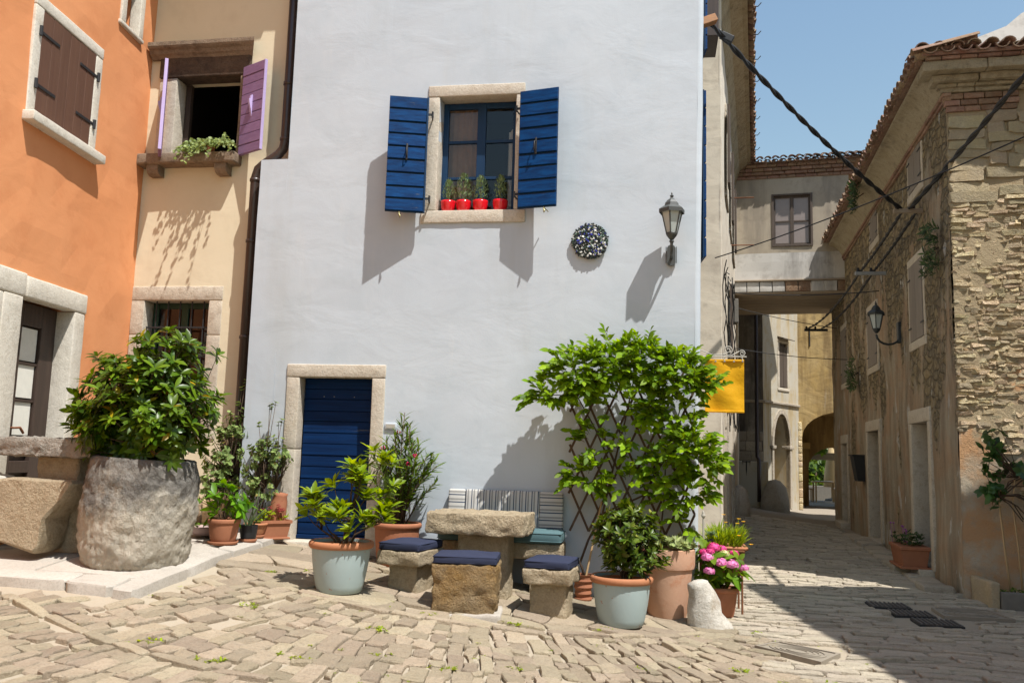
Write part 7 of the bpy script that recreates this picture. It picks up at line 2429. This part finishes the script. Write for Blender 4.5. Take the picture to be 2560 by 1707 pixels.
def rose_bush(c, label, ells, n, extra, seed_h):
    t = thing('rose_bush', label, 'bush', c)
    lm = leaf_me(0.038, 0.030, 0.15, 0.1, 3, 'leaf_rose', 0.5)
    shrub(t, c, ells, n, lm, per=6, tilt=1.05, tiers=2, size=1.0, shell=0.25, nsingle=120, upk=0.35, r0=0.010, limbs=9, gap=0.03, extra=extra)
rose_bush(Vector((-4.75, 9.30, Tz(-4.75, 9.3))), 'tall thin leaved bush in front of the drainpipe', [((-4.78, 9.28, 1.50), (0.30, 0.18, 0.42)), ((-4.85, 9.2, 1.20), (0.26, 0.18, 0.22)), ((-4.68, 9.3, 1.85), (0.18, 0.14, 0.24))], 170,
          [((-4.63, 9.35, 2.38), (0, 0, 1)), ((-4.60, 9.35, 2.33), (.4, 0, 1)), ((-4.67, 9.35, 2.30), (-.4, 0, 1)), ((-4.70, 9.33, 2.12), (-.4, 0, 1)), ((-4.62, 9.3, 2.05), (.4, 0, 1))], 0)
rose_bush(Vector((-4.25, 9.16, Tz(-4.25, 9.1))), 'rounder grey green bush left of the blue door', [((-4.25, 9.12, 1.50), (0.30, 0.15, 0.26)), ((-4.28, 9.08, 1.20), (0.24, 0.14, 0.18)), ((-4.08, 9.08, 1.55), (0.18, 0.14, 0.2))], 150,
          [((-4.20, 9.15, 2.10), (0, 0, 1)), ((-4.16, 9.15, 2.12), (.4, 0, 1)), ((-4.23, 9.15, 2.08), (-.4, 0, 1)), ((-4.06, 9.12, 1.93), (.3, 0, 1)), ((-4.10, 9.12, 1.90), (0, 0, 1)), ((-4.34, 9.14, 1.88), (-.3, 0, 1))], 1)

# ---- red pots with little conifers on the sill
def red_pots():
    spec = [(-2.338, 0.24, 0.070, 'leftmost red pot with dark round topped conifer on the sill', 0.0), (-2.160, 0.31, 0.095, 'second red pot with tall loose conifer on the sill', 0.3), (-1.965, 0.28, 0.082, 'third red pot with blue green conifer on the sill', 0.1), (-1.735, 0.28, 0.080, 'rightmost red pot with conifer shaded by the shutter', 0.0)]
    for x, h, w, lb, loose in spec:
        c = Vector((x, 9.40, 4.332))
        t = thing('potted_conifer', lb, 'potted plant', c, 'red pots on the window sill')
        b = MB(); b.lathe([(0.03, 0), (0.058, 0.0), (0.070, 0.02), (0.082, 0.06), (0.086, 0.105), (0.087, 0.128), (0.080, 0.128), (0.078, 0.11)], c, 28); b.build('pot', M['red_glaze'], t, smooth=True)
        s = MB(); s.lathe([(0.001, 0.115), (0.079, 0.112)], c, 20, capb=False); s.build('soil', M['soil'], t)
        MB().tube([c + Vector((0, 0, 0.1)), c + Vector((0, 0, 0.12 + h * 0.8))], [0.006, 0.003], 5).build('trunk', M['bark'], t)
        lm = leaf_me(0.030, 0.010, 0.2, 0.05, 2, 'leaf_conifer', 0.5)
        o = []
        for k in range(330):
            f = rnd.random() ** 0.8; r = w * math.sin(min(1, (1 - f) * 1.5 + 0.12) * math.pi / 2) * math.sqrt(rnd.random()) * (1 + loose * U(-.5, 1))
            a = U(0, 6.28)
            p = c + Vector((r * math.cos(a), r * math.sin(a), 0.13 + h * f))
            o.append(orient(p, (math.cos(a) * 0.5 + U(-.3, .3), math.sin(a) * 0.5 + U(-.3, .3), 1), (math.cos(a), math.sin(a), 0.3), U(0.7, 1.4)))
        foliage(t, o, lm, 50)
red_pots()

def ivy():
    c = Vector((-5.42, 9.56, 5.195))
    t = thing('ivy_pot', 'trailing variegated ivy spilling over the purple shuttered window sill', 'potted plant', c)
    pot(t, c, 0.055, 0.075, 0.09, 'terracotta', n=18)
    lm = leaf_me(0.042, 0.040, 0.1, 0.15, 3, 'leaf_ivy', 0.35)
    o = []; mb = MB()
    for k in range(46):
        a = U(2.2, 5.4) if k < 34 else U(0, 6.28)
        d = Vector((math.cos(a) - 0.35, math.sin(a) * 0.9 - 0.4, U(0.1, 0.7))).normalized()
        L_ = U(0.15, 0.42) if k % 7 else U(0.5, 0.62)
        p = c + Vector((U(-.1, .25), U(-.05, .04), 0.08 + U(0, .05))); e = d.copy(); pts = [p.copy()]
        for j in range(9):
            p = p + e * L_ / 9; e = (e + Vector((0, -0.02, -0.23))).normalized()
            if p.y > 9.46 and p.z < 5.21: p.z = 5.21 + U(0, .02)
            pts.append(p.copy())
            for _ in range(2): o.append(orient(p, rdir() + Vector((0, -0.5, -0.3)), Vector((0, -1, 0.6)) + rdir() * 0.4, U(0.6, 1.15)))
        mb.tube(pts, 0.002, 4, caps=False)
    mb.build('stems', M['green_stem'], t)
    foliage(t, o, lm, 150)
ivy()

# ---- planter at the stone house doorway, climbing shrub at its gable, wall plants
def right_side_plants():
    p = RC + SD * 1.95 - RU * 0.22
    c = Vector((p.x, p.y, 0.22))
    t = thing('window_box', 'terracotta box of herbs on the step of the nearest doorway', 'planter', c)
    F = rotz((c.x, c.y, c.z), -0.07)
    q = MB(F); q.hexa([(-0.15, -0.36, 0), (0.15, -0.36, 0), (0.15, 0.36, 0), (-0.15, 0.36, 0), (-0.19, -0.40, 0.27), (0.19, -0.40, 0.27), (0.19, 0.40, 0.27), (-0.19, 0.40, 0.27)]); q.build('box', M['terracotta'], t)
    MB(F).rbox((-0.205, -0.415, 0.235), (0.205, 0.415, 0.285), (1, 1, 1), 0.012).build('rim', M['terracotta'], t)
    MB(F).rbox((-0.2, -0.42, -0.02), (0.2, 0.42, 0.012), (1, 1, 1), 0.006).build('tray', M['terracotta'], t)
    lm = leaf_me(0.055, 0.024, 0.2, 0.2, 3, 'leaf_shade', 0.5)
    o = []
    for k in range(70): whorl(o, F @ Vector((U(-.17, .17), U(-.38, .38), 0.28 + U(0, .16))), (U(-.6, .3), U(-.6, .3), 1), 5, 0.9, 1.0)
    foliage(t, o, lm, 60)
    for k in range(6):
        pp = F @ Vector((U(-.2, .0), U(-.1, .38), 0.46 + U(0, .12)))
        f = MB(); f.lathe([(0.0, -0.012), (0.022, 0.0), (0.0, 0.015)], pp, 7, capb=False); f.tube([pp, (pp.x + 0.02, pp.y, 0.5)], 0.003, 4); f.build('flower', M['purple_flower'], t)
    # climber in front of the gable
    c = Vector((4.10, 11.16, 0.06))
    t = thing('climbing_shrub', 'dark leaved climber with bare stems on the sunny gable', 'bush', c)
    lm = leaf_me(0.11, 0.085, 0.12, 0.15, 4, 'leaf_gable', 0.4)
    ell = [((3.98, 11.18, 1.95), (0.14, 0.12, 0.18)), ((3.97, 11.18, 1.62), (0.14, 0.12, 0.16)), ((3.90, 11.2, 1.32), (0.16, 0.12, 0.14)), ((4.28, 11.18, 1.62), (0.20, 0.12, 0.12)), ((4.55, 11.1, 1.5), (0.25, 0.15, 0.35)), ((4.7, 11.1, 0.9), (0.3, 0.15, 0.4)), ((4.42, 11.05, 0.75), (0.10, 0.1, 0.10))]
    shrub(t, Vector((4.02, 11.2, 1.35)), ell, 200, lm, per=5, tilt=1.2, tiers=1, size=0.8, shell=0.3, nsingle=160, upk=0.2, r0=0.010, limbs=12)
    m = MB(); m.tube([c, (4.06, 11.2, 0.6), (4.02, 11.2, 1.1), (4.0, 11.2, 1.5)], [0.014, 0.013, 0.011, 0.009], 6); m.tube([c + Vector((0.12, 0, 0)), (4.20, 11.2, 0.7), (4.16, 11.2, 1.2), (4.2, 11.18, 1.6)], [0.012, 0.012, 0.010, 0.008], 6); m.build('main_stems', M['light_wood'], t, smooth=True)
    # raised bed edge
    b = thing('planting_bed', 'low dark concrete bed at the foot of the gable', 'planter', (4.4, 11.1, 0.05))
    MB().rbox((3.86, 10.82, -0.1), (4.42, 10.90, 0.24), (4, 1, 2), 0.015, 0.008, 5, 1).build('edge_slab', M['concrete_dark'], b, smooth=True)
    MB().rbox((4.43, 10.80, -0.1), (5.6, 10.88, 0.20), (6, 1, 2), 0.015, 0.008, 5, 2).build('edge_slab', M['concrete_dark'], b, smooth=True)
    MB().rbox((3.76, 10.84, -0.1), (3.855, 11.5, 0.34), (1, 4, 3), 0.02, 0.015, 5, 3).build('end_stone', M['large_block'], b, smooth=True)
    MB().box(3.86, 5.6, 10.88, 11.5, -0.05, 0.16).build('soil', M['soil'], b)
    lm = leaf_me(0.05, 0.022, 0.2, 0.2, 3, 'leaf_dark', 0.5)
    o = []
    for k in range(40): whorl(o, Vector((U(3.8, 4.6), U(10.9, 11.1), 0.18 + U(0, .08))), (0, -0.3, 1), 5, 0.9, 1.0)
    foliage(b, o, lm, 40, rest='ground_cover')
    # tufts growing from the wall
    for s, z, r, lb in ((0.55, 4.55, 0.26, 'fern tuft growing high on the stone house corner'), (7.6, 3.55, 0.26, 'dark plant tuft hanging on the wall beyond the lantern'), (4.8, 6.55, 0.22, 'dark weed growing on the stone house eave')):
        p = RC + SD * s - RU * (0.06 if z < 6 else 0.36)
        t = thing('wall_plant', lb, 'plant', (p.x, p.y, z), 'weeds on the stone house wall')
        lm = leaf_me(0.10, 0.028, 0.2, 0.3, 3, 'leaf_shade', 0.4)
        o = []
        for k in range(60):
            q = Vector((p.x - U(0, .12), p.y + U(-r, r) * 0.9, z + U(-1.5, 1.0) * r))
            whorl(o, q, (-1, -0.3, 0.2), 4, 0.8, U(0.7, 1.2))
        foliage(t, o, lm, 50)
        MB().tube([(p.x + 0.1, p.y, z), (p.x - 0.05, p.y, z - 0.1)], 0.01, 5).build('stem', M['bark'], t)
right_side_plants()

# ---- weeds in the joints of the paving: uncountable
def weeds():
    lm = leaf_me(0.030, 0.013, 0.2, 0.3, 3, 'leaf_grassy', 0.5)
    o = []
    spots = [(-1.88, 6.05), (-2.35, 5.75), (-2.78, 5.45), (-1.35, 6.0), (-0.95, 6.2), (-2.05, 6.65), (-0.1, 6.75), (-1.85, 7.30), (-1.12, 7.45), (-2.2, 7.25), (0.95, 8.55), (0.65, 7.1), (0.95, 6.85), (-0.15, 5.9), (-3.15, 6.7), (-3.45, 7.75), (-3.2, 8.0), (-2.95, 8.25), (-0.45, 7.75), (-0.36, 7.9), (0.3, 8.75), (1.3, 6.9), (-3.3, 5.6)]
    for x, y in spots:
        n = rnd.randrange(4, 16)
        for _ in range(n):
            q = Vector((x + rnd.gauss(0, .04), y + rnd.gauss(0, .03), 0))
            q.z = G(q.x, q.y) + 0.008
            whorl(o, q, (U(-.3, .3), U(-.3, .3), 1), 4, 0.95, U(0.5, 1.1))
    for _ in range(60):
        q = Vector((U(-4, 2.2), U(5, 8.6), 0)); q.z = G(q.x, q.y) + 0.006
        for _ in range(2): whorl(o, q + Vector((U(-.02, .02), U(-.02, .02), 0)), (0, 0, 1), 4, 1.0, U(0.3, 0.7))
    e = thing('paving_weeds', 'small green weeds sprouting in the paving joints', 'weeds')
    foliage(e, o, lm, 0, rest='weeds')
    ch = e.children[0]
    ch.parent = None
    ch['kind'] = 'stuff'; ch['label'] = e['label']; ch['category'] = 'weeds'
    bpy.data.objects.remove(e)
    ch.name = 'paving_weeds'
weeds()

# ------------------------------------------------------------------ garden behind the archway
def garden():
    def tree(c, h, r, label, n=120, trunk=0.09):
        c = Vector(c)
        t = thing('garden_tree', label, 'tree', c, 'trees behind the archway')
        lm = leaf_me(0.22, 0.13, 0.15, 0.15, 3, 'leaf_tree', 0.45)
        ell = [((c.x, c.y, c.z + h), (r, r, r * 0.8)), ((c.x - r * .5, c.y - .3, c.z + h * .8), (r * .7, r * .7, r * .5)), ((c.x + r * .6, c.y, c.z + h * .85), (r * .7, r * .7, r * .55))]
        out = []
        pts = ell_points(ell, n, 0.3)
        for p, d in pts: whorl(out, p, d + Vector((0, 0, .3)), 6, 0.9, U(0.8, 1.3), tiers=2, gap=0.1)
        foliage(t, out, lm, 60)
        MB().tube([c, c + Vector((0.05, 0, h * 0.5)), c + Vector((0, 0, h))], [trunk, trunk * 0.8, trunk * 0.4], 8).build('trunk', M['bark'], t, smooth=True)
        stems(t, c + Vector((0, 0, h * 0.45)), [p for p, d in pts][:40], r0=0.03, limbs=6)
    tree((6.6, 38.0, 0.1), 1.2, 1.5, 'rounded bush tree seen low through the archway', 130)
    tree((7.9, 42.0, 0.1), 1.5, 1.8, 'farther tree seen through the archway', 130)
    tree((5.3, 36.5, 0.1), 1.0, 1.2, 'left bush seen through the archway', 90)
    tree((6.6, 32.3, 0.25), 3.0, 1.5, 'overhanging tree crown above the garden beyond the archway', 130)
    pg = thing('pergola', 'pale beam on posts crossing the garden beyond the archway', 'pergola', (6.3, 33.0, 0.2))
    MB().rbox((4.6, 33.0, 1.72), (9.5, 33.18, 1.98), (3, 1, 1), 0.01).build('beam', M['weathered_beam'], pg)
    for x in (4.7, 9.3): MB().rbox((x, 33.02, 0.2), (x + 0.15, 33.16, 1.72), (1, 1, 1), 0.01).build('post', M['weathered_beam'], pg)
    ps = thing('folded_parasol', 'folded cream parasol standing beyond the archway', 'parasol', (6.45, 33.9, 0.25))
    MB().lathe([(0.30, 0.75), (0.26, 1.2), (0.19, 1.8), (0.10, 2.3), (0.03, 2.6)], (6.45, 33.9, 0), 14, amp=0.05, freq=5).build('cloth', M['parasol_cloth'], ps, smooth=True)
    MB().tube([(6.45, 33.9, 0.2), (6.45, 33.9, 2.65)], 0.025, 8).build('pole', M['light_wood'], ps)
    MB().lathe([(0.25, 0.0), (0.25, 0.06), (0.05, 0.1)], (6.45, 33.9, 0.25), 14).build('foot', M['concrete_dark'], ps)
    tb = thing('cafe_table', 'small wooden table with white cloth beyond the archway', 'table', (6.0, 32.6, 0.25))
    MB().rbox((5.55, 32.3, 0.93), (6.35, 32.95, 0.97), (1, 1, 1), 0.008).build('table_top', M['light_wood'], tb)
    for x in (5.6, 6.27):
        for y in (32.34, 32.86): MB().box(x, x + 0.05, y, y + 0.05, 0.25, 0.93).build('leg', M['light_wood'], tb)
    MB().rbox((5.7, 32.25, 0.972), (6.2, 32.9, 0.985), (3, 3, 1), 0.005, 0.01).build('cloth', M['curtain_white'], tb)
    for k, (x, lb) in enumerate(((6.5, 'wooden chair right of the cafe table beyond archway'), (5.35, 'wooden chair left of the cafe table beyond archway'))):
        ch = thing('wooden_chair', lb, 'chair', (x, 32.6, 0.25), 'chairs beyond the archway')
        MB().rbox((x - 0.2, 32.4, 0.68), (x + 0.2, 32.8, 0.72), (1, 1, 1), 0.008).build('seat', M['light_wood'], ch)
        for dx in (-0.19, 0.15):
            for dy in (32.41, 32.75): MB().box(x + dx, x + dx + 0.04, dy, dy + 0.04, 0.25, 0.68).build('leg', M['light_wood'], ch)
        sx = x + (0.19 if k == 0 else -0.19)
        MB().hexa([(sx - .015, 32.4, .72), (sx + .015, 32.4, .72), (sx + .015, 32.8, .72), (sx - .015, 32.8, .72), (sx + .03, 32.4, 1.15), (sx + .06, 32.4, 1.15), (sx + .06, 32.8, 1.15), (sx + .03, 32.8, 1.15)]).build('backrest', M['light_wood'], ch)
    rl = thing('garden_wall', 'low dark wall closing the garden beyond the archway', 'wall', (6.5, 31.6, 0.25))
    MB().rbox((4.3, 35.0, 0.1), (11, 35.3, 0.75), (6, 1, 1), 0.02, 0.02).build('wall', M['concrete_dark'], rl)
garden()
